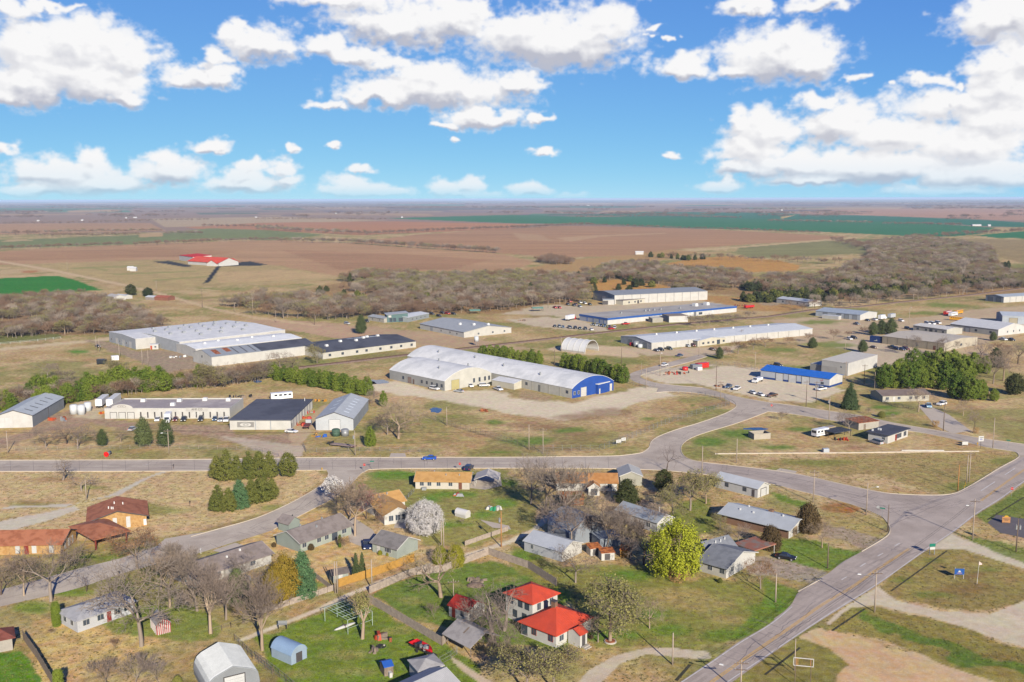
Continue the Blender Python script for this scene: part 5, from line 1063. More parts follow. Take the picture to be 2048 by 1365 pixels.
MB().rbox((H.L * .62, H.D * .42 * H.sy, 3.3), 1.4, .9, 1.0).build('chimney', BRICK_B, H.roof); roof_items(H, 'w', [(.6, .75), (.3, .6), (.3, .8), (.45, .2)], 'roof_vent', .4, .4, .4, M_VENTW)
windows(H, 'u', (.75,), 1.4, .9, 1.2); opening(H, 'panel', 'u', .35, 2.4, .1, 2.1, wallmat('#C9B08E'))
SH = shingle('#7B7E84', '#707379', .66)
H = bld('slate_grey_house', 'cream house with slate grey shingle cross gable roof right of the yellow green tree', 'house', (1452, 1158), (1510, 1125), (1402, 1141), 2.5, ('gable', 'w', 2.0), W_PLAIN, SH, .55, wall2=wallmat('#D8D4CA'), trim=M_FRAME); windows(H, 'u', (.2,), 1.1, 1, 1.1); windows(H, 'w', (.15, .6), 1.1, 1, 1.1)
X = bld('slate_grey_wing', 'rear slate grey shingle wing of the cream cross gabled house', 'house', (1420, 1126), (1470, 1112), (1392, 1110), 2.5, ('gable', 'u', 1.7), W_PLAIN, SH, .5)
roof_items(X, 'u', [(.4, .3), (.6, .3), (.8, .35)], 'roof_pipe', .22, .22, .6, M_VENTW)
carport('rusty_carport', 'flat carport with rust streaked sheet roof beside the slate grey house', (1508, 1122), (1550, 1108), 6, 2.3, 0, roofmat('#A06A56', RIB, '#8A7A70', patch=.5))
RED = roofmat('#C84A30', .5, '#BC4630', k=.66, rough=.75, var=.14, patch=.35)
H = bld('two_storey_red_house', 'two storey white house with bright red hipped metal roof', 'house', (1065, 1257), (1012, 1234), (1115, 1235), 5.2, ('hip', 'u', 1.9), W_PLAIN, RED, .5)
windows(H, 'u', (.2, .45, .8), 1.1, 3.4, 1.3, M_DARKTRIM); windows(H, 'u', (.3, .65), 1.1, .9, 1.4, M_DARKTRIM); windows(H, 'w', (.25, .75), 1.0, 3.3, 1.4)
H = bld('red_roofed_house', 'single storey white house with bright red hipped roof and brick chimney', 'house', (1112, 1297), (1042, 1269), (1187, 1262), 2.7, ('hip', 'u', 2.6), W_PLAIN, RED, .5)
windows(H, 'u', (.15, .62), 1.1, 1, 1.2, mat('red_shutter', alb('#B5442E', .45), .6, .1, 1)); opening(H, 'pane', 'u', .9, 1.6, .2, 2.0); windows(H, 'w', (.15, .72), 1.2, 1, 1.1); 
ch = MB().rbox((H.L * .55, H.D * .5 * H.sy, 3.9), 1.0, .8, 2.3).build('chimney', BRICK_B, H.roof); MB().rbox((H.L * .55, H.D * .5 * H.sy, 6.2), 1.15, .95, .2).build('chimney_cap', M_DARKTRIM, ch)
X = bld('entry_porch', 'small white gabled entry porch on the right side of the red roofed house', 'porch', (1160, 1297), (1174, 1290), 3.0, 2.6, ('gable', 'u', .8), W_PLAIN, RED, .2); opening(X, 'door', 'u', .5, .9, .3, 2.1, M_DARKTRIM)
MB().rbox((X.L * .5, -.6 * X.sy, 0), 1.6, .6, .4).build('step', M_CONC, X.root); MB().rbox((X.L * .5, -1.1 * X.sy, 0), 1.6, .5, .2).build('step', M_CONC, X.root)
H = bld('red_roofed_shed', 'small white shed with weathered dark red roof under a bare tree', 'shed', (936, 1246), (898, 1232), 5.0, 2.4, ('gable', 'u', 1.3), W_PLAIN, roofmat('#A83226', None, '#8E2A22', k=.65, patch=.4), .3); opening(H, 'door', 'u', .75, .9, .05, 2.0, mat('red_door', '#A03A30')); windows(H, 'u', (.3,), .7, 1, .9, M_DARKTRIM)
H = carport('shingle_carport', 'open wooden carport with grey hipped shingle roof and red trim', (941, 1316), (893, 1290), 6.4, 2.4, 1.6, shingle('#9A9592', '#8D8885'), 'u', M_WOOD, over=.6)
roof_strips(H, 'u', [(.2, .42, .47, .53)], M_WOOD, 'roof_ladder')
H = bld('bottom_grey_house', 'white house with grey metal roof cut by the bottom edge', 'house', (850, 1440), (922, 1404), 8, 3.0, ('gable', 'u', 1.6), W_PLAIN, roofmat('#B5B4B3', RIB), .3, trim=M_FRAME); windows(H, 'u', (.3, .75), 1.1, 1, 1.3)
X = bld('bottom_grey_annex', 'grey roofed annex joined to the back of the white house at the bottom edge', 'house', (838, 1372), (886, 1360), 4.5, 2.8, ('hip', 'u', .8), W_PLAIN, shingle('#A5A2A0', '#999694'), .3)
H = bld('blue_tin_shed', 'pale blue tin shed with barn shaped roof on the green lawn', 'shed', (583, 1331), (614, 1316), (553, 1309), 1.9, ('arch', 'w', 1.2), wallmat('#B9CDE0', .4), mat('blue_tin', alb('#8FA9C6', .6), .5, .1, .6), .1); opening(H, 'panel', 'u', .5, 1.4, .05, 1.8, M_DARKTRIM)
H = bld('white_barrel_shed', 'tiny white barrel roofed garden shed behind the blossom tree', 'shed', (931, 1038), (941, 1034), (911, 1032), .9, ('arch', 'w', 1.0), W_PLAIN, roofmat('#D2D0CE'), .05)
H = bld('blue_playhouse', 'blue roofed timber playhouse with white slide on the green lawn', 'playhouse', (769, 1354), (787, 1350), 2.6, 1.7, ('gable', 'u', .5), M_WOOD, mat('blue_tarp', alb('#2A5CB0', .6), .6, .1, 1), .1)
MB().box(.4 * H.L, .72 * H.L, *sorted((-.9 * H.sy, 0)), .02, .9).build('slide', M_FRAME, H.root)
H = bld('dark_red_cottage', 'house corner with dark red brown shingle roof at the lower left edge', 'house', (26, 1300), (-60, 1318), (10, 1285), 2.6, ('hip', 'u', 1.4), wallmat('#C9C0B4'), shingle('#7A463C', '#6C3C33', .7), .6)
H = bld('red_roofed_church', 'distant white building with broad bright red roofs in a brown field', 'church', (438, 533), (376, 529), 30, 4.5, ('gable', 'u', 5.5), W_WHITE, roofmat('#D0503C', .8, '#C4452F', k=.72), 1.0)
H = bld('red_roofed_gym', 'distant white box with flat red roof left of the red roofed church', 'hall', (386, 525), (359, 521), 26, 7.0, ('shed', 'u', 1.5), W_WHITE, roofmat('#C2231F', .8, k=.75), .5)
H = bld('white_gable_front', 'distant white gabled front at the right end of the red roofed church', 'church', (434, 533), (476, 529), 16, 3.5, ('gable', 'u', 4.0), W_WHITE, roofmat('#D0503C', .8), 1.0)
FARB = ((1954, 452.5, 26, 9, 'long white farm shed beyond the teal fields'), (1979, 453, 8, 6, 'small white farm house right of the long white farm shed'), (260, 541.5, 7, 5, 'twin white storage box standing in the pasture, left one'), (266, 543, 7, 5, 'twin white storage box standing in the pasture, right one'),
  (76, 443, 10, 6, 'tiny white farmhouse among far trees at the left'), (252, 437, 8, 6, 'white farmhouse speck left of the far barns'), (270, 436.5, 16, 8, 'far white barn among trees north of the tan field'), (672, 428, 10, 6, 'white farm buildings on the far plain above the grey tan field'), (804, 436, 9, 6, 'pale farmhouse at the edge of the teal field'),
  (1176, 412, 30, 8, 'white sheds on the far plain near the horizon'), (1564, 422, 12, 6, 'red and white farm buildings far away between green fields'), (1905, 412.5, 22, 8, 'white farm compound near the right horizon'), (1279, 509.5, 12, 5, 'white mobile home at the edge of the bare wood'), (164, 442, 9, 5, 'white trailer speck beyond the brown fields'), (512, 436, 9, 5, 'small white house far beyond the hedgerow'))
for x, y, wm, dm, lab in FARB:
 p = G(x, y); w2 = wm / 2
 H = bld('farm_building', lab, 'farm building', (p.x - w2, p.y, 0), (p.x + w2, p.y, 0), dm, 3.4 if y > 425 else 6, ('gable', 'u', 1.6), W_WHITE, roofmat('#C9C9C8', RIB), .3)
H = bld('old_farmhouse', 'old white farmhouse with patched roof among bare trees left of centre', 'house', (228, 602), (212, 599), 10, 3.0, ('gable', 'u', 1.6), W_PLAIN, roofmat('#B9B4AE'), .4); windows(H, 'u', (.3, .7), 1, 1, 1.1)
H = bld('farm_annex', 'white low shed beside the old farmhouse in the trees', 'shed', (248, 599), (229, 597), 8, 2.5, ('gable', 'u', 1.0), W_PLAIN, R_LGREY, .3)
H = bld('red_farm_shed', 'low shed with rusty red roof right of the round dark trees', 'shed', (336, 602), (309, 601), 9, 2.6, ('gable', 'u', 1.2), wallmat('#A5705C'), roofmat('#A8604A', RIB), .3)
H = bld('grey_farm_shed', 'low grey shed beside the rusty red farm shed', 'shed', (308, 601), (291, 600), 7, 2.4, ('gable', 'u', 1.0), wallmat('#B5A79E'), R_LGREY, .3)
def hoop():
 O, u, w, L, D = frame_of((1170, 708), (1197, 702), (1133, 700))
 t = thing('hoop_shelter', 'open ended white fabric hoop shelter on concrete blocks', 'shelter', O, math.atan2(u.y, u.x)); sy = 1 if u.x * w.y - u.y * w.x > 0 else -1
 rise = hm(1183, 705, 24) - 1.0; pr = arc(L, 1.0, rise, 20)
 fab = mat('white_fabric', alb('#E9E9E8', .5), .6, .05, 1)
 mb = MB()
 for (a, b) in zip(pr, pr[1:]):
  ca = Vector((L / 2, 1.0)); 
  def ins(p): q = ca + (Vector(p) - ca) * .97; return (q.x, q.y)
  a2, b2 = ins(a), ins(b)
  mb.quad((a[0], 0, a[1]), (b[0], 0, b[1]), (b[0], D * sy, b[1]), (a[0], D * sy, a[1])); mb.quad((a2[0], 0, a2[1]), (b2[0], 0, b2[1]), (b2[0], D * sy, b2[1]), (a2[0], D * sy, a2[1]))
  for y in (0, D * sy): mb.quad((a[0], y, a[1]), (b[0], y, b[1]), (b2[0], y, b2[1]), (a2[0], y, a2[1]))
 mb.build('cover', fab, t)
 for k in range(5):
  m2 = MB(); y = D * k / 4 * sy
  for a, b in zip(pr, pr[1:]): m2.tube((a[0], y, a[1]), (b[0], y, b[1]), .22, n=6)
  m2.build('hoop', M_FRAME, t)
 for x in (0, L): MB().box(x - .5, x + .5, *sorted((0, D * sy)), 0, 1.02).build('block_wall', M_CONC, t)
hoop()
# trees: prototypes ten metres tall, copied with their parts
def bark(name, h, h2, k=.55):
 m = bpy.data.materials.new(name); m.use_nodes = True; nt = m.node_tree; N = nt.nodes.new; L = nt.links.new; b = nt.nodes['Principled BSDF']
 b.inputs['Roughness'].default_value = .95; b.inputs['Specular IOR Level'].default_value = .1
 oi = N('ShaderNodeObjectInfo'); mx = N('ShaderNodeMix'); mx.data_type = 'RGBA'; mx.inputs[6].default_value = (*alb(h, k), 1); mx.inputs[7].default_value = (*alb(h2, k), 1); L(oi.outputs['Random'], mx.inputs[0])
 L(mx.outputs[2], b.inputs['Base Color']); return m
def leaf(name, h, h2, k=.5, scale=1.6, trans=0.0):
 m = bpy.data.materials.new(name); m.use_nodes = True; nt = m.node_tree; N = nt.nodes.new; L = nt.links.new; b = nt.nodes['Principled BSDF']
 b.inputs['Roughness'].default_value = .8; b.inputs['Specular IOR Level'].default_value = .15
 tc = N('ShaderNodeTexCoord'); oi = N('ShaderNodeObjectInfo'); n = N('ShaderNodeTexNoise'); n.inputs['Scale'].default_value = scale; n.inputs['Detail'].default_value = 3; L(tc.outputs['Object'], n.inputs['Vector'])
 ge = N('ShaderNodeNewGeometry')
 a = N('ShaderNodeMath'); a.operation = 'ADD'; L(n.outputs[0], a.inputs[0]); L(oi.outputs['Random'], a.inputs[1])
 a2 = N('ShaderNodeMath'); a2.operation = 'ADD'; L(a.outputs[0], a2.inputs[0]); L(ge.outputs['Random Per Island'], a2.inputs[1])
 mr = N('ShaderNodeMapRange'); mr.inputs[1].default_value = .7; mr.inputs[2].default_value = 2.1; L(a2.outputs[0], mr.inputs[0])
 mx = N('ShaderNodeMix'); mx.data_type = 'RGBA'; mx.inputs[6].default_value = (*alb(h, k), 1); mx.inputs[7].default_value = (*alb(h2, k), 1); L(mr.outputs[0], mx.inputs[0]); L(mx.outputs[2], b.inputs['Base Color'])
 return m
B_GREY = bark('grey_bark', '#978A7E', '#83756A', .66); B_TAN = bark('tan_bark', '#B09C86', '#9A8672', .62); B_DARK = bark('dark_bark', '#6E5E55', '#5B4C44', .6); B_LILAC = bark('lilac_brown_twigs', '#9A8A7E', '#86766A', .66); B_RED = bark('reddish_twigs', '#9A7E68', '#8C705E', .6); B_PALE = bark('pale_twigs', '#B8A898', '#A59686', .62)
L_CED = leaf('cedar_needles', '#525F28', '#8E8C46', .52); L_ARB = leaf('bright_evergreen', '#42621E', '#8E9C3A', .50); L_DARK = leaf('dark_evergreen', '#3B4A2A', '#5E6236', .42); L_PINE = leaf('pine_needles', '#4E5E38', '#768050', .44); L_BLUE = leaf('blue_green_needles', '#4E7A52', '#7E9E6A', .42)
L_YEL = leaf('yellow_green_leaves', '#7E8C1C', '#B2B632', .52); L_OLV = leaf('olive_gold_leaves', '#8A7A2C', '#B08F36', .5); L_WHITE = leaf('white_blossom', '#D9D2CE', '#F0ECE8', .52); L_PINK = leaf('pink_blossom', '#B4686A', '#C98A82', .5); L_BUD = leaf('spring_buds', '#8C8A50', '#A39A60', .5); L_BUSH = leaf('bronze_evergreen', '#5A4C34', '#746040', .45); L_GRASS = leaf('dry_tall_grass', '#C29A62', '#D8B47C', .5)
def tubes(segs, sides):
 """segs: array of (p0, p1, r0, r1)"""
 if not len(segs): return np.zeros((0, 3)), np.zeros((0, 4), int)
 S = np.array([(*s[0], *s[1], s[2], s[3]) for s in segs]); p0, p1, r0, r1 = S[:, :3], S[:, 3:6], S[:, 6], S[:, 7]
 d = p1 - p0; d /= np.linalg.norm(d, axis=1)[:, None] + 1e-9
 ref = np.where(np.abs(d[:, 2:3]) > .9, np.array([[1., 0, 0]]), np.array([[0, 0, 1.]])); u = np.cross(d, ref); u /= np.linalg.norm(u, axis=1)[:, None] + 1e-9; w = np.cross(d, u)
 V = np.zeros((len(S), 2, sides, 3))
 for k in range(sides):
  a = 2 * math.pi * k / sides; o = u * math.cos(a) + w * math.sin(a)
  V[:, 0, k] = p0 + o * r0[:, None]; V[:, 1, k] = p1 + o * r1[:, None]
 base = (np.arange(len(S)) * 2 * sides)[:, None]
 F = np.concatenate([np.concatenate([base + k, base + (k + 1) % sides, base + sides + (k + 1) % sides, base + sides + k], 1) for k in range(sides)])
 return V.reshape(-1, 3), F
DENSE = (4,)
def grow(seed, levels=6, H=10.0, trunk=.22, r=.26, spread=42, up=.06, kids=3, lr=(.62, .82), gnarl=.18, twig=.02, forks=0):
 rng = random.Random(seed); segs = []; tips = []
 def rv(): return Vector((rng.gauss(0, 1), rng.gauss(0, 1), rng.gauss(0, 1)))
 def br(p, d, Ln, rad, lev):
  n = 3 if lev < 2 else 2
  pts = [(p, rad)]
  for i in range(n):
   d = (d + rv() * gnarl * (.35, .7, 1, 1, 1, 1, 1)[lev] + Vector((0, 0, up))).normalized()
   q = p + d * (Ln / n); r2 = max(twig * .7, rad * (1 - .22 / n * 1.6)); segs.append((tuple(p), tuple(q), rad, r2, lev)); p = q; rad = r2; pts.append((q, r2))
  if lev >= levels: tips.append(p); return
  nk = (kids if lev not in DENSE else kids + 1) if lev > 0 else kids + 1 + forks
  for k in range(nk):
   q, rr = pts[-1] if k == 0 or lev == 0 else pts[rng.choice((-1, -2)) if n == 2 else rng.choice((-1, -2))]
   ax = d.orthogonal().normalized(); ax.rotate(Matrix.Rotation(2 * math.pi * (k / nk) + rng.uniform(-.6, .6), 3, d))
   ang = R(spread * rng.uniform(.55, 1.25)) * (.55 if k == 0 and lev else 1)
   nd = (d * math.cos(ang) + ax * math.sin(ang)).normalized()
   br(q, nd, Ln * rng.uniform(*lr), max(twig, rr * (.72 if k == 0 else .58)), lev + 1)
 br(Vector((0, 0, -.15)), Vector((rng.uniform(-.06, .06), rng.uniform(-.06, .06), 1)).normalized(), H * trunk * 1.1, r, 0)
 z = max(s[1][2] for s in segs); k = H / z
 segs = [(tuple(c * k for c in a), tuple(c * k for c in b), r0, r1, l) for a, b, r0, r1, l in segs]
 return segs, [Vector(t) * k for t in tips]
def quads(P, Nn, size, rng, aspect=1.0):
 """leaf-sized faces at P facing roughly along Nn"""
 n = len(P); nn = Nn + rng.normal(0, .55, (n, 3)); nn /= np.linalg.norm(nn, axis=1)[:, None] + 1e-9
 t = np.cross(nn, rng.normal(0, 1, (n, 3))); t /= np.linalg.norm(t, axis=1)[:, None] + 1e-9; b = np.cross(nn, t)
 s = (size * rng.uniform(.6, 1.35, n))[:, None] * .5
 V = np.stack([P - t * s - b * s * aspect, P + t * s - b * s * aspect * .6, P + t * s * .8 + b * s * aspect, P - t * s * .9 + b * s * aspect * .8], 1).reshape(-1, 3)
 return V, np.arange(n * 4).reshape(n, 4)
def foliage(seed, prof, nclump, per, cr, size, lift=.25, squash=.8, aspect=1.0, fill=.72):
 """clumps of leaves inside the outline prof: list of (height 0..1, radius)"""
 rng = np.random.default_rng(seed); hs = np.array([p[0] for p in prof]); rs = np.array([p[1] for p in prof])
 tt = np.linspace(hs[0], hs[-1], 200); w = np.interp(tt, hs, rs) + .12; w /= w.sum()
 t = rng.choice(tt, nclump, p=w); a = rng.uniform(0, 2 * math.pi, nclump); rr = np.interp(t, hs, rs) * (fill + (1 - fill) * rng.random(nclump) ** .5 * 1.12) * rng.uniform(.82, 1.08, nclump)
 inner = rng.random(nclump) < .16; rr = np.where(inner, rr * rng.random(nclump), rr)
 C = np.stack([rr * np.cos(a), rr * np.sin(a), t * 10], 1)
 sc = rng.uniform(.6, 1.3, nclump)
 P = np.repeat(C, per, 0) + rng.normal(0, 1, (nclump * per, 3)) * np.repeat(sc, per)[:, None] * cr * np.array([1, 1, squash])
 P[:, 2] = np.maximum(P[:, 2], hs[0] * 10 * .6 + .05)
 ax = np.stack([np.zeros(len(P)), np.zeros(len(P)), P[:, 2] * .9 + .3], 1)
 Nn = (P - np.repeat(C, per, 0)) * (1.2 / cr) + (C.repeat(per, 0) - ax) * .5 + np.array([0, 0, lift * 2]); Nn /= np.linalg.norm(Nn, axis=1)[:, None] + 1e-9
 return quads(P, Nn, size, rng, aspect)
def mesh2(name, parts, mats):
 """one mesh of several (verts, quads) pieces, each with its material"""
 V = np.concatenate([p[0] for p in parts]); off = np.cumsum([0] + [len(p[0]) for p in parts[:-1]]); F = np.concatenate([p[1] + o for p, o in zip(parts, off)])
 m = np_mesh(name, V, F)
 for x in mats: m.materials.append(x)
 if len(parts) > 1: m.polygons.foreach_set('material_index', np.repeat(np.arange(len(parts), dtype=np.int32), [len(p[1]) for p in parts])); m.update()
 return m
PROTO = {}
def bare_proto(key, segs, tips, mb_, mc, buds=None):
 lo = [s for s in segs if s[4] < 3]; hi = [s for s in segs if s[4] >= 3]
 tv = tubes(lo, 5); cv = tubes(hi, 3); parts, mats = [cv], [mc]
 if buds:
  m, n, size = buds; rng = np.random.default_rng(5); T = np.array([tuple(t) for t in tips]); P = T[rng.integers(0, len(T), n)] + rng.normal(0, .28, (n, 3))
  parts.append(quads(P, rng.normal(0, 1, (n, 3)), size, rng)); mats.append(m)
 PROTO[key] = (mesh2('trunk', [tv], [mb_]), mesh2('crown', parts, mats))
for i, (mb_, mc) in enumerate(((B_GREY, B_GREY), (B_GREY, B_LILAC), (B_TAN, B_TAN), (B_DARK, B_LILAC))):
 bare_proto('bare%d' % i, *grow(10 + i, 6, spread=46 + 3 * i), mb_, mc)
bare_proto('vase0', *grow(21, 6, trunk=.16, spread=27, up=.10, forks=2), B_TAN, B_LILAC); bare_proto('vase1', *grow(22, 6, trunk=.13, spread=30, up=.09, forks=3), B_GREY, B_GREY)
bare_proto('gnarl', *grow(31, 5, trunk=.2, spread=52, gnarl=.34, up=.0, r=.4, twig=.022), B_GREY, B_GREY); bare_proto('gnarl1', *grow(36, 5, trunk=.24, spread=46, gnarl=.22, r=.38, twig=.024), B_TAN, B_TAN)
bare_proto('skeletal', *grow(33, 4, trunk=.3, spread=48, gnarl=.3, r=.2, twig=.02), B_DARK, B_DARK)
bare_proto('bud0', *grow(41, 6, spread=44), B_GREY, B_GREY, (L_BUD, 2600, .17)); bare_proto('bud1', *grow(42, 6, spread=48, trunk=.3), B_TAN, B_GREY, (L_BUD, 3400, .18))
bare_proto('rust', *grow(43, 6, spread=44, trunk=.28), B_GREY, B_RED, (leaf('brown_old_leaves', '#9A6A42', '#B07E50', .5), 700, .15))
bare_proto('pinkbloom', *grow(44, 6, spread=46, trunk=.16), B_DARK, B_RED, (L_PINK, 2200, .16))
bare_proto('palebloom', *grow(45, 6, spread=40, trunk=.18), B_GREY, B_LILAC, (L_WHITE, 5200, .2))
bare_proto('thicket0', *grow(51, 5, trunk=.05, spread=34, forks=4, r=.1, twig=.022, up=.08), B_GREY, B_LILAC); bare_proto('thicket1', *grow(52, 5, trunk=.05, spread=38, forks=5, r=.1, twig=.022, up=.08), B_GREY, B_RED)
bare_proto('pale', *grow(61, 6, trunk=.18, spread=36, forks=1), B_PALE, B_PALE)
def ever_proto(key, seed, prof, lm, nclump=240, per=20, cr=.42, size=.34, tr=.2, **kw):
 if kw.get('aspect', 1) == 1: nclump = int(nclump * 1.5); per = int(per * 1.7); size *= .66; cr *= .92
 PROTO[key] = (mesh2('trunk', [tubes([((0, 0, -.2), (0, 0, prof[-1][0] * 8.5), tr, tr * .3)], 6)], [B_DARK]), mesh2('crown', [foliage(seed, prof, nclump, per, cr, size, **kw)], [lm]))
CONE = [(.05, 2.0), (.15, 2.9), (.35, 2.8), (.6, 2.0), (.8, 1.1), (.97, .25)]; OVAL = [(.08, 1.6), (.2, 2.6), (.45, 3.1), (.7, 2.5), (.88, 1.4), (.98, .4)]; ROUND = [(.1, 2.4), (.25, 3.7), (.5, 4.3), (.75, 3.4), (.92, 1.6), (.99, .4)]
for i in range(3):
 ever_proto('cedar%d' % i, 100 + i, CONE if i != 1 else OVAL, L_CED, 150, 28, .38, .32); ever_proto('arb%d' % i, 110 + i, [(.03, 1.9), (.15, 2.6), (.4, 2.7), (.65, 2.1), (.85, 1.2), (.98, .3)] if i else OVAL, L_ARB, 130, 30, .38, .32); ever_proto('dark%d' % i, 120 + i, CONE if i else OVAL, L_DARK, 180, 16, .5, .42)
ever_proto('grove0', 130, ROUND, L_ARB, 150, 34, .42, .36); ever_proto('grove1', 131, [(.06, 2.6), (.25, 3.5), (.55, 3.4), (.8, 2.2), (.97, .5)], L_ARB, 150, 34, .42, .36)
ever_proto('pine0', 140, OVAL, L_PINE, 150, 26, .55, .36, tr=.3, fill=.5); ever_proto('pine1', 141, [(.12, 2.6), (.3, 3.6), (.55, 3.2), (.8, 2.0), (.98, .5)], L_PINE, 150, 26, .6, .38, tr=.3, fill=.5)
ever_proto('spruce', 150, [(.03, 3.6), (.2, 3.1), (.45, 2.2), (.7, 1.3), (.97, .15)], leaf('spruce_needles', '#3C5236', '#5E7248', .42), 260, 20, .42, .34)
ever_proto('bluecedar', 151, [(.03, 2.6), (.2, 2.9), (.5, 2.3), (.75, 1.4), (.98, .25)], L_BLUE, 330, 22, .36, .26)
ever_proto('goldcedar', 152, OVAL, L_OLV, 260, 20, .45, .3); ever_proto('spire', 153, [(.0, 1.0), (.2, 1.25), (.5, 1.0), (.8, .5), (.99, .08)], L_PINE, 200, 20, .25, .22, tr=.1); ever_proto('column', 154, [(.0, 2.3), (.1, 2.6), (.5, 2.8), (.85, 2.5), (.97, 1.4)], L_ARB, 420, 20, .4, .3, fill=.85)
ever_proto('ballbush', 155, [(.02, 4.2), (.3, 5.6), (.6, 5.2), (.9, 2.6), (.99, .6)], L_BUSH, 240, 22, .7, .5); ever_proto('goldbush', 156, [(.02, 4.0), (.3, 5.4), (.6, 5.0), (.9, 2.6), (.99, .6)], leaf('gold_bush_leaves', '#7F8A26', '#A8A035', .5), 260, 22, .7, .45)
ever_proto('grasstuft', 157, [(.0, 2.6), (.3, 3.6), (.7, 4.2), (.98, 3.2)], L_GRASS, 160, 18, .5, .7, aspect=.16); ever_proto('greenbush', 158, [(.02, 4.0), (.3, 5.4), (.6, 5.0), (.9, 2.6), (.99, .6)], L_CED, 220, 20, .7, .5)
def crown_on(key, seg, tips, bk, lm, prof, nclump, per, cr, size, **kw):
 lo = [s for s in seg if s[4] < 3]; hi = [s for s in seg if s[4] in (3, 4)]
 PROTO[key] = (mesh2('trunk', [tubes(lo, 5)], [bk]), mesh2('crown', [foliage(77, prof, nclump, per, cr, size, **kw), tubes(hi, 3)], [lm, bk]))
g1 = grow(71, 4, trunk=.16, spread=38, twig=.03)
crown_on('blossom', *g1, B_GREY, L_WHITE, [(.1, 2.6), (.22, 4.6), (.45, 5.7), (.7, 4.9), (.88, 2.9), (.99, .7)], 620, 44, .44, .15, fill=.66)
crown_on('willow', *grow(72, 4, trunk=.2, spread=44, twig=.03, forks=1), B_TAN, L_YEL, [(.14, 3.2), (.3, 4.4), (.55, 4.7), (.78, 3.6), (.92, 1.8), (.99, .5)], 300, 54, .40, .15, squash=1.7, fill=.5, aspect=1.7)
crown_on('tufttop', *grow(73, 4, trunk=.62, spread=40, r=.55, twig=.03), B_TAN, L_BUD, [(.62, 1.0), (.75, 2.2), (.9, 2.0), (.99, .8)], 70, 16, .5, .22, fill=.4)
crown_on('olive', *grow(74, 4, trunk=.2, spread=40, twig=.03), B_GREY, L_OLV, ROUND, 180, 20, .5, .26, fill=.4)
TREES_PLACED = []
rt = random.Random(99)
def tree(kind, px, py, hpx, label, wide=1.0, cat='tree', name=None, group=None, rz=None, H=None):
 tm, cm = PROTO[kind]; h = H or hm(px, py, hpx); p = G(px, py)
 if kind.rstrip('0123456789') in ('bare', 'vase', 'rust', 'bud', 'gnarl'): wide *= 1.22
 if kind[:7] == 'thicket': wide *= 1.15
 if group: h *= rt.uniform(.84, 1.12); wide *= rt.uniform(.9, 1.15)
 nm = name or ('evergreen_tree' if kind.rstrip('0123456789') in ('cedar', 'arb', 'dark', 'grove', 'pine', 'spruce', 'bluecedar', 'goldcedar', 'spire') else 'bare_tree' if kind.rstrip('0123456789') in ('bare', 'vase', 'gnarl', 'skeletal', 'rust', 'pale', 'bud') else 'tree')
 t = thing(nm, label, cat, p, rt.uniform(0, 6.28) if rz is None else rz, group); s = h / 10; t.scale = (s * wide, s * wide, s)
 for n_, me in (('trunk', tm), ('crown', cm)):
  o = bpy.data.objects.new(n_, me); COL.objects.link(o); o.parent = t
 TREES_PLACED.append(t); return t
def shrub(kind, px, py, hpx, label, wide=1.0, group=None): return tree(kind, px, py, hpx, label, wide, 'shrub', 'shrub', group)
T = tree
T('bare1', 102, 1203, 126, 'broad bare tree on the verge in front of the brick church wing', 1.0); T('bare0', 283, 1293, 178, 'tallest bare tree in the yard behind the white ranch house', .95)
T('rust', 275, 1139, 92, 'bare tree with brown leaves beside the street by the church portico', .95); T('skeletal', 173, 1184, 44, 'small bare sapling on the verge above the white ranch house', 1.0)
T('vase1', 366, 1168, 92, 'upright bare tree left of the brown grey shingle house', .85); T('vase0', 421, 1267, 142, 'forked tan bare tree above the silver quonset hut', .95); T('bare3', 2, 1190, 78, 'bare tree cut by the left edge near the street', .9)
T('bare2', 340, 1215, 120, 'brownish bare tree between the two forked yard trees', .9)
for x, y, h, l in ((215, 1372, 62, 'tangle of bare brush at the bottom edge, left one'), (268, 1376, 76, 'tangle of bare brush at the bottom edge, middle one'), (318, 1368, 50, 'tangle of bare brush against the silver quonset, right one')): shrub('thicket0', x, y, h, l, 1.25)
T('vase0', 525, 1301, 156, 'tall forked bare tree at the corner of the green lawn', .8, rz=1.0)
T('bare2', 710, 1072, 118, 'tan multi stemmed bare tree at the corner of the sage green house', .8); T('palebloom', 673, 1010, 62, 'white flowering tree beside the curved street', .95); T('bare1', 700, 1040, 78, 'dark bare tree in front of the white flowering street tree', .95)
T('pinkbloom', 733, 1038, 74, 'pink budding tree beside the tan cross gabled house', .75)
T('tufttop', 725, 1278, 98, 'topped old tree with thick trunk standing in the pipe frame', .8); T('gnarl1', 882, 1195, 104, 'leaning bare tree above the red roofed shed', 1.0)
T('blossom', 851, 1071, 72, 'round tree covered in white blossom beside the tan cross gabled house', .90); T('gnarl', 990, 1291, 122, 'gnarled bare tree behind the hipped shingle carport', .9)
shrub('goldbush', 880, 1128, 36, 'green yellow shrub left of a pair beside the gravel lane', .75); shrub('goldbush', 912, 1132, 42, 'golden green shrub right of a pair beside the gravel lane', .75)
T('bluecedar', 606, 1193, 94, 'large blue green conifer at the end of the brown yard fence', .95); T('goldcedar', 570, 1203, 96, 'olive gold conifer left of the blue green conifer', .95); T('goldcedar', 548, 1212, 78, 'shorter olive conifer behind the tall forked tree', 1.0); T('olive', 590, 1180, 60, 'orange gold leafy tree behind the blue green conifer', .8); T('pine0', 475, 1215, 78, 'dark green conifer half hidden by bare branches beside the back porch', .8)
shrub('thicket0', 869, 1239, 34, 'grey bare shrub alone on the green yard', 1.0)
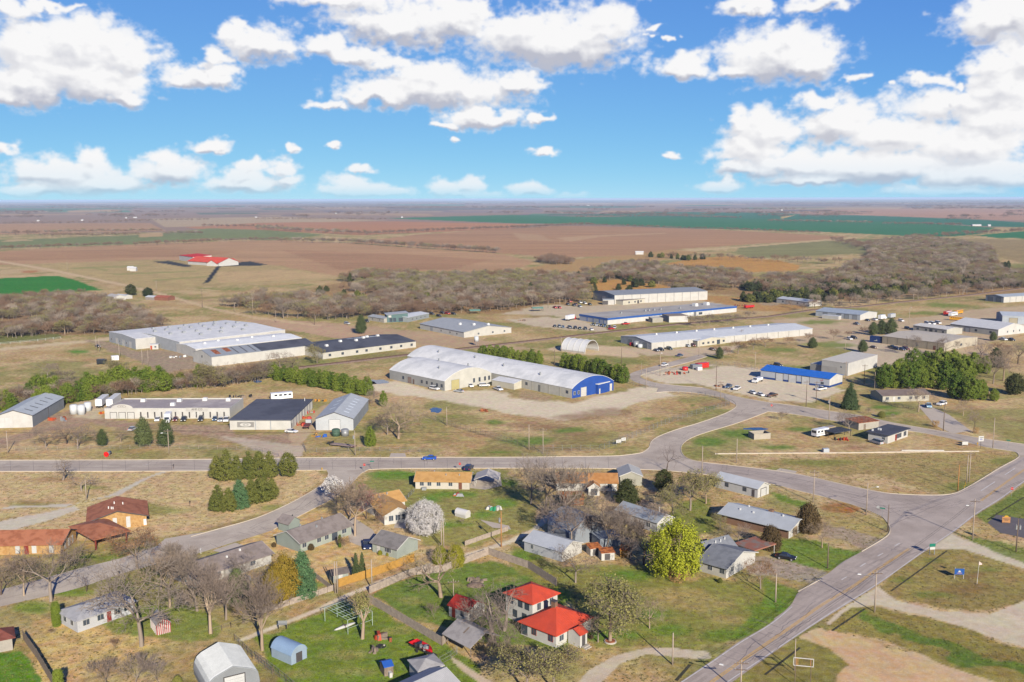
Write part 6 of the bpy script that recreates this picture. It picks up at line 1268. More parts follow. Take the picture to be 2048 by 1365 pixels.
T('bud1', 1220, 1284, 126, 'budding tree with stone ring at its foot beside the red roofed house', 1.1); T('bare2', 1299, 1257, 62, 'small slim bare tree on the front lawn', .8); T('bare0', 1151, 1166, 80, 'bare tree in front of the white gabled garage', .9)
T('willow', 1350, 1156, 114, 'bright yellow green leafy tree beside the slate grey house', 1.0); shrub('grasstuft', 1356, 1162, 34, 'clump of tall dry grass under the bright yellow green tree', 1.5)
T('bare3', 1287, 1130, 86, 'dark bare tree just left of the bright yellow green tree', .9); T('vase1', 1211, 1100, 88, 'bare tree in front of the corrugated quonset barn', .85); T('vase0', 1243, 1098, 82, 'bare tree right of the corrugated quonset barn', .8); T('bare1', 1142, 1092, 92, 'bare tree at the left side of the corrugated quonset barn', .8); T('bare0', 1178, 1082, 70, 'bare tree rising behind the corrugated quonset barn', .9)
T('bare0', 1092, 1030, 132, 'tall bare tree left of the orange roofed house', .75); T('vase1', 1118, 1050, 130, 'tall greyish bare tree in front of the orange roofed house', .8); T('bare1', 1062, 1010, 92, 'bare tree with purple twigs beside the main street', .8); T('bud0', 1160, 1040, 60, 'small bare tree beside the orange board shed', .9); T('bare3', 1205, 1040, 50, 'small bare tree before the gabled porch', .9)
T('dark1', 1254, 1008, 52, 'dark cedar in front of the grey gabled garage', 1.5); T('dark0', 1327, 985, 48, 'round dark evergreen beside the bare tree by the junction', 1.2); T('bud0', 1380, 1022, 84, 'grey green budding tree behind the bright yellow green tree', .95); T('bud1', 1412, 1008, 64, 'budding tree left of the long white outbuilding', .95); T('bud0', 1345, 1035, 60, 'budding tree right of the blue grey roofed cottage', 1.0)
T('skeletal', 1334, 943, 58, 'leafless crooked tree standing at the road junction', .9); T('bare2', 1644, 1096, 58, 'slim bare tree on the lawn beside the driveway', .8)
shrub('ballbush', 1616, 1064, 56, 'big bronze round bush at the corner of the metal roofed house', .7); shrub('ballbush', 1541, 1098, 46, 'big bronze round bush in front of the metal roofed house', .78)
T('rust', 1521, 1178, 64, 'small reddish bare tree on the slate grey house drive', .85); T('bare1', 1476, 1090, 44, 'small bare tree behind the slate grey house', 1.0); T('bud0', 1440, 1060, 36, 'short budding tree beside the brown brick wall', 1.0)
for x, y, h, l in ((1056, 1388, 110, 'leafy bare tree at the bottom edge below the red roofed house, left one'), (1108, 1380, 96, 'leafy bare tree at the bottom edge below the red roofed house, right one'), (1026, 1352, 80, 'bare tree behind the bottom edge trees near the concrete pad')): T('bud0', x, y, h, l, 1.15)
T('bare1', 92, 896, 47, 'round lilac bare tree nearest the shed with roof slits', 1.05); T('bare3', 134, 888, 44, 'lilac bare tree between two others before the yard', .95); T('bare1', 155, 898, 53, 'largest lilac bare tree along the road fence', 1.1); T('bare2', 242, 886, 34, 'thin tan bare tree by the office drive', .9)
T('pine0', 205, 893, 34, 'small dark pine between bare trees by the office yard', .9); T('pine1', 288, 894, 60, 'left one of two big pines before the lettered office', .72); T('pine1', 331, 894, 56, 'right one of two big pines before the lettered office', .75)
T('gnarl', 126, 961, 50, 'twisted grey tree on the dry lawn below the main street', 1.1); T('gnarl', 163, 982, 38, 'smaller twisted grey tree on the dry lawn near the brick church', 1.1)
for k, (x, y, h) in enumerate(((434, 956, 52), (452, 961, 60), (474, 960, 58), (497, 958, 63), (519, 957, 56), (541, 955, 50))): T('cedar%d' % (0, 2)[k % 2], x, y, h, 'olive cedar in the upper clump on the dry lawn', 1.0, group='cedars of the upper clump')
T('cedar1', 577, 954, 50, 'rounded cedar standing right of the upper clump by the street', 1.15)
for k, (x, y, h) in enumerate(((436, 1022, 62), (458, 1024, 58), (480, 1016, 54), (503, 1010, 56), (524, 1004, 58), (545, 998, 44))): T('cedar%d' % (2, 0)[k % 2] if k != 2 else 'bluecedar', x, y, h, 'green cedar in the lower clump on the dry lawn', 1.05, group='cedars of the lower clump')
T('arb1', 741, 893, 42, 'single bright green cedar by the road power pole', .9); T('bare2', 797, 878, 80, 'large spreading bare tree right of the light grey barn', 1.15); T('bare1', 775, 870, 50, 'smaller bare tree beside the single bright green cedar', 1.0); T('arb2', 767, 813, 32, 'green cedar behind the large spreading bare tree', .9); T('thicket0', 744, 814, 36, 'grey bare brush behind the light grey barn', .9)
for k in range(17): f = k / 16; T('arb%d' % (k % 3), 545 + f * 190, 757 + f * 34 + (k % 2) * 2, 30 + f * 8, 'bright evergreen in the diagonal row beside the barns', 1.15, group='evergreens in the diagonal row')
rr_ = random.Random(3)
for k, (x, y, h, kd) in enumerate(((-6, 822, 44, 'arb0'), (14, 820, 40, 'arb1'), (30, 812, 36, 'thicket1'), (46, 808, 40, 'bare1'), (58, 804, 44, 'arb2'), (76, 800, 46, 'arb0'), (94, 796, 48, 'arb1'), (112, 794, 46, 'arb2'), (128, 796, 40, 'thicket0'), (142, 796, 36, 'thicket1'), (158, 800, 38, 'thicket0'), (172, 801, 42, 'arb1'), (190, 797, 44, 'arb0'), (206, 793, 46, 'arb2'), (224, 789, 48, 'arb1'), (240, 787, 52, 'arb0'), (258, 785, 54, 'arb2'), (272, 783, 48, 'arb1'), (284, 785, 30, 'thicket0'), (296, 781, 44, 'arb0'), (312, 779, 34, 'thicket1'), (328, 779, 34, 'arb2'), (344, 778, 34, 'cedar0'), (362, 777, 34, 'cedar1'), (380, 776, 32, 'thicket1'), (398, 774, 50, 'arb1'), (416, 774, 30, 'thicket0'), (428, 774, 50, 'bud0'), (446, 772, 44, 'bare1'), (462, 770, 40, 'thicket1'), (478, 768, 36, 'bare3'), (494, 766, 40, 'thicket1'), (510, 762, 40, 'bare1'), (526, 760, 44, 'thicket0'))):
 ever = kd[:3] in ('arb', 'ced'); T(kd, x, y, h, 'bright evergreen in the long windbreak behind the lettered office' if ever else 'bare tree in the long windbreak behind the lettered office', 1.05 if ever else 1.2, group='evergreens of the windbreak' if ever else 'bare trees of the windbreak')
T('bare1', 95, 757, 34, 'round bare tree alone behind the windbreak at left', 1.2); T('bud0', 240, 756, 42, 'budding tree behind the windbreak near the power poles', 1.3); T('thicket0', 140, 764, 24, 'pale low brush behind the windbreak', 2.0)
T('bud0', 634, 727, 40, 'bare tree against the long white factory shed, right one', .9); T('bare1', 560, 735, 34, 'bare tree against the long white factory shed, middle one', 1.1); T('bare3', 586, 738, 30, 'bare tree against the long white factory shed, left one', 1.1)
for k in range(9): f = k / 8; T('arb%d' % (k % 3), 966 + f * 112, 716 + f * 13, 27 + f * 2, 'bright evergreen in the row behind the barrel roof, near the silo', 1.2, group='evergreens behind the barrel roof')
for k in range(10): f = k / 9; T('arb%d' % ((k + 1) % 3), 1130 + f * 116, 735 + f * 31, 31 + f * 5, 'bright evergreen in the row beside the blue end wall', 1.2, group='evergreens beside the blue end wall')
for k, (x, y, h) in enumerate(((1768, 778, 46), (1790, 776, 56), (1815, 778, 54), (1842, 776, 58), (1866, 776, 62), (1890, 780, 60), (1776, 762, 36), (1800, 758, 48), (1826, 752, 52), (1852, 748, 52), (1878, 750, 54), (1904, 760, 56), (1926, 766, 58), (1914, 798, 62), (1938, 802, 58), (1962, 800, 50), (1988, 803, 30), (1946, 752, 44), (1906, 740, 44), (1970, 748, 40))):
 T('grove%d' % (k % 2), x, y, h, 'bright evergreen of the dense grove behind the cream house', .85, group='evergreens of the grove')
T('dark0', 2030, 790, 44, 'dark evergreen at the right edge behind the grove', 1.3); T('dark1', 1990, 735, 40, 'dark evergreen behind the tall bare trees at right', 1.2)
T('bare2', 2007, 762, 72, 'tall tan bare tree right of the evergreen grove', .75); T('bare1', 1986, 768, 64, 'tall bare tree between the grove and the right edge', .8); T('bare3', 1960, 722, 44, 'bare tree in front of the white gabled warehouse', .9); T('bare0', 1824, 712, 44, 'bare tree in front of the tan metal warehouse', .75); T('bare1', 1890, 712, 40, 'greyish bare tree at the corner of the tan metal warehouse', 1.0); T('bare3', 2035, 728, 46, 'bare tree at the right edge above the street', 1.1); T('rust', 2000, 716, 34, 'reddish bare tree beside the white gabled warehouse', 1.1)
T('spruce', 1700, 818, 52, 'dark spruce on the corner lot below the blue roofed garage', .95); T('bare2', 1837, 824, 48, 'round tan bare tree in front of the cream shingle house', .95); T('bare1', 1698, 866, 46, 'bare tree between the camper and the corner store', 1.0); T('bare3', 1950, 857, 36, 'young bare tree on the corner lawn', .7); T('bare2', 1926, 832, 34, 'thin bare tree beside the curved drive', .8)
shrub('grasstuft', 1871, 855, 14, 'tuft of dry ornamental grass left of the lane', 1.2); shrub('grasstuft', 1952, 867, 12, 'tuft of dry ornamental grass under the young bare tree', 1.2); shrub('greenbush', 1763, 835, 12, 'low green bush on the corner lawn', 1.1); shrub('thicket0', 1735, 830, 16, 'grey bare shrub on the corner lawn', .9); shrub('thicket0', 1784, 837, 10, 'tiny grey shrub on the corner lawn', 1.1); shrub('thicket0', 1562, 842, 20, 'grey bare shrub on the grass island', 1.3)
T('pine1', 1625, 697, 22, 'round small pine on the lawn behind the garage yard', 1.1); T('pine1', 1725, 705, 25, 'small pine at the drive corner left of the tan warehouse', 1.0)
for k, (x, y, h) in enumerate(((1746, 671, 26), (1763, 669, 28), (1782, 670, 32))): T('pine0', x, y, h, ('left', 'middle', 'right')[k] + ' pine of the trio before the service shop', 1.1)
T('pine1', 1986, 682, 18, 'small pine before the white gabled warehouse', 1.0)
for k, (x, y, h, kd) in enumerate(((1667, 680, 20, 'thicket1'), (1696, 676, 16, 'thicket1'), (1726, 671, 20, 'thicket1'), (1577, 691, 20, 'thicket1'), (1617, 685, 18, 'thicket1'), (1446, 716, 26, 'rust'), (1476, 708, 28, 'rust'), (1506, 700, 24, 'rust'), (1530, 694, 20, 'rust'))): T(kd, x, y, h, 'reddish bare shrub tree on the lawns among the eastern sheds', 1.2, 'tree', 'bare_tree', 'reddish shrub trees of the eastern lawns')
T('pine0', 1439, 718, 23, 'green conifer before the reddish shrub trees', .95); T('pine1', 722, 668, 38, 'single full pine beside the factory road', .75); T('dark0', 262, 591, 23, 'round dark tree above the old farmhouse', 1.4); T('dark0', 296, 593, 18, 'wide dark tree right of the old farmhouse', 1.7)
for x, y, h, l in ((862, 600, 44, 'largest pale rounded tree rising from the bare wood'), (960, 602, 36, 'second pale rounded tree of the bare wood'), (712, 600, 34, 'pale rounded tree at the left of the bare wood'), (1925, 560, 44, 'pale tall tree in the right hand wood')): T('pale', x, y, h, l, 1.15)
T('vase1', 567, 637, 44, 'white trunked tree at the left end of the bare wood', .9); T('vase1', 692, 637, 40, 'white trunked tree behind the teal office wood', .9); T('dark1', 918, 620, 20, 'single dark cedar at the foot of the bare wood', 1.3)
for k, (x, y, h) in enumerate(((1380, 652, 24), (1400, 654, 26), (1420, 650, 22), (1455, 648, 20), (1475, 646, 22), (1495, 640, 18))): T('thicket0', x, y, h, 'grey bare brush along the railway before the blue banded warehouse', 1.6, 'tree', 'bare_tree', 'brush along the railway')
for k, (x, y, h) in enumerate(((1585, 617, 14), (1604, 621, 14), (1577, 611, 10))): T('thicket0', x, y, h, 'grey shrub in front of the low white building near the cedars', 1.7, 'tree', 'bare_tree', 'shrubs before the low white building')
T('bud1', 130, 669, 30, 'round budding tree beside the left field lane', 1.3)
for x, y, h, k, l in ((395, 1222, 128, 'vase1', 'upright bare tree between the striped barn and the grey brown house'), (322, 1180, 100, 'bare0', 'bare tree behind the tallest yard tree beside the street'), (452, 1240, 104, 'bare1', 'bare tree in front of the back porch'), (48, 1192, 84, 'bare2', 'bare tree on the verge near the left edge'), (1008, 1262, 104, 'gnarl', 'gnarled grey tree left of the two storey house'), (962, 1280, 90, 'bare0', 'bare tree behind the hipped shingle carport, left one'), (1010, 1322, 84, 'bare3', 'bare tree over the concrete pad by the carport'), (1232, 1078, 76, 'bare2', 'bare tree before the blue grey roofed cottage'), (1262, 1122, 84, 'vase1', 'bare tree left of the dark one by the lime coloured tree'), (1302, 1060, 60, 'bare1', 'bare tree behind the blue grey roofed cottage'), (1128, 1075, 96, 'bare3', 'bare tree over the gravel lane end'), (1196, 1285, 60, 'bare1', 'thin bare tree at the red roofed house corner'), (500, 1190, 90, 'bare0', 'bare tree before the olive conifers')): T(k, x, y, h, l, .85)
shrub('column', 113, 1252, 50, 'clipped green column shrub at the corner of the white ranch house', .55); shrub('column', 118, 1388, 52, 'clipped green column shrub at the bottom left', .6)
T('spire', 712, 1157, 52, 'left one of two slim green cypresses by the yellow board fence', 1.0); T('spire', 725, 1154, 50, 'right one of two slim green cypresses by the yellow board fence', 1.0); shrub('column', 680, 1095, 26, 'small clipped yellow green column beside the sage green house', .4)
for x, y, h, k, l in ((622, 1100, 12, 'ballbush', 'rust coloured bush along the sage green house wall'), (760, 1110, 9, 'goldbush', 'round hedge bush at the front of the sage green garage'), (776, 1112, 8, 'goldbush', 'second round hedge bush at the sage green garage'), (548, 1094, 9, 'ballbush', 'small rust bush on the golden lawn'), (355, 1372, 20, 'greenbush', 'bright green bush by the silver quonset at the bottom edge'), (1112, 1290, 8, 'greenbush', 'low green shrub under the red roofed house windows'), (1440, 1166, 10, 'greenbush', 'low shrub at the corner of the slate grey house'), (1136, 1284, 9, 'goldbush', 'clipped hedge left of the entry porch'), (1182, 1278, 8, 'ballbush', 'orange flower bed bush right of the entry porch'), (230, 1300, 24, 'thicket1', 'reddish bare shrub behind the white ranch house'), (102, 1270, 14, 'thicket1', 'small reddish shrub left of the white ranch house'), (925, 1050, 14, 'thicket0', 'small bare shrub beside the tiny barrel roofed shed'), (688, 1100, 30, 'thicket1', 'bare shrub at the sage green house terrace'), (760, 1052, 24, 'thicket1', 'pinkish shrub before the white house windows')): shrub(k, x, y, h, l, .9)
# --- woods and hedgerows: masses nobody could count
def wood_src(key, seed, mb_, mc, buds=None, **kw):
 segs, tips = grow(seed, 4, twig=.05, r=.2, **kw); parts, mats = [tubes([s for s in segs if s[4] < 2], 4), tubes([s for s in segs if s[4] >= 2], 3)], [mb_, mc]
 if buds:
  rng = np.random.default_rng(seed); Tt = np.array([tuple(t) for t in tips]); n = buds[1]; P = Tt[rng.integers(0, len(Tt), n)] + rng.normal(0, .6, (n, 3)); parts.append(quads(P, rng.normal(0, 1, (n, 3)) + np.array([0, -.6, .5]), buds[2], rng)); mats.append(buds[0])
 return mesh2('wood_tree', parts, mats)
fuzz = lambda nm, a, b: leaf(nm, a, b, .55)
F_GREY, F_RED, F_OLV, F_PALE = fuzz('grey_twig_haze', '#7E7060', '#948672'), fuzz('red_twig_haze', '#7A6450', '#8E7660'), fuzz('olive_twig_haze', '#8A8648', '#A09C5C'), fuzz('pale_twig_haze', '#A39480', '#B5A690')
WOODS = [wood_src('w', 200, B_GREY, B_LILAC, (F_GREY, 300, .2), kids=4, spread=44), wood_src('w', 201, B_GREY, B_GREY, (F_GREY, 300, .2), kids=4, spread=38), wood_src('w', 202, B_DARK, B_RED, (F_RED, 300, .2), kids=4, spread=46), wood_src('w', 203, B_GREY, B_GREY, (F_OLV, 700, .26), kids=4, spread=48), wood_src('w', 204, B_PALE, B_PALE, (F_PALE, 420, .2), kids=4, spread=34), wood_src('w', 205, B_GREY, B_RED, (F_RED, 300, .2), kids=4, spread=40, trunk=.1)]
CEDS = [mesh2('wood_tree', [foliage(300 + i, (CONE, OVAL, CONE)[i], 90, 14, .55, .62)], [(L_DARK, L_CED, L_DARK)[i]]) for i in range(3)]
def src_collection(nm, meshes):
 c = bpy.data.collections.new(nm)
 for m in meshes: c.objects.link(bpy.data.objects.new('tree_source', m))
 return c
SRC_BARE = src_collection('bare_sources', WOODS); SRC_RED = src_collection('red_sources', [WOODS[0], WOODS[2], WOODS[5]]); SRC_CED = src_collection('cedar_sources', CEDS); SRC_OLV = src_collection('olive_sources', [WOODS[3], WOODS[1], WOODS[3]])
def scatter(name, label, pts, coll, smin, smax, seed=0, cat='wood', wide=1.2):
 me = bpy.data.meshes.new(name); me.from_pydata([tuple(p) for p in pts], [], []); o = bpy.data.objects.new(name, me); COL.objects.link(o)
 o['kind'] = 'stuff'; o['label'] = label; o['category'] = cat
 ng = bpy.data.node_groups.new('scatter', 'GeometryNodeTree'); ng.interface.new_socket('Geometry', in_out='INPUT', socket_type='NodeSocketGeometry'); ng.interface.new_socket('Geometry', in_out='OUTPUT', socket_type='NodeSocketGeometry')
 N = ng.nodes.new; L = ng.links.new; gi = N('NodeGroupInput'); go = N('NodeGroupOutput'); ip = N('GeometryNodeInstanceOnPoints'); ci = N('GeometryNodeCollectionInfo')
 ci.inputs[0].default_value = coll; ci.inputs[1].default_value = True; ci.inputs[2].default_value = True; ip.inputs['Pick Instance'].default_value = True
 rv = N('FunctionNodeRandomValue'); rv.data_type = 'FLOAT_VECTOR'; rv.inputs[0].default_value = (0, 0, 0); rv.inputs[1].default_value = (0, 0, 6.28); rv.inputs['Seed'].default_value = seed
 rs = N('FunctionNodeRandomValue'); rs.data_type = 'FLOAT_VECTOR'; rs.inputs[0].default_value = (smin * wide, smin * wide, smin); rs.inputs[1].default_value = (smax * wide, smax * wide, smax); rs.inputs['Seed'].default_value = seed + 1
 ri = N('FunctionNodeRandomValue'); ri.data_type = 'INT'; ri.inputs[4].default_value = 0; ri.inputs[5].default_value = len(coll.objects) - 1; ri.inputs['Seed'].default_value = seed + 2
 L(gi.outputs[0], ip.inputs['Points']); L(ci.outputs[0], ip.inputs['Instance']); L(rv.outputs[0], ip.inputs['Rotation']); L(rs.outputs[0], ip.inputs['Scale']); L(ri.outputs[2], ip.inputs['Instance Index']); L(ip.outputs[0], go.inputs[0])
 md = o.modifiers.new('trees', 'NODES'); md.node_group = ng; return o
def fill(poly, spacing, seed, keep=None, holes=()):
 """random ground points inside a photo-pixel polygon, about spacing metres apart"""
 r = np.random.default_rng(seed); W = [G(x, y) for x, y in poly]; xs = [p.x for p in W]; ys = [p.y for p in W]
 n = int((max(xs) - min(xs)) * (max(ys) - min(ys)) / spacing ** 2); x = r.uniform(min(xs), max(xs), n); y = r.uniform(min(ys), max(ys), n)
 ok = inside(x, y, [(p.x, p.y) for p in W])
 for h in holes: ok &= ~inside(x, y, [(G(a, b).x, G(a, b).y) for a, b in h])
 if keep is not None: ok &= fbm(x / 60, y / 60, 3, seed) > keep
 return [(a, b, 0) for a, b in zip(x[ok], y[ok])]
def row(pts, spacing, width, seed):
 r = random.Random(seed); out = []
 P = [G(x, y) for x, y in pts]
 for a, b in zip(P, P[1:]):
  n = max(1, int((b - a).length / spacing)); d = (b - a).normalized(); q = Vector((-d.y, d.x, 0))
  for k in range(n): p = a.lerp(b, (k + r.random()) / n) + q * r.uniform(-width, width) / 2; out.append((p.x, p.y, 0))
 return out
CL1 = [(1330, 528), (1400, 516), (1470, 513), (1560, 522), (1600, 532), (1590, 542), (1450, 546), (1390, 538)]; CL2 = [(1160, 566), (1230, 560), (1300, 568), (1360, 575), (1330, 586), (1190, 592)]; CL3 = [(640, 596), (700, 588), (760, 592), (740, 604), (660, 606)]
scatter('left_wood', 'bare scrub wood left of the large factory', fill([(-150, 640), (-80, 612), (20, 602), (180, 592), (215, 606), (300, 640), (330, 652), (300, 672), (120, 668), (-80, 690)], 6.2, 1, .33), SRC_BARE, .55, .95, 1)
scatter('left_wood_understory', 'reddish brush at the foot of the left wood', fill([(-100, 670), (0, 655), (140, 650), (240, 640), (310, 652), (300, 668), (130, 664), (0, 676)], 5.0, 2), SRC_RED, .4, .7, 2)
scatter('river_wood', 'broad bare wood along the river behind the factories', fill([(438, 612), (480, 600), (560, 588), (640, 578), (690, 560), (730, 549), (830, 553), (870, 560), (960, 556), (1010, 552), (1100, 553), (1180, 548), (1230, 533), (1300, 530), (1340, 540), (1390, 545), (1480, 548), (1500, 560), (1480, 580), (1370, 583), (1190, 590), (1160, 604), (1090, 610), (1000, 621), (900, 626), (760, 632), (660, 640), (520, 628)], 7.0, 3, .35, (CL1, CL2, CL3)), SRC_BARE, .6, 1.05, 3)
scatter('river_wood_green', 'olive budding trees among the bare river wood', fill([(690, 575), (850, 556), (1050, 556), (1120, 570), (1100, 600), (900, 590), (740, 590)], 15, 4), SRC_OLV, .7, 1.1, 4)
scatter('river_wood_edge', 'tall bare trees at the near edge of the river wood', row([(500, 628), (640, 640), (760, 634), (900, 627), (1000, 622), (1090, 611), (1180, 604)], 6, 10, 5), SRC_BARE, .75, 1.15, 5)
scatter('right_wood', 'bare wood on the right below the olive field', fill([(1490, 572), (1530, 560), (1620, 560), (1680, 545), (1740, 520), (1730, 500), (1760, 487), (1830, 478), (1920, 488), (1980, 500), (1990, 520), (2000, 545), (2080, 556), (2200, 560), (2200, 585), (2040, 575), (1930, 578), (1700, 590), (1560, 596)], 7.0, 6, .33), SRC_BARE, .65, 1.1, 6)
scatter('right_wood_fringe', 'reddish bare trees between the pasture fields on the right', row([(1680, 482), (1730, 498), (1760, 488), (1850, 476), (1940, 470), (2048, 462)], 7, 40, 7) + row([(1330, 517), (1500, 522), (1600, 526), (1700, 530)], 8, 16, 8), SRC_RED, .6, 1.1, 7)
scatter('cedar_wood', 'dark cedar wood across the right hand side', fill([(1530, 592), (1600, 584), (1680, 572), (1760, 566), (1860, 556), (1960, 560), (2060, 552), (2250, 548), (2250, 566), (2048, 572), (1940, 576), (1860, 586), (1760, 596), (1680, 602), (1600, 607), (1548, 605)], 7.5, 9), SRC_CED, .5, .9, 9, wide=1.25)
scatter('cedar_scrub', 'low dark cedars at the edge of the clearings', fill([(1480, 576), (1560, 572), (1560, 582), (1490, 584)], 8, 10) + fill([(1476, 600), (1530, 596), (1560, 600), (1540, 606), (1490, 606)], 7, 11) + row([(1290, 515), (1315, 515), (1380, 522), (1420, 518)], 14, 10, 12) + row([(1265, 574), (1290, 572)], 8, 6, 13), SRC_CED, .5, .9, 10, wide=1.4)
scatter('railway_wood', 'grey bare trees along the railway on the right', row([(1640, 618), (1700, 612), (1760, 604), (1860, 594), (1950, 584), (2060, 574), (2200, 566)], 4.5, 26, 14), SRC_BARE, .7, 1.1, 12)
scatter('brush_clump', 'bare clump in the brown field beyond the river wood', fill([(1065, 524), (1100, 518), (1140, 524), (1148, 530), (1100, 530)], 6, 15), SRC_RED, .6, 1.0, 13)
HR = [([(560, 485), (700, 487), (830, 496), (1000, 507)], 5, 10, .8, 1.2), ([(268, 493), (420, 486), (560, 482)], 5, 10, .7, 1.1), ([(-150, 503), (0, 501), (130, 496), (248, 492)], 5, 10, .7, 1.0), ([(512, 458), (600, 464), (722, 470)], 5, 24, .9, 1.3), ([(722, 471), (860, 464), (1024, 458), (1130, 453), (1184, 451)], 5, 14, .8, 1.2), ([(1184, 452), (1350, 458), (1460, 461), (1640, 469)], 8, 8, .6, 1.0), ([(1536, 444), (1640, 446), (1745, 448)], 6, 24, .9, 1.2), ([(1765, 450), (1850, 451), (1920, 453)], 6, 24, .9, 1.2), ([(1150, 436), (1340, 434), (1480, 438)], 7, 24, .9, 1.3), ([(325, 471), (405, 470)], 5, 30, .9, 1.2), ([(-100, 474), (0, 470), (80, 470)], 5, 60, .9, 1.3), ([(80, 474), (180, 474), (275, 472)], 5, 24, .8, 1.1), ([(85, 468), (190, 466), (325, 464)], 5, 30, .8, 1.2), ([(400, 454), (560, 456)], 6, 24, .8, 1.2), ([(1890, 440), (1960, 440)], 6, 20, .9, 1.2), ([(1470, 426), (1640, 428), (1720, 430)], 8, 30, .9, 1.3), ([(0, 450), (120, 448), (300, 444)], 12, 40, .8, 1.2), ([(512, 440), (640, 440), (770, 441)], 9, 20, .8, 1.2), ([(2015, 432), (2048, 433), (2120, 434)], 7, 60, 1.0, 1.3), ([(240, 444), (420, 441)], 8, 40, .9, 1.2)]
for k, (pts, sp, wd, a, b) in enumerate(HR): scatter('hedgerow', 'line of bare trees between fields', row(pts, sp, wd, 40 + k), SRC_RED if k % 3 else SRC_BARE, a, b, 50 + k)
fr = np.random.default_rng(8); far = []
for k in range(150):
 y = 402.5 + 34 * fr.random() ** 1.7; x = fr.uniform(-300, 2350); w = fr.uniform(30, 190); p0, p1 = G(x, y), G(x + w, y + fr.uniform(-1.2, 1.2))
 n = int(min(170, (p1 - p0).length / 22)); dd = (y - 397.8)
 for j in range(n): q = p0.lerp(p1, fr.random()); far.append((q.x, q.y + fr.normal(0, 1) * 40 * 20 / dd, 0))
scatter('far_woods', 'distant hedgerows and woods out to the horizon', far, SRC_RED, 1.1, 1.9, 90, wide=2.2)
scatter('wood_olive', 'olive budding trees and dark cedars among the right hand wood', fill([(1500, 572), (1620, 562), (1740, 522), (1760, 490), (1900, 486), (1990, 520), (2060, 558), (1930, 576), (1600, 594)], 24, 62), src_collection('mixed_sources', [CEDS[0], WOODS[3], WOODS[3], CEDS[2]]), .5, .95, 62, wide=1.3)
scatter('wood_cedars', 'dark cedars scattered through the bare river wood', fill([(690, 560), (900, 552), (1100, 548), (1300, 540), (1480, 560), (1400, 580), (1180, 590), (1000, 610), (760, 620), (600, 600)], 38, 61), SRC_CED, .5, .95, 61, wide=1.3)
# utility poles and street lamps
M_POLE = mat('pole_timber', alb('#B3A291', .55), .9, .2, .8); M_POLE_D = mat('dark_pole_timber', alb('#7E6C5E', .5), .9, .2, .8); M_POLE_O = mat('new_orange_pole', alb('#C28A52', .5), .9, .2, .8); M_POLE_W = mat('white_pole', alb('#E2DFDA', .45), .6, .08, 1)
M_STEEL = mat('grey_steel', alb('#AEB0B2', .5), .5, .1, 1, metal=.4); M_INS = mat('insulator', (.25, .22, .2), .4, .1, 1)
def pole(px, py, hpx, label, parts='x', m=None, group=None, ang=None, cat='utility pole', name='utility_pole', lamp=None):
 h = hm(px, py, hpx); p = G(px, py); m = m or M_POLE; t = thing(name, label, cat, p, R(rt.uniform(-14, 14)) if ang is None else R(ang), group)
 MB().tube((0, 0, -.3), (0, 0, h), .17 if h > 6 else .12, .10 if h > 6 else .07, 8).build('post', m, t, True)
 if 'x' in parts:
  MB().box(-1.2, 1.2, -.17, -.05, h - .75, h - .6).build('crossarm', M_POLE_D, t)
  for x in (-1.1, -.45, .45, 1.1): MB().tube((x, -.11, h - .6), (x, -.11, h - .35), .06, .04, 6).build('insulator', M_INS, t)
 if 'X' in parts:
  MB().box(-1.1, 1.1, -.17, -.05, h - 1.9, h - 1.75).build('crossarm', M_POLE_D, t)
  for x in (-1.0, 1.0): MB().tube((x, -.11, h - 1.75), (x, -.11, h - 1.5), .06, .04, 6).build('insulator', M_INS, t)
 if 't' in parts:
  for dx in ((-.42,) if 'T' not in parts else (-.42, .42)):
   b = MB().tube((dx, -.1, h - 2.7), (dx, -.1, h - 1.7), .27, .27, 10).build('transformer', M_STEEL, t); MB().tube((dx, -.1, h - 1.7), (dx, -.1, h - 1.45), .05, .04, 6).build('bushing', M_INS, b)
 if lamp is not None:
  a, ln = R(lamp[0]) - t.rotation_euler.z, lamp[1]; d = Vector((math.cos(a), math.sin(a), 0)); q0 = Vector((0, 0, h - 1.6 if len(lamp) < 3 else h - lamp[2])); q1 = q0 + d * ln * .5 + Vector((0, 0, .35)); q2 = q0 + d * ln + Vector((0, 0, .45))
  MB().tube(q0, q1, .05, .05, 6).tube(q1, q2, .05, .04, 6).build('lamp_arm', M_STEEL, t)
  lh = MB().rbox(q2 + d * .3 - Vector((0, 0, .08)), .8, .32, .16, a, .7).build('lamp_head', M_VENTW, t)
 return t
W = 180; E = 0
pole(16, 906, 44, 'leaning timber pole beside the road at the left edge', '', ang=5); pole(338, 908, 50, 'timber pole with crossarm by the pines before the lettered office', 'x', lamp=(200, 1.6)); pole(710.5, 911, 50, 'timber pole with grey transformer before the light grey barn', 't'); pole(893.7, 852, 38, 'timber pole standing by the small blue puddle', '')
pole(1058, 900, 51, 'bare timber pole left of a pair inside the works fence', ''); pole(1086, 907, 51, 'timber pole with small crossarm right of a pair inside the works fence', 'x'); pole(1320, 752, 44, 'pole with dark lamp head at the bend of the upper street', '', name='street_lamp', cat='street lamp', lamp=(0, .3, .1)); pole(1292, 777, 41, 'thin pole beside the gravel entrance near the blue end wall', '')
pole(1432, 781, 50, 'dark tall pole in the gravel garage yard', 'x', M_POLE_D); pole(1441, 800, 38, 'pale pole on the verge before the garage yard', 'x'); pole(1404, 948, 57, 'pale concrete pole at the island kerb with long shadow', ''); pole(1473, 927, 50, 'pale pole on the grass island', ''); pole(1510, 737, 33, 'pale pole left of the blue roofed garage', 'x')
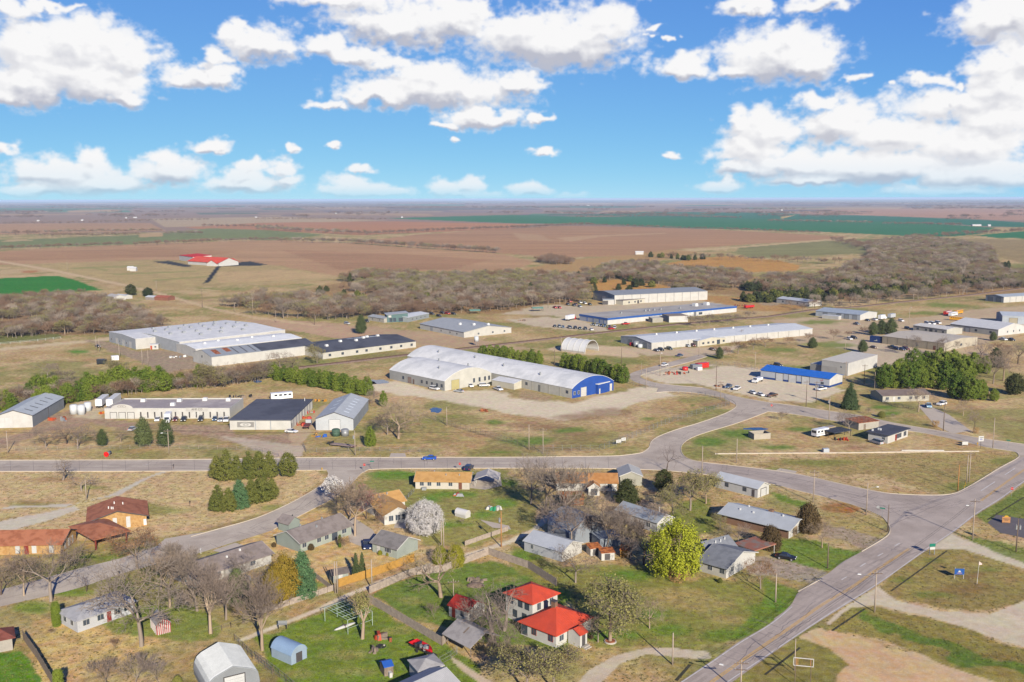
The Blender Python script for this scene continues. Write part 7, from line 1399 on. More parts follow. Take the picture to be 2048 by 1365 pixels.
pole(1691, 763, 40, 'pole with crossarm beside the tall white metal warehouse', 'x'); pole(1728, 768, 39, 'brown pole with crossarm behind the spruce', 'x', M_POLE_D); pole(1749, 778, 34, 'pale pole at the edge of the evergreen grove', ''); pole(1612, 815, 54, 'brown pole before the blue roofed garage, left of two', 'x', M_POLE_D); pole(1632, 806, 44, 'brown pole with transformer bank before the blue roofed garage, right of two', 'xtT', M_POLE_D)
pole(1658, 840, 48, 'pale pole with transformer on the verge of the corner street', 't'); pole(1705, 820, 22, 'short pole right of the spruce', ''); pole(1886.5, 863, 62, 'tall brown pole where the lane meets the corner street', '', M_POLE_D); pole(1985.5, 897, 62, 'tall pale pole by the white store sign', ''); pole(1915.5, 982, 54, 'short brown pole left of the twin poles', '', M_POLE_O); pole(1933, 966, 56, 'left one of the twin pale poles on the island', ''); pole(1938, 964, 62, 'right one of the twin pale poles, with crossarm', 'x')
pole(1626.5, 1005, 66, 'timber pole with crossarm behind the long white outbuilding', 'xX'); pole(1732.5, 1030, 66, 'pale pole with lamp arm at the junction corner', '', lamp=(10, 2.6, 1.8)); pole(1945, 1080, 84, 'tall pole with dark crossarm across the highway', 'x', lamp=(190, 1.8, 2.0)); pole(1775, 1064, 56, 'brown pole on the rounded corner of the junction', '', M_POLE_D)
pole(2032, 1105, 70, 'pole with transformer bank at the right edge', 'tT', M_POLE_D); pole(1749, 1224, 86, 'pole with lamp arm between the gravel drives', 'x', lamp=(165, 3.0, 1.6)); pole(1655, 1137, 52, 'plain pole on the lawn beside the highway', '', M_POLE_D); pole(1551, 1205, 60, 'plain pale pole on the verge below the cracked drive', ''); pole(1345, 1330, 67, 'plain pale pole inside the curved drive', ''); pole(1481, 1388, 72, 'highway pole with crossarms and lamp arm at the bottom edge', 'xX', lamp=(150, 3.2, 2.2)); pole(1589, 1341, 66, 'pole standing behind the empty sign frame', '')
for dx, l in ((-2.5, 'left one of the pale twin poles by the golden shrubs'), (2.0, 'right one of the pale twin poles by the golden shrubs')): pole(885.5 + dx, 1096, 56, l, '')
pole(1002.5, 1094, 73, 'new orange timber pole with transformer beside the gravel lane', 't', M_POLE_O)
for dx, l in ((-2.5, 'left one of the twin poles at the end of the yellow board fence'), (2.0, 'right one of the twin poles at the end of the yellow board fence')): pole(673 + dx, 1187, 66, l, '')
pole(744, 1180, 63, 'plain timber pole on the gravel lane by the yellow board fence', ''); pole(907, 1194, 37, 'short pole with meter box above the red roofed shed', 'x'); pole(173, 1001, 42, 'thin pole behind the brick hall', ''); pole(405, 615, 38, 'field pole by the road to the distant red church', 'x', M_POLE_D); pole(629, 650, 34, 'brown pole with crossarm beside the factory road', 'x', M_POLE_D); pole(552, 645, 24, 'pole at the bend of the factory road', 'x'); pole(1096, 617, 24, 'pole beside the parking lot near the wood', 'x', M_POLE_D); pole(1483, 680, 21, 'dark pole before the very long white shed', 'xX', M_POLE_D); pole(1109, 732, 32, 'brown pole rising behind the barrel roof', '', M_POLE_D); pole(1122.7, 703, 28, 'pale pole left of the fabric hoop shelter', ''); pole(1243, 728, 32, 'brown pole near the fabric hoop shelter', '', M_POLE_D)
pole(1818, 649, 33, 'tall lamp pole in the east yard near the buses', '', lamp=(0, .6, .2)); pole(1690.5, 701, 26, 'pale pole at the drive of the tan warehouse', 'x'); pole(1950, 700, 24, 'short pale pole with white box before the tan warehouse', '')
for x, y, h, l in ((135, 542, 20, 'far pole in the field at left'), (313, 581, 20, 'far pole by the pasture lane'), (470, 625, 20, 'far pole beside the bare wood'), (506, 631, 34, 'far pole at the corner of the bare wood'), (193, 701, 28, 'pole left of a pair before the factory wing'), (199, 704, 28, 'pole right of a pair before the factory wing'), (239, 717, 30, 'pole in the drive west of the tiny hut'), (285, 731, 32, 'lamp pole left in the factory drive'), (297, 733, 32, 'lamp pole right in the factory drive'), (1283, 748, 22, 'short post by the upper street bend'), (1398, 712, 34, 'pale pole before the cream office wing')): pole(x, y, h, l, 'x' if y < 640 else '')
# vehicles
M_GLASS = mat('car_glass', (.02, .025, .035), .08, .05, 1, spec=.5); M_TYRE = mat('tyre_rubber', (.018, .018, .018), .9, .1, 2); M_RIM = mat('wheel_rim', (.45, .45, .46), .35, .05, 2, metal=.6); M_LAMP = mat('lamp_glass', (.75, .75, .72), .2, .05, 2); M_TAIL = mat('tail_lamp', (.35, .02, .02), .3, .05, 2); M_CHASSIS = mat('black_chassis', (.02, .02, .02), .8, .1, 1)
CAR_COL = {'white': '#E8E8E8', 'silver': '#B4B8BC', 'grey': '#7C8086', 'black': '#1E1F23', 'dark': '#2E3238', 'blue': '#1F57C0', 'navy': '#1F2F55', 'red': '#C42A26', 'maroon': '#6E2A2A', 'brown': '#6E5140', 'green': '#2C4038', 'tan': '#A8977A', 'yellow': '#E0A020', 'paleblue': '#8FB4CC', 'orange': '#C8582C', 'steel': '#4A627E'}
def paintm(c): return mat('car_paint_' + c, alb(CAR_COL[c], .62), .32, .03, .5, spec=.5)
CARP = {}
def car_parts(kind):
 """list of (part name, mesh builder, material key)"""
 if kind in CARP: return CARP[kind]
 if kind == 'sedan': L, Wd = 4.6, 1.8; low = [(-2.3, .35), (2.3, .35), (2.3, .72), (1.25, .95), (-1.55, .98), (-2.25, .9)]; gl = [(-1.75, .95), (-1.0, 1.42), (.15, 1.44), (1.05, .93)]; wx = (-1.4, 1.4)
 elif kind == 'suv': L, Wd = 4.8, 1.9; low = [(-2.4, .4), (2.4, .4), (2.4, .9), (1.35, 1.08), (-2.4, 1.1)]; gl = [(-2.35, 1.08), (-2.15, 1.7), (.2, 1.75), (1.1, 1.06)]; wx = (-1.45, 1.5)
 elif kind == 'van': L, Wd = 5.0, 2.0; low = [(-2.5, .4), (2.5, .4), (2.5, .95), (1.8, 1.15), (-2.5, 1.15)]; gl = [(-2.48, 1.13), (-2.4, 1.95), (.7, 1.95), (1.7, 1.12)]; wx = (-1.55, 1.6)
 else: L, Wd = 5.6, 1.95; low = [(-2.8, .5), (2.8, .5), (2.8, 1.0), (1.5, 1.15), (-2.8, 1.12)]; gl = [(-.75, 1.12), (-.6, 1.75), (.55, 1.78), (1.35, 1.13)]; wx = (-1.75, 1.85)
 parts = []; w = Wd / 2
 body = MB(); n = len(low); k0 = len(body.v)
 for y, ins in ((-w, 0), (w, 0)):
  for x, z in low: body.v.append((x, y * (.93 if z < .5 else 1), z))
 for i in range(n): j = (i + 1) % n; body.f.append((i, j, n + j, n + i))
 body.f += [tuple(reversed(range(n))), tuple(range(n, 2 * n))]
 parts.append(('body', body, 'paint'))
 g = MB(); r = MB()
 a, b, c, d = gl; wi = w * .93; wt = w * .76
 P = lambda p, y: (p[0], y, p[1])
 g.quad(P(a, -wi), P(d, -wi), P(c, -wt), P(b, -wt)); g.quad(P(a, wi), P(d, wi), P(c, wt), P(b, wt)); g.quad(P(d, -wi), P(d, wi), P(c, wt), P(c, -wt)); g.quad(P(a, -wi), P(a, wi), P(b, wt), P(b, -wt))
 g = MB(); g.v = [P(a, -wi), P(d, -wi), P(c, -wt), P(b, -wt), P(a, wi), P(d, wi), P(c, wt), P(b, wt)]; g.f = [(0, 1, 2, 3), (4, 7, 6, 5), (1, 5, 6, 2), (0, 3, 7, 4)]
 parts.append(('windows', g, 'glass'))
 r.box(b[0] - .05, c[0] + .05, -wt - .03, wt + .03, b[1] - .03, max(b[1], c[1]) + .05); parts.append(('roof', r, 'paint'))
 if kind == 'pickup': bd = MB().box(-2.7, -.85, -w + .1, w - .1, 1.121, 1.14); parts.append(('cargo_bed', bd, 'chassis'))
 for x in wx:
  for s in (-1, 1): parts.append(('wheel', MB().tube((x, s * (w - .24), .34), (x, s * (w + .02), .34), .34, .34, 12), 'tyre')); parts.append(('+rim', MB().tube((x, s * (w + .0), .34), (x, s * (w + .035), .34), .2, .19, 10), 'rim'))
 for s in (-1, 1): parts.append(('headlight', MB().box(L / 2 - .06, L / 2 + .03, s * w * .68 - .2, s * w * .68 + .2, .66, .82), 'lamp')); parts.append(('taillight', MB().box(-L / 2 - .03, -L / 2 + .06, s * w * .78 - .14, s * w * .78 + .14, .72, .95), 'tail'))
 mm = {'glass': M_GLASS, 'chassis': M_CHASSIS, 'tyre': M_TYRE, 'rim': M_RIM, 'lamp': M_LAMP, 'tail': M_TAIL, 'paint': None}
 CARP[kind] = [(nm, b_.mesh(nm, mm[mk]), mk) for nm, b_, mk in parts]; return CARP[kind]
PAINTED = {}
def car(kind, col, px, py, fx, fy, label, group=None, s=1.0):
 """fx, fy: a second pixel the nose points at"""
 p = G(px, py); q = G(px + fx, py + fy); t = thing({'sedan': 'car', 'suv': 'car', 'van': 'van', 'pickup': 'pickup_truck'}[kind], label, {'sedan': 'car', 'suv': 'car', 'van': 'van', 'pickup': 'pickup truck'}[kind], (p.x, p.y, .03), math.atan2(q.y - p.y, q.x - p.x), group); t.scale = (s, s, s); last = None
 for nm, me, mk in car_parts(kind):
  if mk == 'paint':
   key = (kind, nm, col)
   if key not in PAINTED: PAINTED[key] = me.copy(); PAINTED[key].materials.clear(); PAINTED[key].materials.append(paintm(col))
   me = PAINTED[key]
  o = bpy.data.objects.new(nm.lstrip('+'), me); COL.objects.link(o); o.parent = last if nm[0] == '+' else t
  if nm[0] != '+': last = o
 return t
car('sedan', 'blue', 859, 920, -10, .05, 'bright blue hatchback driving along the main street'); car('suv', 'navy', 938, 940, 10, -9, 'dark blue car in the drive of the tan shingle ranch house'); car('pickup', 'navy', 734.5, 1095, 1, 18, 'dark blue pickup on the drive of the sage green garage'); car('sedan', 'black', 1572, 1119, 12, 2, 'black sedan on the lawn edge by the cracked drive'); car('van', 'silver', 1753, 888, -14, -4, 'silver minivan beside the corner store', s=.95); car('pickup', 'paleblue', 1857, 815, 5, 8, 'pale blue pickup truck on the lane by the cream house'); car('suv', 'white', 1883, 811, -14, 3, 'white car parked on the lane by the cream house')
for c, x, y, k, l in (('white', 315, 842, 'sedan', 'white sedan left of the box truck at the lettered office'), ('maroon', 351, 842, 'sedan', 'reddish sedan right of the box truck at the lettered office'), ('dark', 368, 842, 'pickup', 'dark pickup next to the reddish sedan at the lettered office'), ('dark', 402, 842, 'suv', 'dark car alone before the lettered office door'), ('steel', 430, 841, 'sedan', 'blue grey car, left of three at the charcoal roofed warehouse'), ('silver', 441, 843, 'sedan', 'silver car, middle of three at the charcoal roofed warehouse'), ('white', 453, 843, 'pickup', 'white pickup, right of three at the charcoal roofed warehouse')): car(k, c, x, y, -5, 9, l)
car('sedan', 'silver', 266, 861, 12, -5, 'silver car parked behind the big pines'); car('suv', 'white', 869, 780, 16, 3, 'white car hard against the cream barrel hall'); car('sedan', 'silver', 918, 785, -16, -2, 'silver sedan on the gravel before the cream barrel hall'); car('sedan', 'white', 941, 774, 6, 4, 'white sedan nose on to the arched gable'); car('suv', 'white', 969, 773.5, 16, -.4, 'white car parked along the arched gable'); car('pickup', 'white', 996.5, 781, 14, 5, 'white pickup on the gravel by the low cream annex')
car('suv', 'white', 1329.5, 732.5, 16, -5, 'white car driving on the upper street'); car('sedan', 'steel', 1360, 713, 16, -4, 'blue car near the very long white shed entrance')
for c, x, y, k, l in (('grey', 1313, 703, 'sedan', 'grey car beside the big doors of the very long white shed'), ('black', 1322, 702, 'suv', 'black car next to the grey car at the very long white shed'), ('green', 1339, 700, 'suv', 'dark green car along the very long white shed'), ('silver', 1375, 694, 'sedan', 'grey car left of the cream office wing'), ('maroon', 1385, 693, 'suv', 'maroon car left of the cream office wing'), ('black', 1424, 701, 'sedan', 'black car right of the cream office wing')): car(k, c, x, y, 14, 4, l)
car('pickup', 'steel', 1457, 776, -10, 6, 'blue pickup at the south end of the garage yard'); car('pickup', 'white', 1474, 780, -12, 7, 'white pickup right of the blue pickup in the garage yard'); car('sedan', 'white', 1506, 788, 14, 6, 'white car, left of two by the garage yard fence'); car('sedan', 'white', 1521, 792, 14, 5, 'white car, right of two by the garage yard fence'); car('pickup', 'brown', 1544, 794, -16, 3, 'brown pickup in the garage yard'); car('pickup', 'white', 1642, 781, -16, 3, 'white pickup against the blue roofed garage')
for k, (c, x) in enumerate((('dark', 1110), ('grey', 1119), ('steel', 1126), ('dark', 1139), ('navy', 1141), ('black', 1151), ('green', 1160), ('dark', 1171), ('white', 1183))): car('suv' if k % 2 else 'sedan', c, x, 654.5 + (x - 1110) * .09, 8, 5, 'dark car in the outer parking row by the blue banded warehouse' if c != 'white' else 'white car at the right end of the outer parking row', group='outer parking row')
for k, (c, x, y) in enumerate((('dark', 1186, 651), ('silver', 1194, 652), ('navy', 1202, 653), ('steel', 1210, 654), ('black', 1219, 655.5), ('white', 1229, 657.5))): car('suv' if k % 2 else 'sedan', c, x, y, -6, 5, 'car in the inner parking row against the blue banded warehouse wall' if k < 5 else 'white pickup shaped car at the right end of the inner parking row', group='inner parking row')
car('suv', 'red', 1223, 659.5, 14, -2, 'red car below the inner parking row'); car('pickup', 'red', 1251, 650, 14, -1, 'red pickup along the white side of the blue banded warehouse')
for k, (c, x, y) in enumerate((('red', 1110, 617), ('red', 1119, 617.5), ('red', 1140, 605), ('dark', 1136, 611), ('black', 1148, 613), ('white', 1160, 607), ('white', 1170, 608.5), ('maroon', 1152, 611), ('silver', 1160, 615), ('green', 1180, 611))): car('pickup' if k in (0, 2, 5) else 'suv', c, x, y, 10, 3, 'red car in the upper lot near the wood' if c == 'red' else 'white car in the upper lot near the wood' if c in ('white', 'silver') else 'dark car in the upper lot near the wood', group='red cars of the upper lot' if c == 'red' else 'white cars of the upper lot' if c in ('white', 'silver') else 'dark cars of the upper lot')
for c, x, y, l in (('dark', 864, 630, 'dark car nearest the grey clinic wing'), ('black', 878, 634, 'black car alone on the clinic drive'), ('dark', 885, 628, 'dark car left of the red one by the wood'), ('red', 895, 629, 'red car by the wood near the clinic'), ('black', 907, 630, 'black car right of the red one by the wood'), ('silver', 694, 649, 'silver car on the drive left of the teal office'), ('dark', 733, 645, 'dark car beside the old white house')): car('suv', c, x, y, 12, 2, l)
for c, x, y, k, l in (('white', 1855, 649, 'van', 'white van, left of three behind the cream office'), ('white', 1865, 649.5, 'van', 'white van, middle of three behind the cream office'), ('white', 1876, 648, 'van', 'white van, right of three behind the cream office'), ('white', 1802, 643.5, 'suv', 'white car near the tall lamp pole'), ('white', 1749, 641.5, 'pickup', 'white pickup beside the service shop'), ('navy', 1735, 642.5, 'sedan', 'blue car at the corner of the service shop'), ('grey', 1713, 650, 'pickup', 'grey pickup before the service shop'), ('white', 1697, 680, 'pickup', 'white pickup on the tan warehouse drive'), ('black', 1708, 678, 'suv', 'black car on the tan warehouse drive'), ('brown', 1747, 697, 'sedan', 'tan and brown car on the drive before the tan warehouse'), ('green', 1784, 697, 'pickup', 'dark green pickup before the tan warehouse'), ('navy', 1793, 700, 'suv', 'navy car beside the dark green pickup'), ('navy', 1802, 701, 'pickup', 'navy pickup beside the maroon car'), ('maroon', 1812, 700, 'suv', 'maroon car before the tan warehouse'), ('dark', 1815, 659, 'suv', 'dark car at the corner of the cream office'), ('white', 2006, 681, 'pickup', 'white pickup in the right hand lot'), ('dark', 2022, 682, 'pickup', 'dark pickup in the right hand lot'), ('dark', 1556, 733, 'suv', 'dark car behind the blue roofed garage')): car(k, c, x, y, 14, 3, l)
car('suv', 'black', 310, 686, 12, 2, 'dark car far off by the factory wing'); car('sedan', 'dark', 196, 695, 12, 3, 'dark car on the drive west of the factory wing'); car('sedan', 'white', 583, 866, 14, 1, 'white car at the corner of the charcoal roofed warehouse')
def boxy(name, label, cat, px, py, fx, fy, dims, m, cab=None, bands=(), wheels=True, win=False, group=None):
 """box trailer, bus, camper or box truck: nose towards (fx, fy)"""
 p = G(px, py); q = G(px + fx, py + fy); t = thing(name, label, cat, p, math.atan2(q.y - p.y, q.x - p.x), group); L, Wd, Hh, z0 = dims
 b = MB(); b.prism([(-Wd / 2, z0), (Wd / 2, z0), (Wd / 2, z0 + Hh - .12), (Wd / 2 - .12, z0 + Hh), (-Wd / 2 + .12, z0 + Hh), (-Wd / 2, z0 + Hh - .12)], -L / 2, L / 2, 0); b.build('body', m, t)
 for z, h_, mm_ in bands:
  for s in (-1, 1): MB().box(-L / 2 + .05, L / 2 - .05, *sorted((s * Wd / 2, s * (Wd / 2 + .012))), z, z + h_).build('side_band', mm_, t)
 if win:
  for s in (-1, 1):
   for k in range(win): x = -L / 2 + (k + .7) * L / (win + .6); MB().box(x, x + L / (win + .6) * .62, *sorted((s * Wd / 2, s * (Wd / 2 + .02))), z0 + Hh * .52, z0 + Hh * .80).build('window', M_GLASS, t)
  MB().box(L / 2, L / 2 + .02, -Wd * .4, Wd * .4, z0 + Hh * .45, z0 + Hh * .85).build('windscreen', M_GLASS, t)
 if cab:
  c = MB(); c.prism([(L / 2 + .15, .45), (L / 2 + 2.6, .45), (L / 2 + 2.6, 1.3), (L / 2 + 1.7, 1.5), (L / 2 + 1.3, 2.3), (L / 2 + .15, 2.35)], -Wd * .46, Wd * .46, 1); c.build('cab', cab, t)
  MB().quad((L / 2 + 1.72, -Wd * .4, 1.52), (L / 2 + 1.72, Wd * .4, 1.52), (L / 2 + 1.34, Wd * .38, 2.26), (L / 2 + 1.34, -Wd * .38, 2.26)).build('windscreen', M_GLASS, t)
 if wheels:
  for x in ((-L * .36, L * .3) if not cab else (-L * .32, L / 2 + 1.9)):
   for s in (-1, 1): MB().tube((x, s * (Wd / 2 - .3), .45), (x, s * (Wd / 2 - .01), .45), .45, .45, 12).build('wheel', M_TYRE, t)
  MB().box(-L / 2 + .2, L / 2 + (2.2 if cab else -.2), -.45, .45, .55, max(.7, z0 - .01)).build('chassis', M_CHASSIS, t)
 return t
PWM = paintm('white')
boxy('box_truck', 'white box truck between cars at the lettered office', 'truck', 337, 842, -6, 9, (5.2, 2.3, 2.4, .9), PWM, PWM); boxy('truck_trailer', 'white semi trailer by the blue banded warehouse corner', 'trailer', 1140, 641, 14, -3, (9, 2.5, 2.7, 1.1), PWM, paintm('red')); boxy('school_bus', 'red and white bus, left of three parked in the east yard', 'bus', 1895, 630, 14, -2.4, (8.5, 2.4, 2.2, .6), paintm('red'), None, ((2.2, .5, PWM),), True, 7); boxy('school_bus', 'white bus, middle of three parked in the east yard', 'bus', 1906, 632.5, 14, -2.4, (9.5, 2.4, 2.2, .6), PWM, None, (), True, 8); boxy('school_bus', 'yellow bus, right of three parked in the east yard', 'bus', 1917, 628, 14, -2.4, (9.5, 2.4, 2.2, .6), paintm('yellow'), None, (), True, 8)
boxy('box_trailer', 'white box trailer, left of two behind the lettered office', 'trailer', 205, 812, 9, -7, (11, 2.6, 2.7, 1.1), PWM); boxy('box_trailer', 'white box trailer, right of two behind the lettered office', 'trailer', 228, 811, 9, -7, (13, 2.6, 2.7, 1.1), PWM); boxy('camper_trailer', 'white camper trailer on the grass island', 'camper', 1640, 873, -10, 2, (6.5, 2.4, 2.3, .6), PWM, None, ((1.2, .18, paintm('grey')),), True, 3); boxy('camper_trailer', 'second camper with tan roof behind the white one', 'camper', 1657, 868, -10, 2, (5, 2.3, 2.1, .6), paintm('tan'), None, (), True, 3)
boxy('site_office', 'white portable office behind the charcoal roofed warehouse', 'trailer', 563, 799, 12, -1, (9, 3, 2.5, .5), PWM, None, (), True, 4); boxy('box_truck', 'white delivery truck beside the service shop', 'truck', 1763, 640, 12, -2, (6, 2.4, 2.6, .9), PWM, PWM); boxy('box_trailer', 'grey box trailer right of the service shop', 'trailer', 1783, 637, 12, -2, (7, 2.4, 2.5, .8), paintm('silver')); boxy('bucket_truck', 'white service truck with folded lift in the garage yard', 'truck', 1517, 764, -12, 4, (4.5, 2.3, 1.2, .9), PWM, PWM)
boxy('shipping_container', 'red shipping container at the top of the garage yard', 'container', 1404, 736, 12, -1.4, (7, 2.5, 2.5, .1), paintm('red'), None, (), False); boxy('shipping_container', 'dark grey container left of the red one', 'container', 1392, 738, 12, -1, (5.5, 2.5, 2.2, .1), paintm('grey'), None, (), False); boxy('storage_box', 'small white storage box before the dark grey container', 'container', 1398, 741, 12, -1, (2.6, 1.8, 1.5, .1), PWM, None, (), False); boxy('storage_box', 'white box standing by the lamp poles of the factory drive', 'box', 230, 721, 12, -1, (3.6, 2.4, 2.4, .1), PWM, None, (), False); boxy('box_trailer', 'dark trailer with white end left of the white box', 'trailer', 204, 729, 12, 0, (4.5, 2.4, 2.2, .5), paintm('dark')); boxy('storage_box', 'grey metal bin on the grass island', 'bin', 1651, 905, 12, -.5, (2.0, 1.4, 1.3, .05), paintm('silver'), None, (), False); boxy('box_trailer', 'red trailer behind the blue banded warehouse at its east end', 'trailer', 1498, 617, 12, -1, (9, 2.4, 1.6, .8), paintm('red'))
boxy('flatbed_truck', 'dark truck with low flatbed beside the light grey barn', 'truck', 614, 856, 8, -10, (5.5, 2.2, .3, .9), mat('rusty_deck', alb('#7E4A48', .5), .8, .3, 1), paintm('silver'))
boxy('bus_end', 'orange school bus roof behind the wide off white roof', 'bus', 1912, 641.5, 14, 1, (8.0, 2.3, 2.0, .6), paintm('yellow'), None, (), True, 6)
def gooseneck():
 p = G(664, 892); q = G(700, 896); t = thing('gooseneck_trailer', 'long rusty gooseneck trailer lying before the light grey barn', 'trailer', p, math.atan2(q.y - p.y, q.x - p.x)); mr_ = mat('rusty_deck', '#7E4A48')
 MB().box(0, 8.6, -1.1, 1.1, .75, .95).build('deck', mat('grey_plank_deck', alb('#A08C86', .55), .9, .25, 1), t); MB().box(-1.6, .1, -.5, .5, 1.0, 1.25).build('gooseneck', M_CHASSIS, t); MB().box(-.1, .3, -.9, .9, .8, 1.6).build('bulkhead', M_CHASSIS, t)
 for x in (4.8, 5.8, 6.8):
  for s in (-1, 1): MB().tube((x, s * .8, .4), (x, s * 1.05, .4), .4, .4, 12).build('wheel', M_TYRE, t)
 MB().box(7.8, 9.4, -1.0, 1.0, .6, .75).build('ramp', mr_, t)
gooseneck()
def tank(px, py, r, h, label, m, leg=0.0, cat='tank'):
 t = thing('storage_tank', label, cat, G(px, py)); MB().tube((0, 0, leg), (0, 0, leg + h), r, r, 16).build('shell', m, t, True); MB().dome((0, 0, leg + h - .01), r, r, r * .35, 16, 4).build('lid', m, t, True)
 if leg:
  for a in range(4): MB().tube((r * .8 * math.cos(a * 1.57), r * .8 * math.sin(a * 1.57), 0), (r * .8 * math.cos(a * 1.57), r * .8 * math.sin(a * 1.57), leg), .08, .08, 6).build('leg', M_STEEL, t)
 return t
M_TANKW = mat('white_tank', alb('#DDE0E2', .5), .5, .08, 1)
for x, y, r, h, l in ((148, 828, 1.5, 3.4, 'white tank, left of three behind the shed with roof slits'), (163, 829, 1.5, 3.5, 'white tank, middle of three behind the shed with roof slits'), (176, 822, 1.4, 3.2, 'white tank, right of three behind the shed with roof slits')): tank(x, y, r, h, l, M_TANKW)
tank(953, 692, 1.3, 2.6, 'white elevated water tank beside the barrel roof evergreens', M_TANKW, 2.6); tank(1272, 694, 1.6, 3.0, 'grey silo at the end wall of the very long white shed', M_STEEL); tank(1280, 696, 1.4, 1.8, 'white tank at the end wall of the very long white shed', M_TANKW); tank(1263, 692, 1.2, 1.6, 'red tank at the end wall of the very long white shed', paintm('red')); tank(1370, 741, 1.5, 1.5, 'red dome tank among the junk of the garage yard', paintm('red')); tank(672, 872, 1.5, 2.2, 'green tank before the light grey barn', mat('green_tank', alb('#4E6A58', .5), .7, .2, 1)); tank(690, 872, 1.4, 2.2, 'grey tank before the light grey barn', M_STEEL)
def junk(name, label, px, py, n, span, mats_, cat, seed, hmax=1.2):
 r = random.Random(seed); t = thing(name, label, cat, G(px, py)); 
 for k in range(n):
  x, y = r.uniform(-span, span), r.uniform(-span * .5, span * .5); a = r.uniform(0, 3.14)
  MB().rbox((x, y, 0), r.uniform(.5, 2.4), r.uniform(.2, .9), r.uniform(.2, hmax), a, r.uniform(.5, 1)).build('piece', mats_[k % len(mats_)], t)
 return t
MO, MRd = mat('orange_steel', alb('#C4502A', .5), .6, .2, 1), mat('red_steel', alb('#B8322A', .5), .6, .2, 1)
for l, x, y, n, sp, ms, sd in (('orange red machine frames in the middle beside the charcoal roofed warehouse', 614, 837, 9, 2.0, (MO, MRd), 1), ('bright red machine frames nearest the back beside the charcoal roofed warehouse', 619, 827, 7, 1.8, (MRd, MRd, M_STEEL), 2), ('orange red machine frames nearest the front beside the charcoal roofed warehouse', 602, 851, 7, 1.8, (MO, MRd), 3), ('rusty farm implements scattered in the garage yard', 1352, 748, 16, 7, (MRd, MO, M_RUST, M_CHASSIS), 4), ('stack of rusty steel by the shed with roof slits', 120, 840, 14, 5, (M_RUST, MO, M_STEEL), 5), ('brown scrap pile at the garage yard fence', 1439, 773, 9, 2.2, (M_RUST, M_WOOD), 6), ('white debris heap in the factory drive', 357, 715, 14, 5, (M_VENTW, M_STEEL), 7), ('yellow lift machine behind the charcoal roofed warehouse', 642, 803, 8, 2.5, (mat('machine_yellow', alb('#D0922A', .5), .6, .2, 1), M_CHASSIS), 8), ('red and black tractor parts under the dark carport on the island', 1681, 880, 10, 2.2, (MRd, M_CHASSIS, MO), 9), ('brown scrap pile on the gravel by the barrel works', 969, 823, 5, 1.2, (M_RUST,), 10), ('orange garden toys beside the tan shingle ranch house', 917, 992, 6, 1.2, (MO, MRd, M_STEEL), 11), ('firewood heap on the green yard beside the dark shadow', 953, 1165, 12, 1.8, (M_WOOD, M_TAN if 'M_TAN' in globals() else M_WOOD), 12), ('wooden crates and blue tarp before the light grey barn', 642, 874, 7, 1.6, (mat('blue_tarp', '#2A5CB0'), M_NEWWOOD), 14), ('wooden frame stack left of the blue tarp', 631, 873, 6, 1.0, (M_NEWWOOD, M_WOOD), 15), ('orange machine behind the shed with white tanks', 202, 828, 6, 1.4, (mat('machine_yellow', '#D0922A'), MO), 16), ('pallet racks behind the lettered office', 482, 796, 12, 5, (M_CHASSIS, M_WOOD, M_CHASSIS), 17), ('rusty machinery row near the railway by the blue banded warehouse', 1480, 612, 10, 6, (MRd, M_RUST, M_CHASSIS), 18), ('pile of timber on the lot left of the blue banded warehouse', 1045, 642, 8, 4, (M_WOOD, M_RUST), 19), ('garden clutter by the white ranch house shed', 480, 1160, 8, 2, (M_STEEL, MRd, M_CHASSIS), 20), ('red slide and garden things left of the round tank yard', 987, 1020, 7, 1.6, (M_FRAME, mat('green_plastic', alb('#2F9A6A', .5), .5, .1, 1)), 21), ('orange flower pots and debris by the lawn camp fire', 762, 1278, 5, .7, (M_WOOD, MO), 22), ('stump and firewood by the lawn camp fire', 746, 1304, 5, .7, (M_WOOD,), 23)):
 junk('yard_goods', l, x, y, n, sp, ms, 'yard goods', sd)
def culvert():
 p = G(213, 914); q = G(224, 908); t = thing('drain_pipe', 'grey pipe with bright red round end on the road verge', 'pipe', p, math.atan2(q.y - p.y, q.x - p.x)); MB().tube((0, 0, .85), (2.6, 0, .85), .55, .55, 14).build('barrel', M_STEEL, t, True); MB().tube((-.15, 0, .85), (0, 0, .85), .85, .85, 16).build('end_disc', mat('signal_red', alb('#E01818', .6), .5, .05, 1), t)
 MB().rbox((1.2, 0, 0), .8, .8, .35).build('cradle', M_CONC, t)
culvert()
H = carport('island_carport', 'open carport with black sheet roof among farm machines on the island', (1668, 879), (1702, 873), 5.5, 2.1, 0, roofmat('#3E434D', None, k=.6), 'u', M_CHASSIS)
for x, y, l in ((1077, 624, 'green roofed picnic shelter near the upper lot, right one'), (951, 629, 'green roofed picnic shelter by the wood, left one')):
 carport('picnic_shelter', l, (x - 11, y), (x + 10, y - .5), 6, 2.3, .9, roofmat('#6E9284', RIB), 'u', M_CHASSIS, 'shelter')
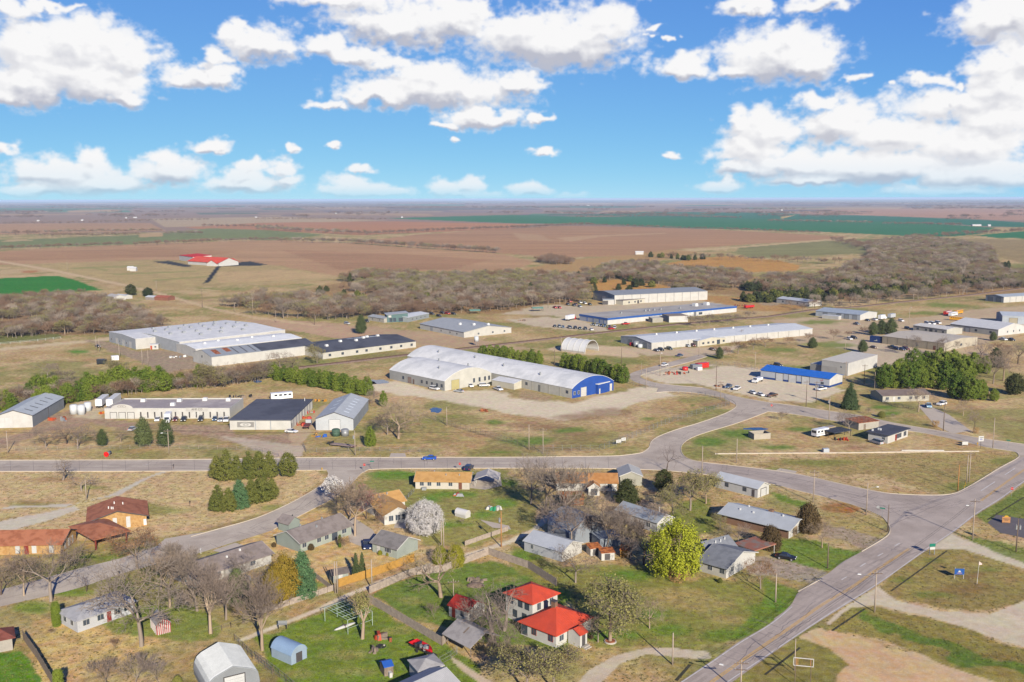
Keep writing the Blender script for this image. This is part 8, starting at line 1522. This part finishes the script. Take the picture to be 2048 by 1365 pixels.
def boat():
 p = G(845, 1303); q = G(868, 1314); t = thing('loaded_boat', 'red open boat on a trailer piled with junk by the board fence', 'boat', p, math.atan2(q.y - p.y, q.x - p.x)); hull = MB(); n = 9; ringsv = []
 for i in range(n):
  f = i / (n - 1); x = -2.8 + 5.6 * f; w = 1.05 * (1 - max(0, (f - .45) / .55) ** 2.2) + .04; ring = []
  for a in (-1, -.8, -.35, .35, .8, 1): ring.append(len(hull.v)); hull.v.append((x, a * w, .5 + .75 * abs(a) ** 1.5))
  ringsv.append(ring)
 for a, b in zip(ringsv, ringsv[1:]):
  for k in range(5): hull.f.append((a[k], a[k + 1], b[k + 1], b[k]))
 hull.f.append(tuple(ringsv[0])); hull.build('hull', mat('boat_red', alb('#C8202C', .6), .4, .05, 1), t); r = random.Random(2)
 for k in range(12): MB().rbox((r.uniform(-2.3, 1.3), r.uniform(-.5, .5), .7), r.uniform(.4, 1.0), r.uniform(.3, .6), r.uniform(.4, .8), r.uniform(0, 3)).build('cargo', (M_CHASSIS, M_STEEL, paintm('dark'), paintm('tan'), MRd)[k % 5], t)
 MB().box(-3.2, 3.6, -.5, .5, .3, .42).build('trailer_frame', M_CHASSIS, t)
 for s in (-1, 1): MB().tube((-.4, s * .95, .32), (-.4, s * 1.15, .32), .32, .32, 12).build('wheel', M_TYRE, t)
boat()
def pergola():
 O, u, w, L, D = frame_of((696, 1269), (745, 1251), (656, 1249)); t = thing('pipe_frame', 'open galvanised pipe frame around the topped old tree', 'frame', O, math.atan2(u.y, u.x)); sy = 1 if u.x * w.y - u.y * w.x > 0 else -1; h = 2.9; m = mat('galvanised_pipe', alb('#B9CBBE', .5), .5, .1, 1); D = D * 1.25
 for fx in (0, .5, 1):
  for fy in (0, 1): MB().tube((fx * L, fy * D * sy, 0), (fx * L, fy * D * sy, h), .06, .06, 6).build('post', m, t)
 for fy in (0, .25, .5, .75, 1): MB().tube((0, fy * D * sy, h), (L, fy * D * sy, h), .05, .05, 6).build('rail', m, t)
 for k in range(9): MB().tube((k / 8 * L, 0, h + .06), (k / 8 * L, D * sy, h + .06), .04, .04, 6).build('rafter', m, t)
 MB().tube((0, 0, 1.2), (L, 0, 1.2), .04, .04, 6).build('rail', m, t)
 c = thing('canoe', 'white canoe lying under the galvanised pipe frame', 'canoe', G(690, 1256), math.atan2(u.y, u.x)); hb = MB(); hb.dome((0, 0, .3), 2.6, .4, .3, 12, 3, True); hb.build('hull', M_FRAME, c, True); MB().box(-.3, .3, -.36, .36, .55, .62).build('seat', M_WOOD, c)
pergola()
# fences and low walls
def fence(name, label, pts, h, m, kind='board', step=2.4, cat='fence', post=None):
 P = [G(x, y) for x, y in pts]; t = thing(name, label, cat, P[0]); o = P[0]; post = post or M_POLE_D; tot = sum((b - a).length for a, b in zip(P, P[1:])); k_ = 0
 for a, b in zip(P, P[1:]):
  d = b - a; ln = d.length; d.normalize(); q = Vector((-d.y, d.x, 0)); n = max(1, round(ln / step)); a2, b2 = a - o, b - o; pnl = MB()
  if kind == 'board':
   nb = max(1, int(ln / .32)); rr = random.Random(int(ln * 100))
   for i in range(nb):
    p = a2 + d * (ln * (i + .5) / nb); hh = h * rr.uniform(.96, 1.03); pnl.rbox((p.x, p.y, .02), ln / nb * .94, .03, hh, math.atan2(d.y, d.x))
  elif kind == 'link':
   for zz in (h, h * .52, .08): pnl.tube(a2 + Vector((0, 0, zz)), b2 + Vector((0, 0, zz)), .028, .028, 4, False)
   nb = int(ln / .5)
   for i in range(nb):
    p = a2 + d * (ln * i / nb); p2 = a2 + d * min(ln, ln * i / nb + h * .9); pnl.tube(p + Vector((0, 0, .05)), p2 + Vector((0, 0, h)), .007, .007, 3, False); pnl.tube(p2 + Vector((0, 0, .05)), p + Vector((0, 0, h)), .007, .007, 3, False)
  elif kind == 'rail':
   for zz in (h * .95, h * .5): pnl.tube(a2 + Vector((0, 0, zz)), b2 + Vector((0, 0, zz)), .04, .04, 4, False)
  else: pnl.rbox(((a2 + b2) / 2), ln, .25, h, math.atan2(d.y, d.x))
  o_ = pnl.build('panel', m, t)
  if kind != 'wall':
   for i in range(n + 1):
    if k_ >= 95: break
    p = a2 + d * (ln * i / n) + q * (.06 if kind == 'board' else 0); MB().tube((p.x, p.y, 0), (p.x, p.y, h * (1.04 if kind != 'link' else 1.06)), .055 if kind != 'rail' else .08, .05, 6).build('post', post, t); k_ += 1
 return t
M_LINK = mat('galvanised_mesh', alb('#A9A8A2', .5), .5, .1, 1, metal=.3); M_GREYB = mat('grey_fence_boards', alb('#AFA092', .54), .9, .25, 1.4)
fence('cedar_fence', 'new yellow board fence along the gravel lane', [(677, 1175), (760, 1148), (829, 1123)], 1.9, M_NEWWOOD); fence('board_fence', 'weathered board fence on the lawn side of the gravel lane', [(739, 1188), (825, 1151), (884, 1145), (977, 1110)], 1.7, M_GREYB); fence('board_fence', 'weathered board fence falling from the lane corner to the two storey house', [(977, 1110), (1056, 1137), (1113, 1173)], 1.8, M_GREYB); fence('board_fence', 'weathered board fence between the two green lawns', [(735, 1204), (812, 1249), (884, 1292), (896, 1281)], 1.8, M_GREYB)
fence('board_fence', 'low brown fence from the yellow fence down to the forked trees', [(672, 1180), (600, 1204), (512, 1232)], 1.3, M_GREYB); fence('rail_fence', 'low rail fence continuing past the silver quonset', [(510, 1236), (462, 1256), (425, 1268)], 1.2, M_WOOD, 'rail'); fence('board_fence', 'pale board fence of the lower left green yard', [(46, 1279), (74, 1318), (106, 1372)], 1.9, M_WOOD); fence('retaining_fence', 'brown board edge below the large conifers', [(628, 1154), (662, 1180)], 1.2, M_GREYB)
fence('chain_fence', 'chain link fence at the foot of the green lawn', [(512, 1319), (573, 1366), (600, 1390)], 1.5, M_LINK, 'link'); fence('chain_fence', 'chain link fence beside the silver quonset', [(470, 1284), (505, 1318), (545, 1350)], 1.5, M_LINK, 'link'); fence('chain_fence', 'chain link fence around the works along the street bend', [(1069, 901), (1199, 902), (1290, 866), (1346, 843), (1420, 822), (1459, 811), (1449, 800), (1410, 792), (1344, 786)], 1.9, M_LINK, 'link', 3.0, post=M_STEEL); fence('chain_fence', 'chain link fence from the puddle to the works corner', [(847, 833), (912, 856), (1024, 888), (1069, 901)], 1.9, M_LINK, 'link', 3.0, post=M_POLE_D); fence('chain_fence', 'short chain link fence beside the blue end wall', [(1256, 768), (1290, 774), (1311, 777)], 1.9, M_LINK, 'link', 3.0, post=M_STEEL)
fence('chain_fence', 'chain link fence along the verge before the lettered office', [(30, 902), (200, 899), (340, 897), (512, 901), (558, 912)], 1.3, M_LINK, 'link', 3.4, post=M_POLE); fence('chain_fence', 'chain link fence between drive and barn along the main street', [(606, 893), (612, 905), (740, 902), (860, 905)], 1.4, M_LINK, 'link', 3.4, post=M_STEEL); fence('post_fence', 'white posted fence round the far left pasture', [(-20, 692), (60, 685), (122, 678)], 1.4, M_VENTW, 'rail', 5, post=M_VENTW); fence('chain_fence', 'chain link fence around the top of the garage yard', [(1290, 752), (1340, 742), (1420, 730), (1470, 733), (1515, 742)], 1.8, M_LINK, 'link', 3.5, post=M_STEEL); fence('chain_fence', 'chain link fence between the tan ranch house and the cross gabled house', [(800, 1012), (828, 985)], 1.2, M_LINK, 'link', 2.5, post=M_STEEL); fence('chain_fence', 'chain link gate section beside the concrete walk', [(880, 1330), (902, 1318), (914, 1308)], 1.5, M_LINK, 'link', 2, post=M_STEEL)
fence('low_wall', 'low pale concrete wall across the grass island', [(1430, 909), (1536, 908), (1700, 907), (1830, 905), (1958, 904)], .35, mat('pale_low_wall', alb('#D3C6B4', .5), .9, .25, .4), 'wall', cat='wall'); fence('low_wall', 'short white kerb wall by the store lot', [(1803, 902), (1888, 902)], .3, M_FRAME, 'wall', cat='wall'); fence('rail_fence', 'brown rail fence before the cream shingle house', [(1785, 815), (1838, 820)], 1.0, M_WOOD, 'rail', 2); fence('garden_fence', 'brown garden fence behind the tiny barrel roofed shed', [(930, 1092), (1016, 1062)], 1.2, M_GREYB)
# signs, hydrants, mailboxes
M_GREEN = mat('sign_green', alb('#17806A', .5), .5, .05, 1); M_BLUE = mat('sign_blue', alb('#1E5AA8', .5), .5, .05, 1); M_RED = mat('sign_red', alb('#C82020', .55), .5, .05, 1); M_YEL = mat('sign_yellow', alb('#D8A82A', .5), .5, .05, 1)
def facing(px, py, rz=None): 
 p = G(px, py); return p, (math.atan2(p.y, p.x) - math.pi / 2) if rz is None else R(rz)
def panel_sign(name, label, px, py, w, h, z, m, rz=None, posts=2, pm_=None, lines=(), tm=None, cat='sign', legs=None, marksl=()):
 p, a = facing(px, py, rz); t = thing(name, label, cat, p, a); b = MB().box(-w / 2, w / 2, -.03, .03, z, z + h).build('board', m, t)
 for x in ((-w / 2 + .1, w / 2 - .1) if posts == 2 else (0,)): MB().tube((x, .07, 0), (x, .07, z + h + (0 if legs is None else legs)), .06, .06, 6).build('post', pm_ or M_STEEL, t)
 for s, zz, sz in lines: text_on(b, s, (0, -.045, zz), (R(90), 0, 0), sz, tm or M_FRAME, depth=.008)
 for x, zz, ww, hh, mm_ in marksl: MB().box(x - ww / 2, x + ww / 2, -.045, -.032, zz, zz + hh).build('lettering', mm_, b)
 return t
def stop_sign(px, py, label, back=False):
 p, a = facing(px, py, 180 if back else -6); t = thing('stop_sign', label, 'stop sign', p, a); MB().tube((0, .03, 0), (0, .03, 2.2), .04, .04, 6).build('post', M_STEEL, t); k = [(math.cos(R(22.5 + 45 * i)) * .42, math.sin(R(22.5 + 45 * i)) * .42 + 2.4) for i in range(8)]
 b = MB().prism(k, -.02, .0, 1); o = b.build('plate', M_STEEL if back else M_RED, t)
 if not back: text_on(o, 'STOP', (0, -.03, 2.4), (R(90), 0, 0), .3, M_FRAME, depth=.005)
stop_sign(729, 945, 'red stop sign where the curved street meets the main street'); stop_sign(2023, 994, 'red stop sign across the highway at the right edge'); stop_sign(1755, 1032, 'stop sign seen from behind at the rounded junction corner', True); stop_sign(1543, 823, 'red stop sign at the corner of the island')
stop_sign(920, 943, 'red sign beside the dark blue car on the main street')
panel_sign('street_name_sign', 'small green street name sign by the main street junction', 744.5, 940, 1.3, .3, 2.6, M_GREEN, posts=1); panel_sign('street_name_sign', 'small green street name sign at the rounded highway corner', 1764, 1037, 1.3, .3, 2.6, M_GREEN, posts=1); panel_sign('street_name_sign', 'tiny green street sign near the store sign', 2016, 896, 1.2, .3, 2.4, M_GREEN, posts=1)
panel_sign('highway_sign', 'green over white highway sign on two posts beside the highway', 1864, 1110, 1.5, .75, 2.0, M_GREEN, 8, 2, M_STEEL); 
panel_sign('white_sign', 'white lower panel hanging below the green highway sign', 1864, 1110.4, 1.3, .6, 1.35, M_FRAME, 8, 2)
sgn = panel_sign('blue_sign', 'blue sign with pale emblem between two white posts on the lawn', 1918, 1158, 2.1, 1.35, 1.0, M_BLUE, -4, 2, M_POLE_W, legs=.25)
bd = sgn.children[0]; e = MB(); e.poly([(-.32, -.05, 1.55), (.32, -.05, 1.55), (.18, -.05, 1.85), (.06, -.05, 1.9), (0, -.05, 2.1), (-.06, -.05, 1.9), (-.18, -.05, 1.85)]); e.build('emblem', M_FRAME, bd); MB().box(-.55, .55, -.05, -.04, 1.28, 1.38).build('lettering', mat('pale_pink_paint', alb('#D8A0A0', .5), .5, .05, 1), bd)
panel_sign('white_sign', 'white sign panel on the works fence, left of two', 1237, 891, 2.0, 1.1, .9, M_FRAME, 28, 2, None, marksl=((-.1, 1.5, .9, .14, M_VENT), (.05, 1.25, .7, .12, M_VENT))); panel_sign('white_sign', 'white sign panel on the works fence, right of two', 1247, 887, 1.9, 1.1, .9, M_FRAME, 28, 2, None, marksl=((-.25, 1.35, .45, .28, M_VENT), (.35, 1.4, .5, .28, M_VENT))); panel_sign('white_sign', 'white low sign board on the store corner lawn', 1930, 893, 2.0, 1.1, .5, M_FRAME, 0, 2); panel_sign('pole_sign', 'tall white store sign on one pole at the corner', 1961, 898, 1.8, 1.8, 2.6, M_FRAME, 4, 1, M_DARKTRIM, marksl=((.1, 3.85, 1.3, .16, M_DARKTRIM), (0, 3.5, .8, .1, M_BLUE), (0, 3.0, 1.0, .3, mat('faded_blue_print', alb('#8A8CC0', .45), .6, .1, 1))))
ws = panel_sign('wooden_sign', 'orange wooden sign with round yellow sun top across the highway', 2012, 1047, 2.0, 1.5, .2, mat('sign_boards', alb('#C08A58', .5), .8, .2, 1), -8, 2, M_POLE_O); MB().box(-.85, .85, -.045, -.035, 1.1, 1.25).build('lettering', M_CHASSIS, ws.children[0]); MB().box(-.5, .5, -.045, -.035, .8, .92).build('lettering', M_CHASSIS, ws.children[0]); MB().prism([(.55 * math.cos(math.pi * i / 10), 1.7 + .4 * math.sin(math.pi * i / 10)) for i in range(11)], -.03, .03, 1).build('sun_top', M_YEL, ws)
def flagpole():
 t = thing('flagpole', 'white flagpole with small pale flag on the highway lawn', 'flagpole', G(1954, 1168)); h = hm(1954, 1168, 47); MB().tube((0, 0, 0), (.15, 0, h), .06, .04, 8).build('pole', M_POLE_W, t); MB().quad((.15, 0, h - .1), (.95, .25, h - .7), (.95, .27, h - .95), (.13, 0, h - .95)).build('flag', mat('pale_flag', alb('#E6CFC8', .5), .8, .05, 1), t)
flagpole()
def empty_frame():
 t = thing('empty_signboard', 'empty white sign frame on two thin posts at the bottom right', 'sign', G(1605, 1372), R(-12)); m = M_POLE_W
 for x in (-1.3, 1.3): MB().tube((x, 0, 0), (x, 0, 5.0), .07, .07, 6).build('post', M_POLE_D, t)
 for z in (3.6, 5.0): MB().box(-1.7, 1.7, -.05, .05, z, z + .12).build('rail', m, t)
 for x in (-1.7, 1.62): MB().box(x, x + .1, -.05, .05, 3.6, 5.1).build('upright', m, t)
 for x in (-1.25, -1.0, 1.15): MB().box(x, x + .1, -.03, .03, 3.7, 5.0).build('slat', M_POLE_O, t)
empty_frame()
def small(name, label, cat, px, py, parts):
 t = thing(name, label, cat, G(px, py))
 for nm, b_, m in parts: b_.build(nm, m, t)
 return t
for x, y, l in ((644, 941, 'yellow fire hydrant on the corner of the curved street'), (1955, 890, 'yellow hydrant by the tall store sign')): small('fire_hydrant', l, 'hydrant', x, y, (('barrel', MB().tube((0, 0, 0), (0, 0, .75), .16, .14, 8), M_YEL), ('cap', MB().dome((0, 0, .75), .17, .17, .15, 8, 3), M_YEL), ('outlet', MB().tube((-.28, 0, .5), (.28, 0, .5), .07, .07, 6), M_YEL)))
for x, y, l in ((347, 938, 'mailbox on a dark post by the main street drive'), (402, 1108, 'white mailbox post at the curved street'), (238, 1154, 'dark mailbox by the street before the rust brown tree'), (585, 1040, 'mailbox on the kerb of the golden lawn'), (380, 1012, 'thin marker post on the dry lawn')): small('mailbox', l, 'mailbox', x, y, (('post', MB().box(-.06, .06, -.06, .06, 0, 1.1), M_POLE_W if x == 402 else M_POLE_D), ('box', MB().prism([(-.15, 1.1), (.15, 1.1), (.15, 1.25), (.08, 1.36), (-.08, 1.36), (-.15, 1.25)], -.28, .28, 1), M_POLE_W if x == 402 else M_CHASSIS)))
for x, y, l in ((1928, 978, 'yellow marker post beside the short brown pole'), (1931, 972, 'yellow marker post between the twin poles')): small('marker_post', l, 'marker post', x, y, (('post', MB().tube((0, 0, 0), (0, 0, 1.2), .06, .06, 6), M_YEL), ('cap', MB().dome((0, 0, 1.2), .06, .06, .05, 6, 2), M_CHASSIS)))
small('tree_ring', 'round stone ring at the foot of the budding tree', 'tree ring', 1220.5, 1284, (('ring', MB().tube((0, 0, 0), (0, 0, .22), 1.25, 1.15, 16), M_CONC), ('soil', MB().tube((0, 0, .2), (0, 0, .26), 1.0, .95, 16), M_RUST)))
small('brush_heap', 'heap of grey brush on the green yard behind the red roofed shed', 'brush heap', 951, 1172, (('heap', MB().dome((0, 0, 0), 2.0, 1.3, .7, 12, 4), mat('brush_heap', alb('#8A7566', .5), .95, .4, 2, bump=.2)), ('branch', MB().tube((-1.8, 0, .2), (1.5, .5, .8), .06, .03, 5), M_POLE_D)))
for x, y, l in ((781, 1284, 'brown barrel on the green lawn beside the fire ring'), ): small('barrel', l, 'barrel', x, y, (('body', MB().tube((0, 0, 0), (0, 0, .9), .3, .3, 12), M_RUST), ('lid', MB().tube((0, 0, .9), (0, 0, .94), .31, .31, 12), M_CHASSIS)))
small('fire_ring', 'black ash fire ring on the green lawn', 'fire ring', 762, 1293, (('ash', MB().tube((0, 0, 0), (0, 0, .05), 1.0, 1.0, 14), M_CHASSIS), ('stone', MB().rbox((.6, .2, 0), .3, .3, .25), M_CONC)))
small('picnic_bench', 'grey bench frame by the gravel lane at the lawn edge', 'bench', 565, 1258, (('seat', MB().box(-.9, .9, -.2, .2, .9, 1.0), M_STEEL), ('backrest', MB().box(-.9, .9, .2, .26, .9, 1.6), M_STEEL), ('leg', MB().box(-.85, -.75, -.2, .2, 0, .9), M_CHASSIS), ('leg', MB().box(.75, .85, -.2, .2, 0, .9), M_CHASSIS)))
def wires(label, tops, n=1, sag=.6):
 for k in range(n):
  mb = MB()
  for a, b in zip(tops, tops[1:]):
   a, b = Vector(a), Vector(b); pts = [a.lerp(b, i / 8) - Vector((0, 0, sag * 4 * (i / 8) * (1 - i / 8))) + Vector((0, (k - n / 2 + .5) * .7, 0)) for i in range(9)]
   for p, q in zip(pts, pts[1:]): mb.tube(p, q, .026, .026, 3, False)
  tag(mb.build('power_line', M_CHASSIS), label + (', nearer strand' if k == 0 else ', farther strand'), 'power line')
def top(px, py, hpx): p = G(px, py); return (p.x, p.y, hm(px, py, hpx) - .4)
wires('thin overhead wire along the main street verge', [top(-300, 908, 46), top(16, 906, 44), top(338, 908, 50), top(710.5, 911, 50), top(1086, 907, 51)], 2)
wires('thin overhead wire along the highway poles', [top(1481, 1388, 72), top(1749, 1224, 86), top(1945, 1080, 84), top(2200, 960, 80)], 2)
# tufts of grass on the near lawns and verges
def grass():
 r = np.random.default_rng(5); n = 120000; px = r.uniform(-120, 2160, n); py = 905 + 520 * r.random(n)
 d = py - 397.8; keep = r.random(n) < (905 - 397.8) ** 3 / d ** 3 * .9 + .12; px, py = px[keep], py[keep]; ok = np.ones(len(px), bool)
 for pl in SHEETS + GRAVEL_POLYS + [[(610, 1110), (700, 1090), (760, 1110), (860, 1110), (820, 1130), (700, 1160), (640, 1165)], [(520, 1045), (660, 1005), (735, 1000), (720, 1100), (480, 1100)]]: ok &= ~inside(px, py, pl)
 px, py = px[ok], py[ok]; x, y = Gn(px, py); ok = np.ones(len(x), bool)
 for f in FOOT:
  if f[0].y < 420: ok &= ~inside(x, y, [(q.x, q.y) for q in f])
 px, py, x, y = px[ok], py[ok], x[ok], y[ok]
 j = np.clip(((px - GX[0]) / 4.0).astype(int), 0, len(GX) - 1); i = np.clip(np.searchsorted(GY, py), 0, len(GY) - 1); c = colr[i, j]; grn = c[:, 1] > c[:, 0] * .98
 rng = np.random.default_rng(3)
 def tuft(seed, lm):
  k = 9; a = rng.uniform(0, 6.28, k); P = np.stack([.16 * np.cos(a) * rng.random(k), .16 * np.sin(a) * rng.random(k), np.full(k, .07)], 1)
  V, F = quads(P, np.stack([np.cos(a), np.sin(a), np.full(k, .9)], 1), .2, rng, .8); V[:, 2] = np.maximum(V[:, 2], .0); return mesh2('grass_tuft', [(V, F)], [lm])
 for nm, lab, sel, a, b in (('grass', 'short green grass of the near lawns', grn, '#6A8436', '#8A9444'), ('dry_grass', 'short dry grass of the near lawns and verges', ~grn & (rng.random(len(x)) < .45), '#B09A68', '#8E8450')):
  lm = leaf(nm + '_blades', a, b, .44); scatter(nm, lab, np.stack([x[sel], y[sel], np.zeros(sel.sum())], 1), src_collection(nm + '_sources', [tuft(k, lm) for k in range(3)]), .3, .75, 7, 'grass', 2.2)
grass()
scatter('brush', 'dense bare brush under the windbreak behind the lettered office', row([(-10, 826), (60, 806), (150, 803), (215, 794), (300, 782), (420, 775), (530, 760)], .8, 8, 3), SRC_BARE, .35, .78, 31, 'brush')
scatter('brush', 'bare brush along the factory side of the windbreak', row([(0, 812), (110, 780), (260, 768), (420, 758), (540, 744)], 2.6, 8, 4), SRC_RED, .3, .62, 33, 'brush')
for k in range(22):
 x = -4 + k * 16 + rr_.uniform(-4, 4); y = 821 - 42 * sstep(0, 300, x) + rr_.uniform(-3, 6)
 if not 40 < x < 60: T('arb%d' % (k % 3), x, float(y), rr_.uniform(34, 50), 'bright evergreen in the long windbreak behind the lettered office', 1.1, group='evergreens of the windbreak')
# air
def haze():
 m = bpy.data.materials.new('air'); m.use_nodes = True; nt = m.node_tree; nt.nodes.clear()
 out = nt.nodes.new('ShaderNodeOutputMaterial'); v = nt.nodes.new('ShaderNodeVolumePrincipled'); nt.links.new(v.outputs[0], out.inputs['Volume'])
 v.inputs['Color'].default_value = (.62, .78, 1.0, 1); v.inputs['Density'].default_value = HAZE_D; v.inputs['Anisotropy'].default_value = 0.0
 o = MB().box(-88000, 88000, -600, 100000, -2.5, 86.0).build('haze', m); o['kind'] = 'stuff'; o['label'] = 'thin blue air over the plain'; o['category'] = 'haze'
 return o
HAZE_D = 0.000042
haze()
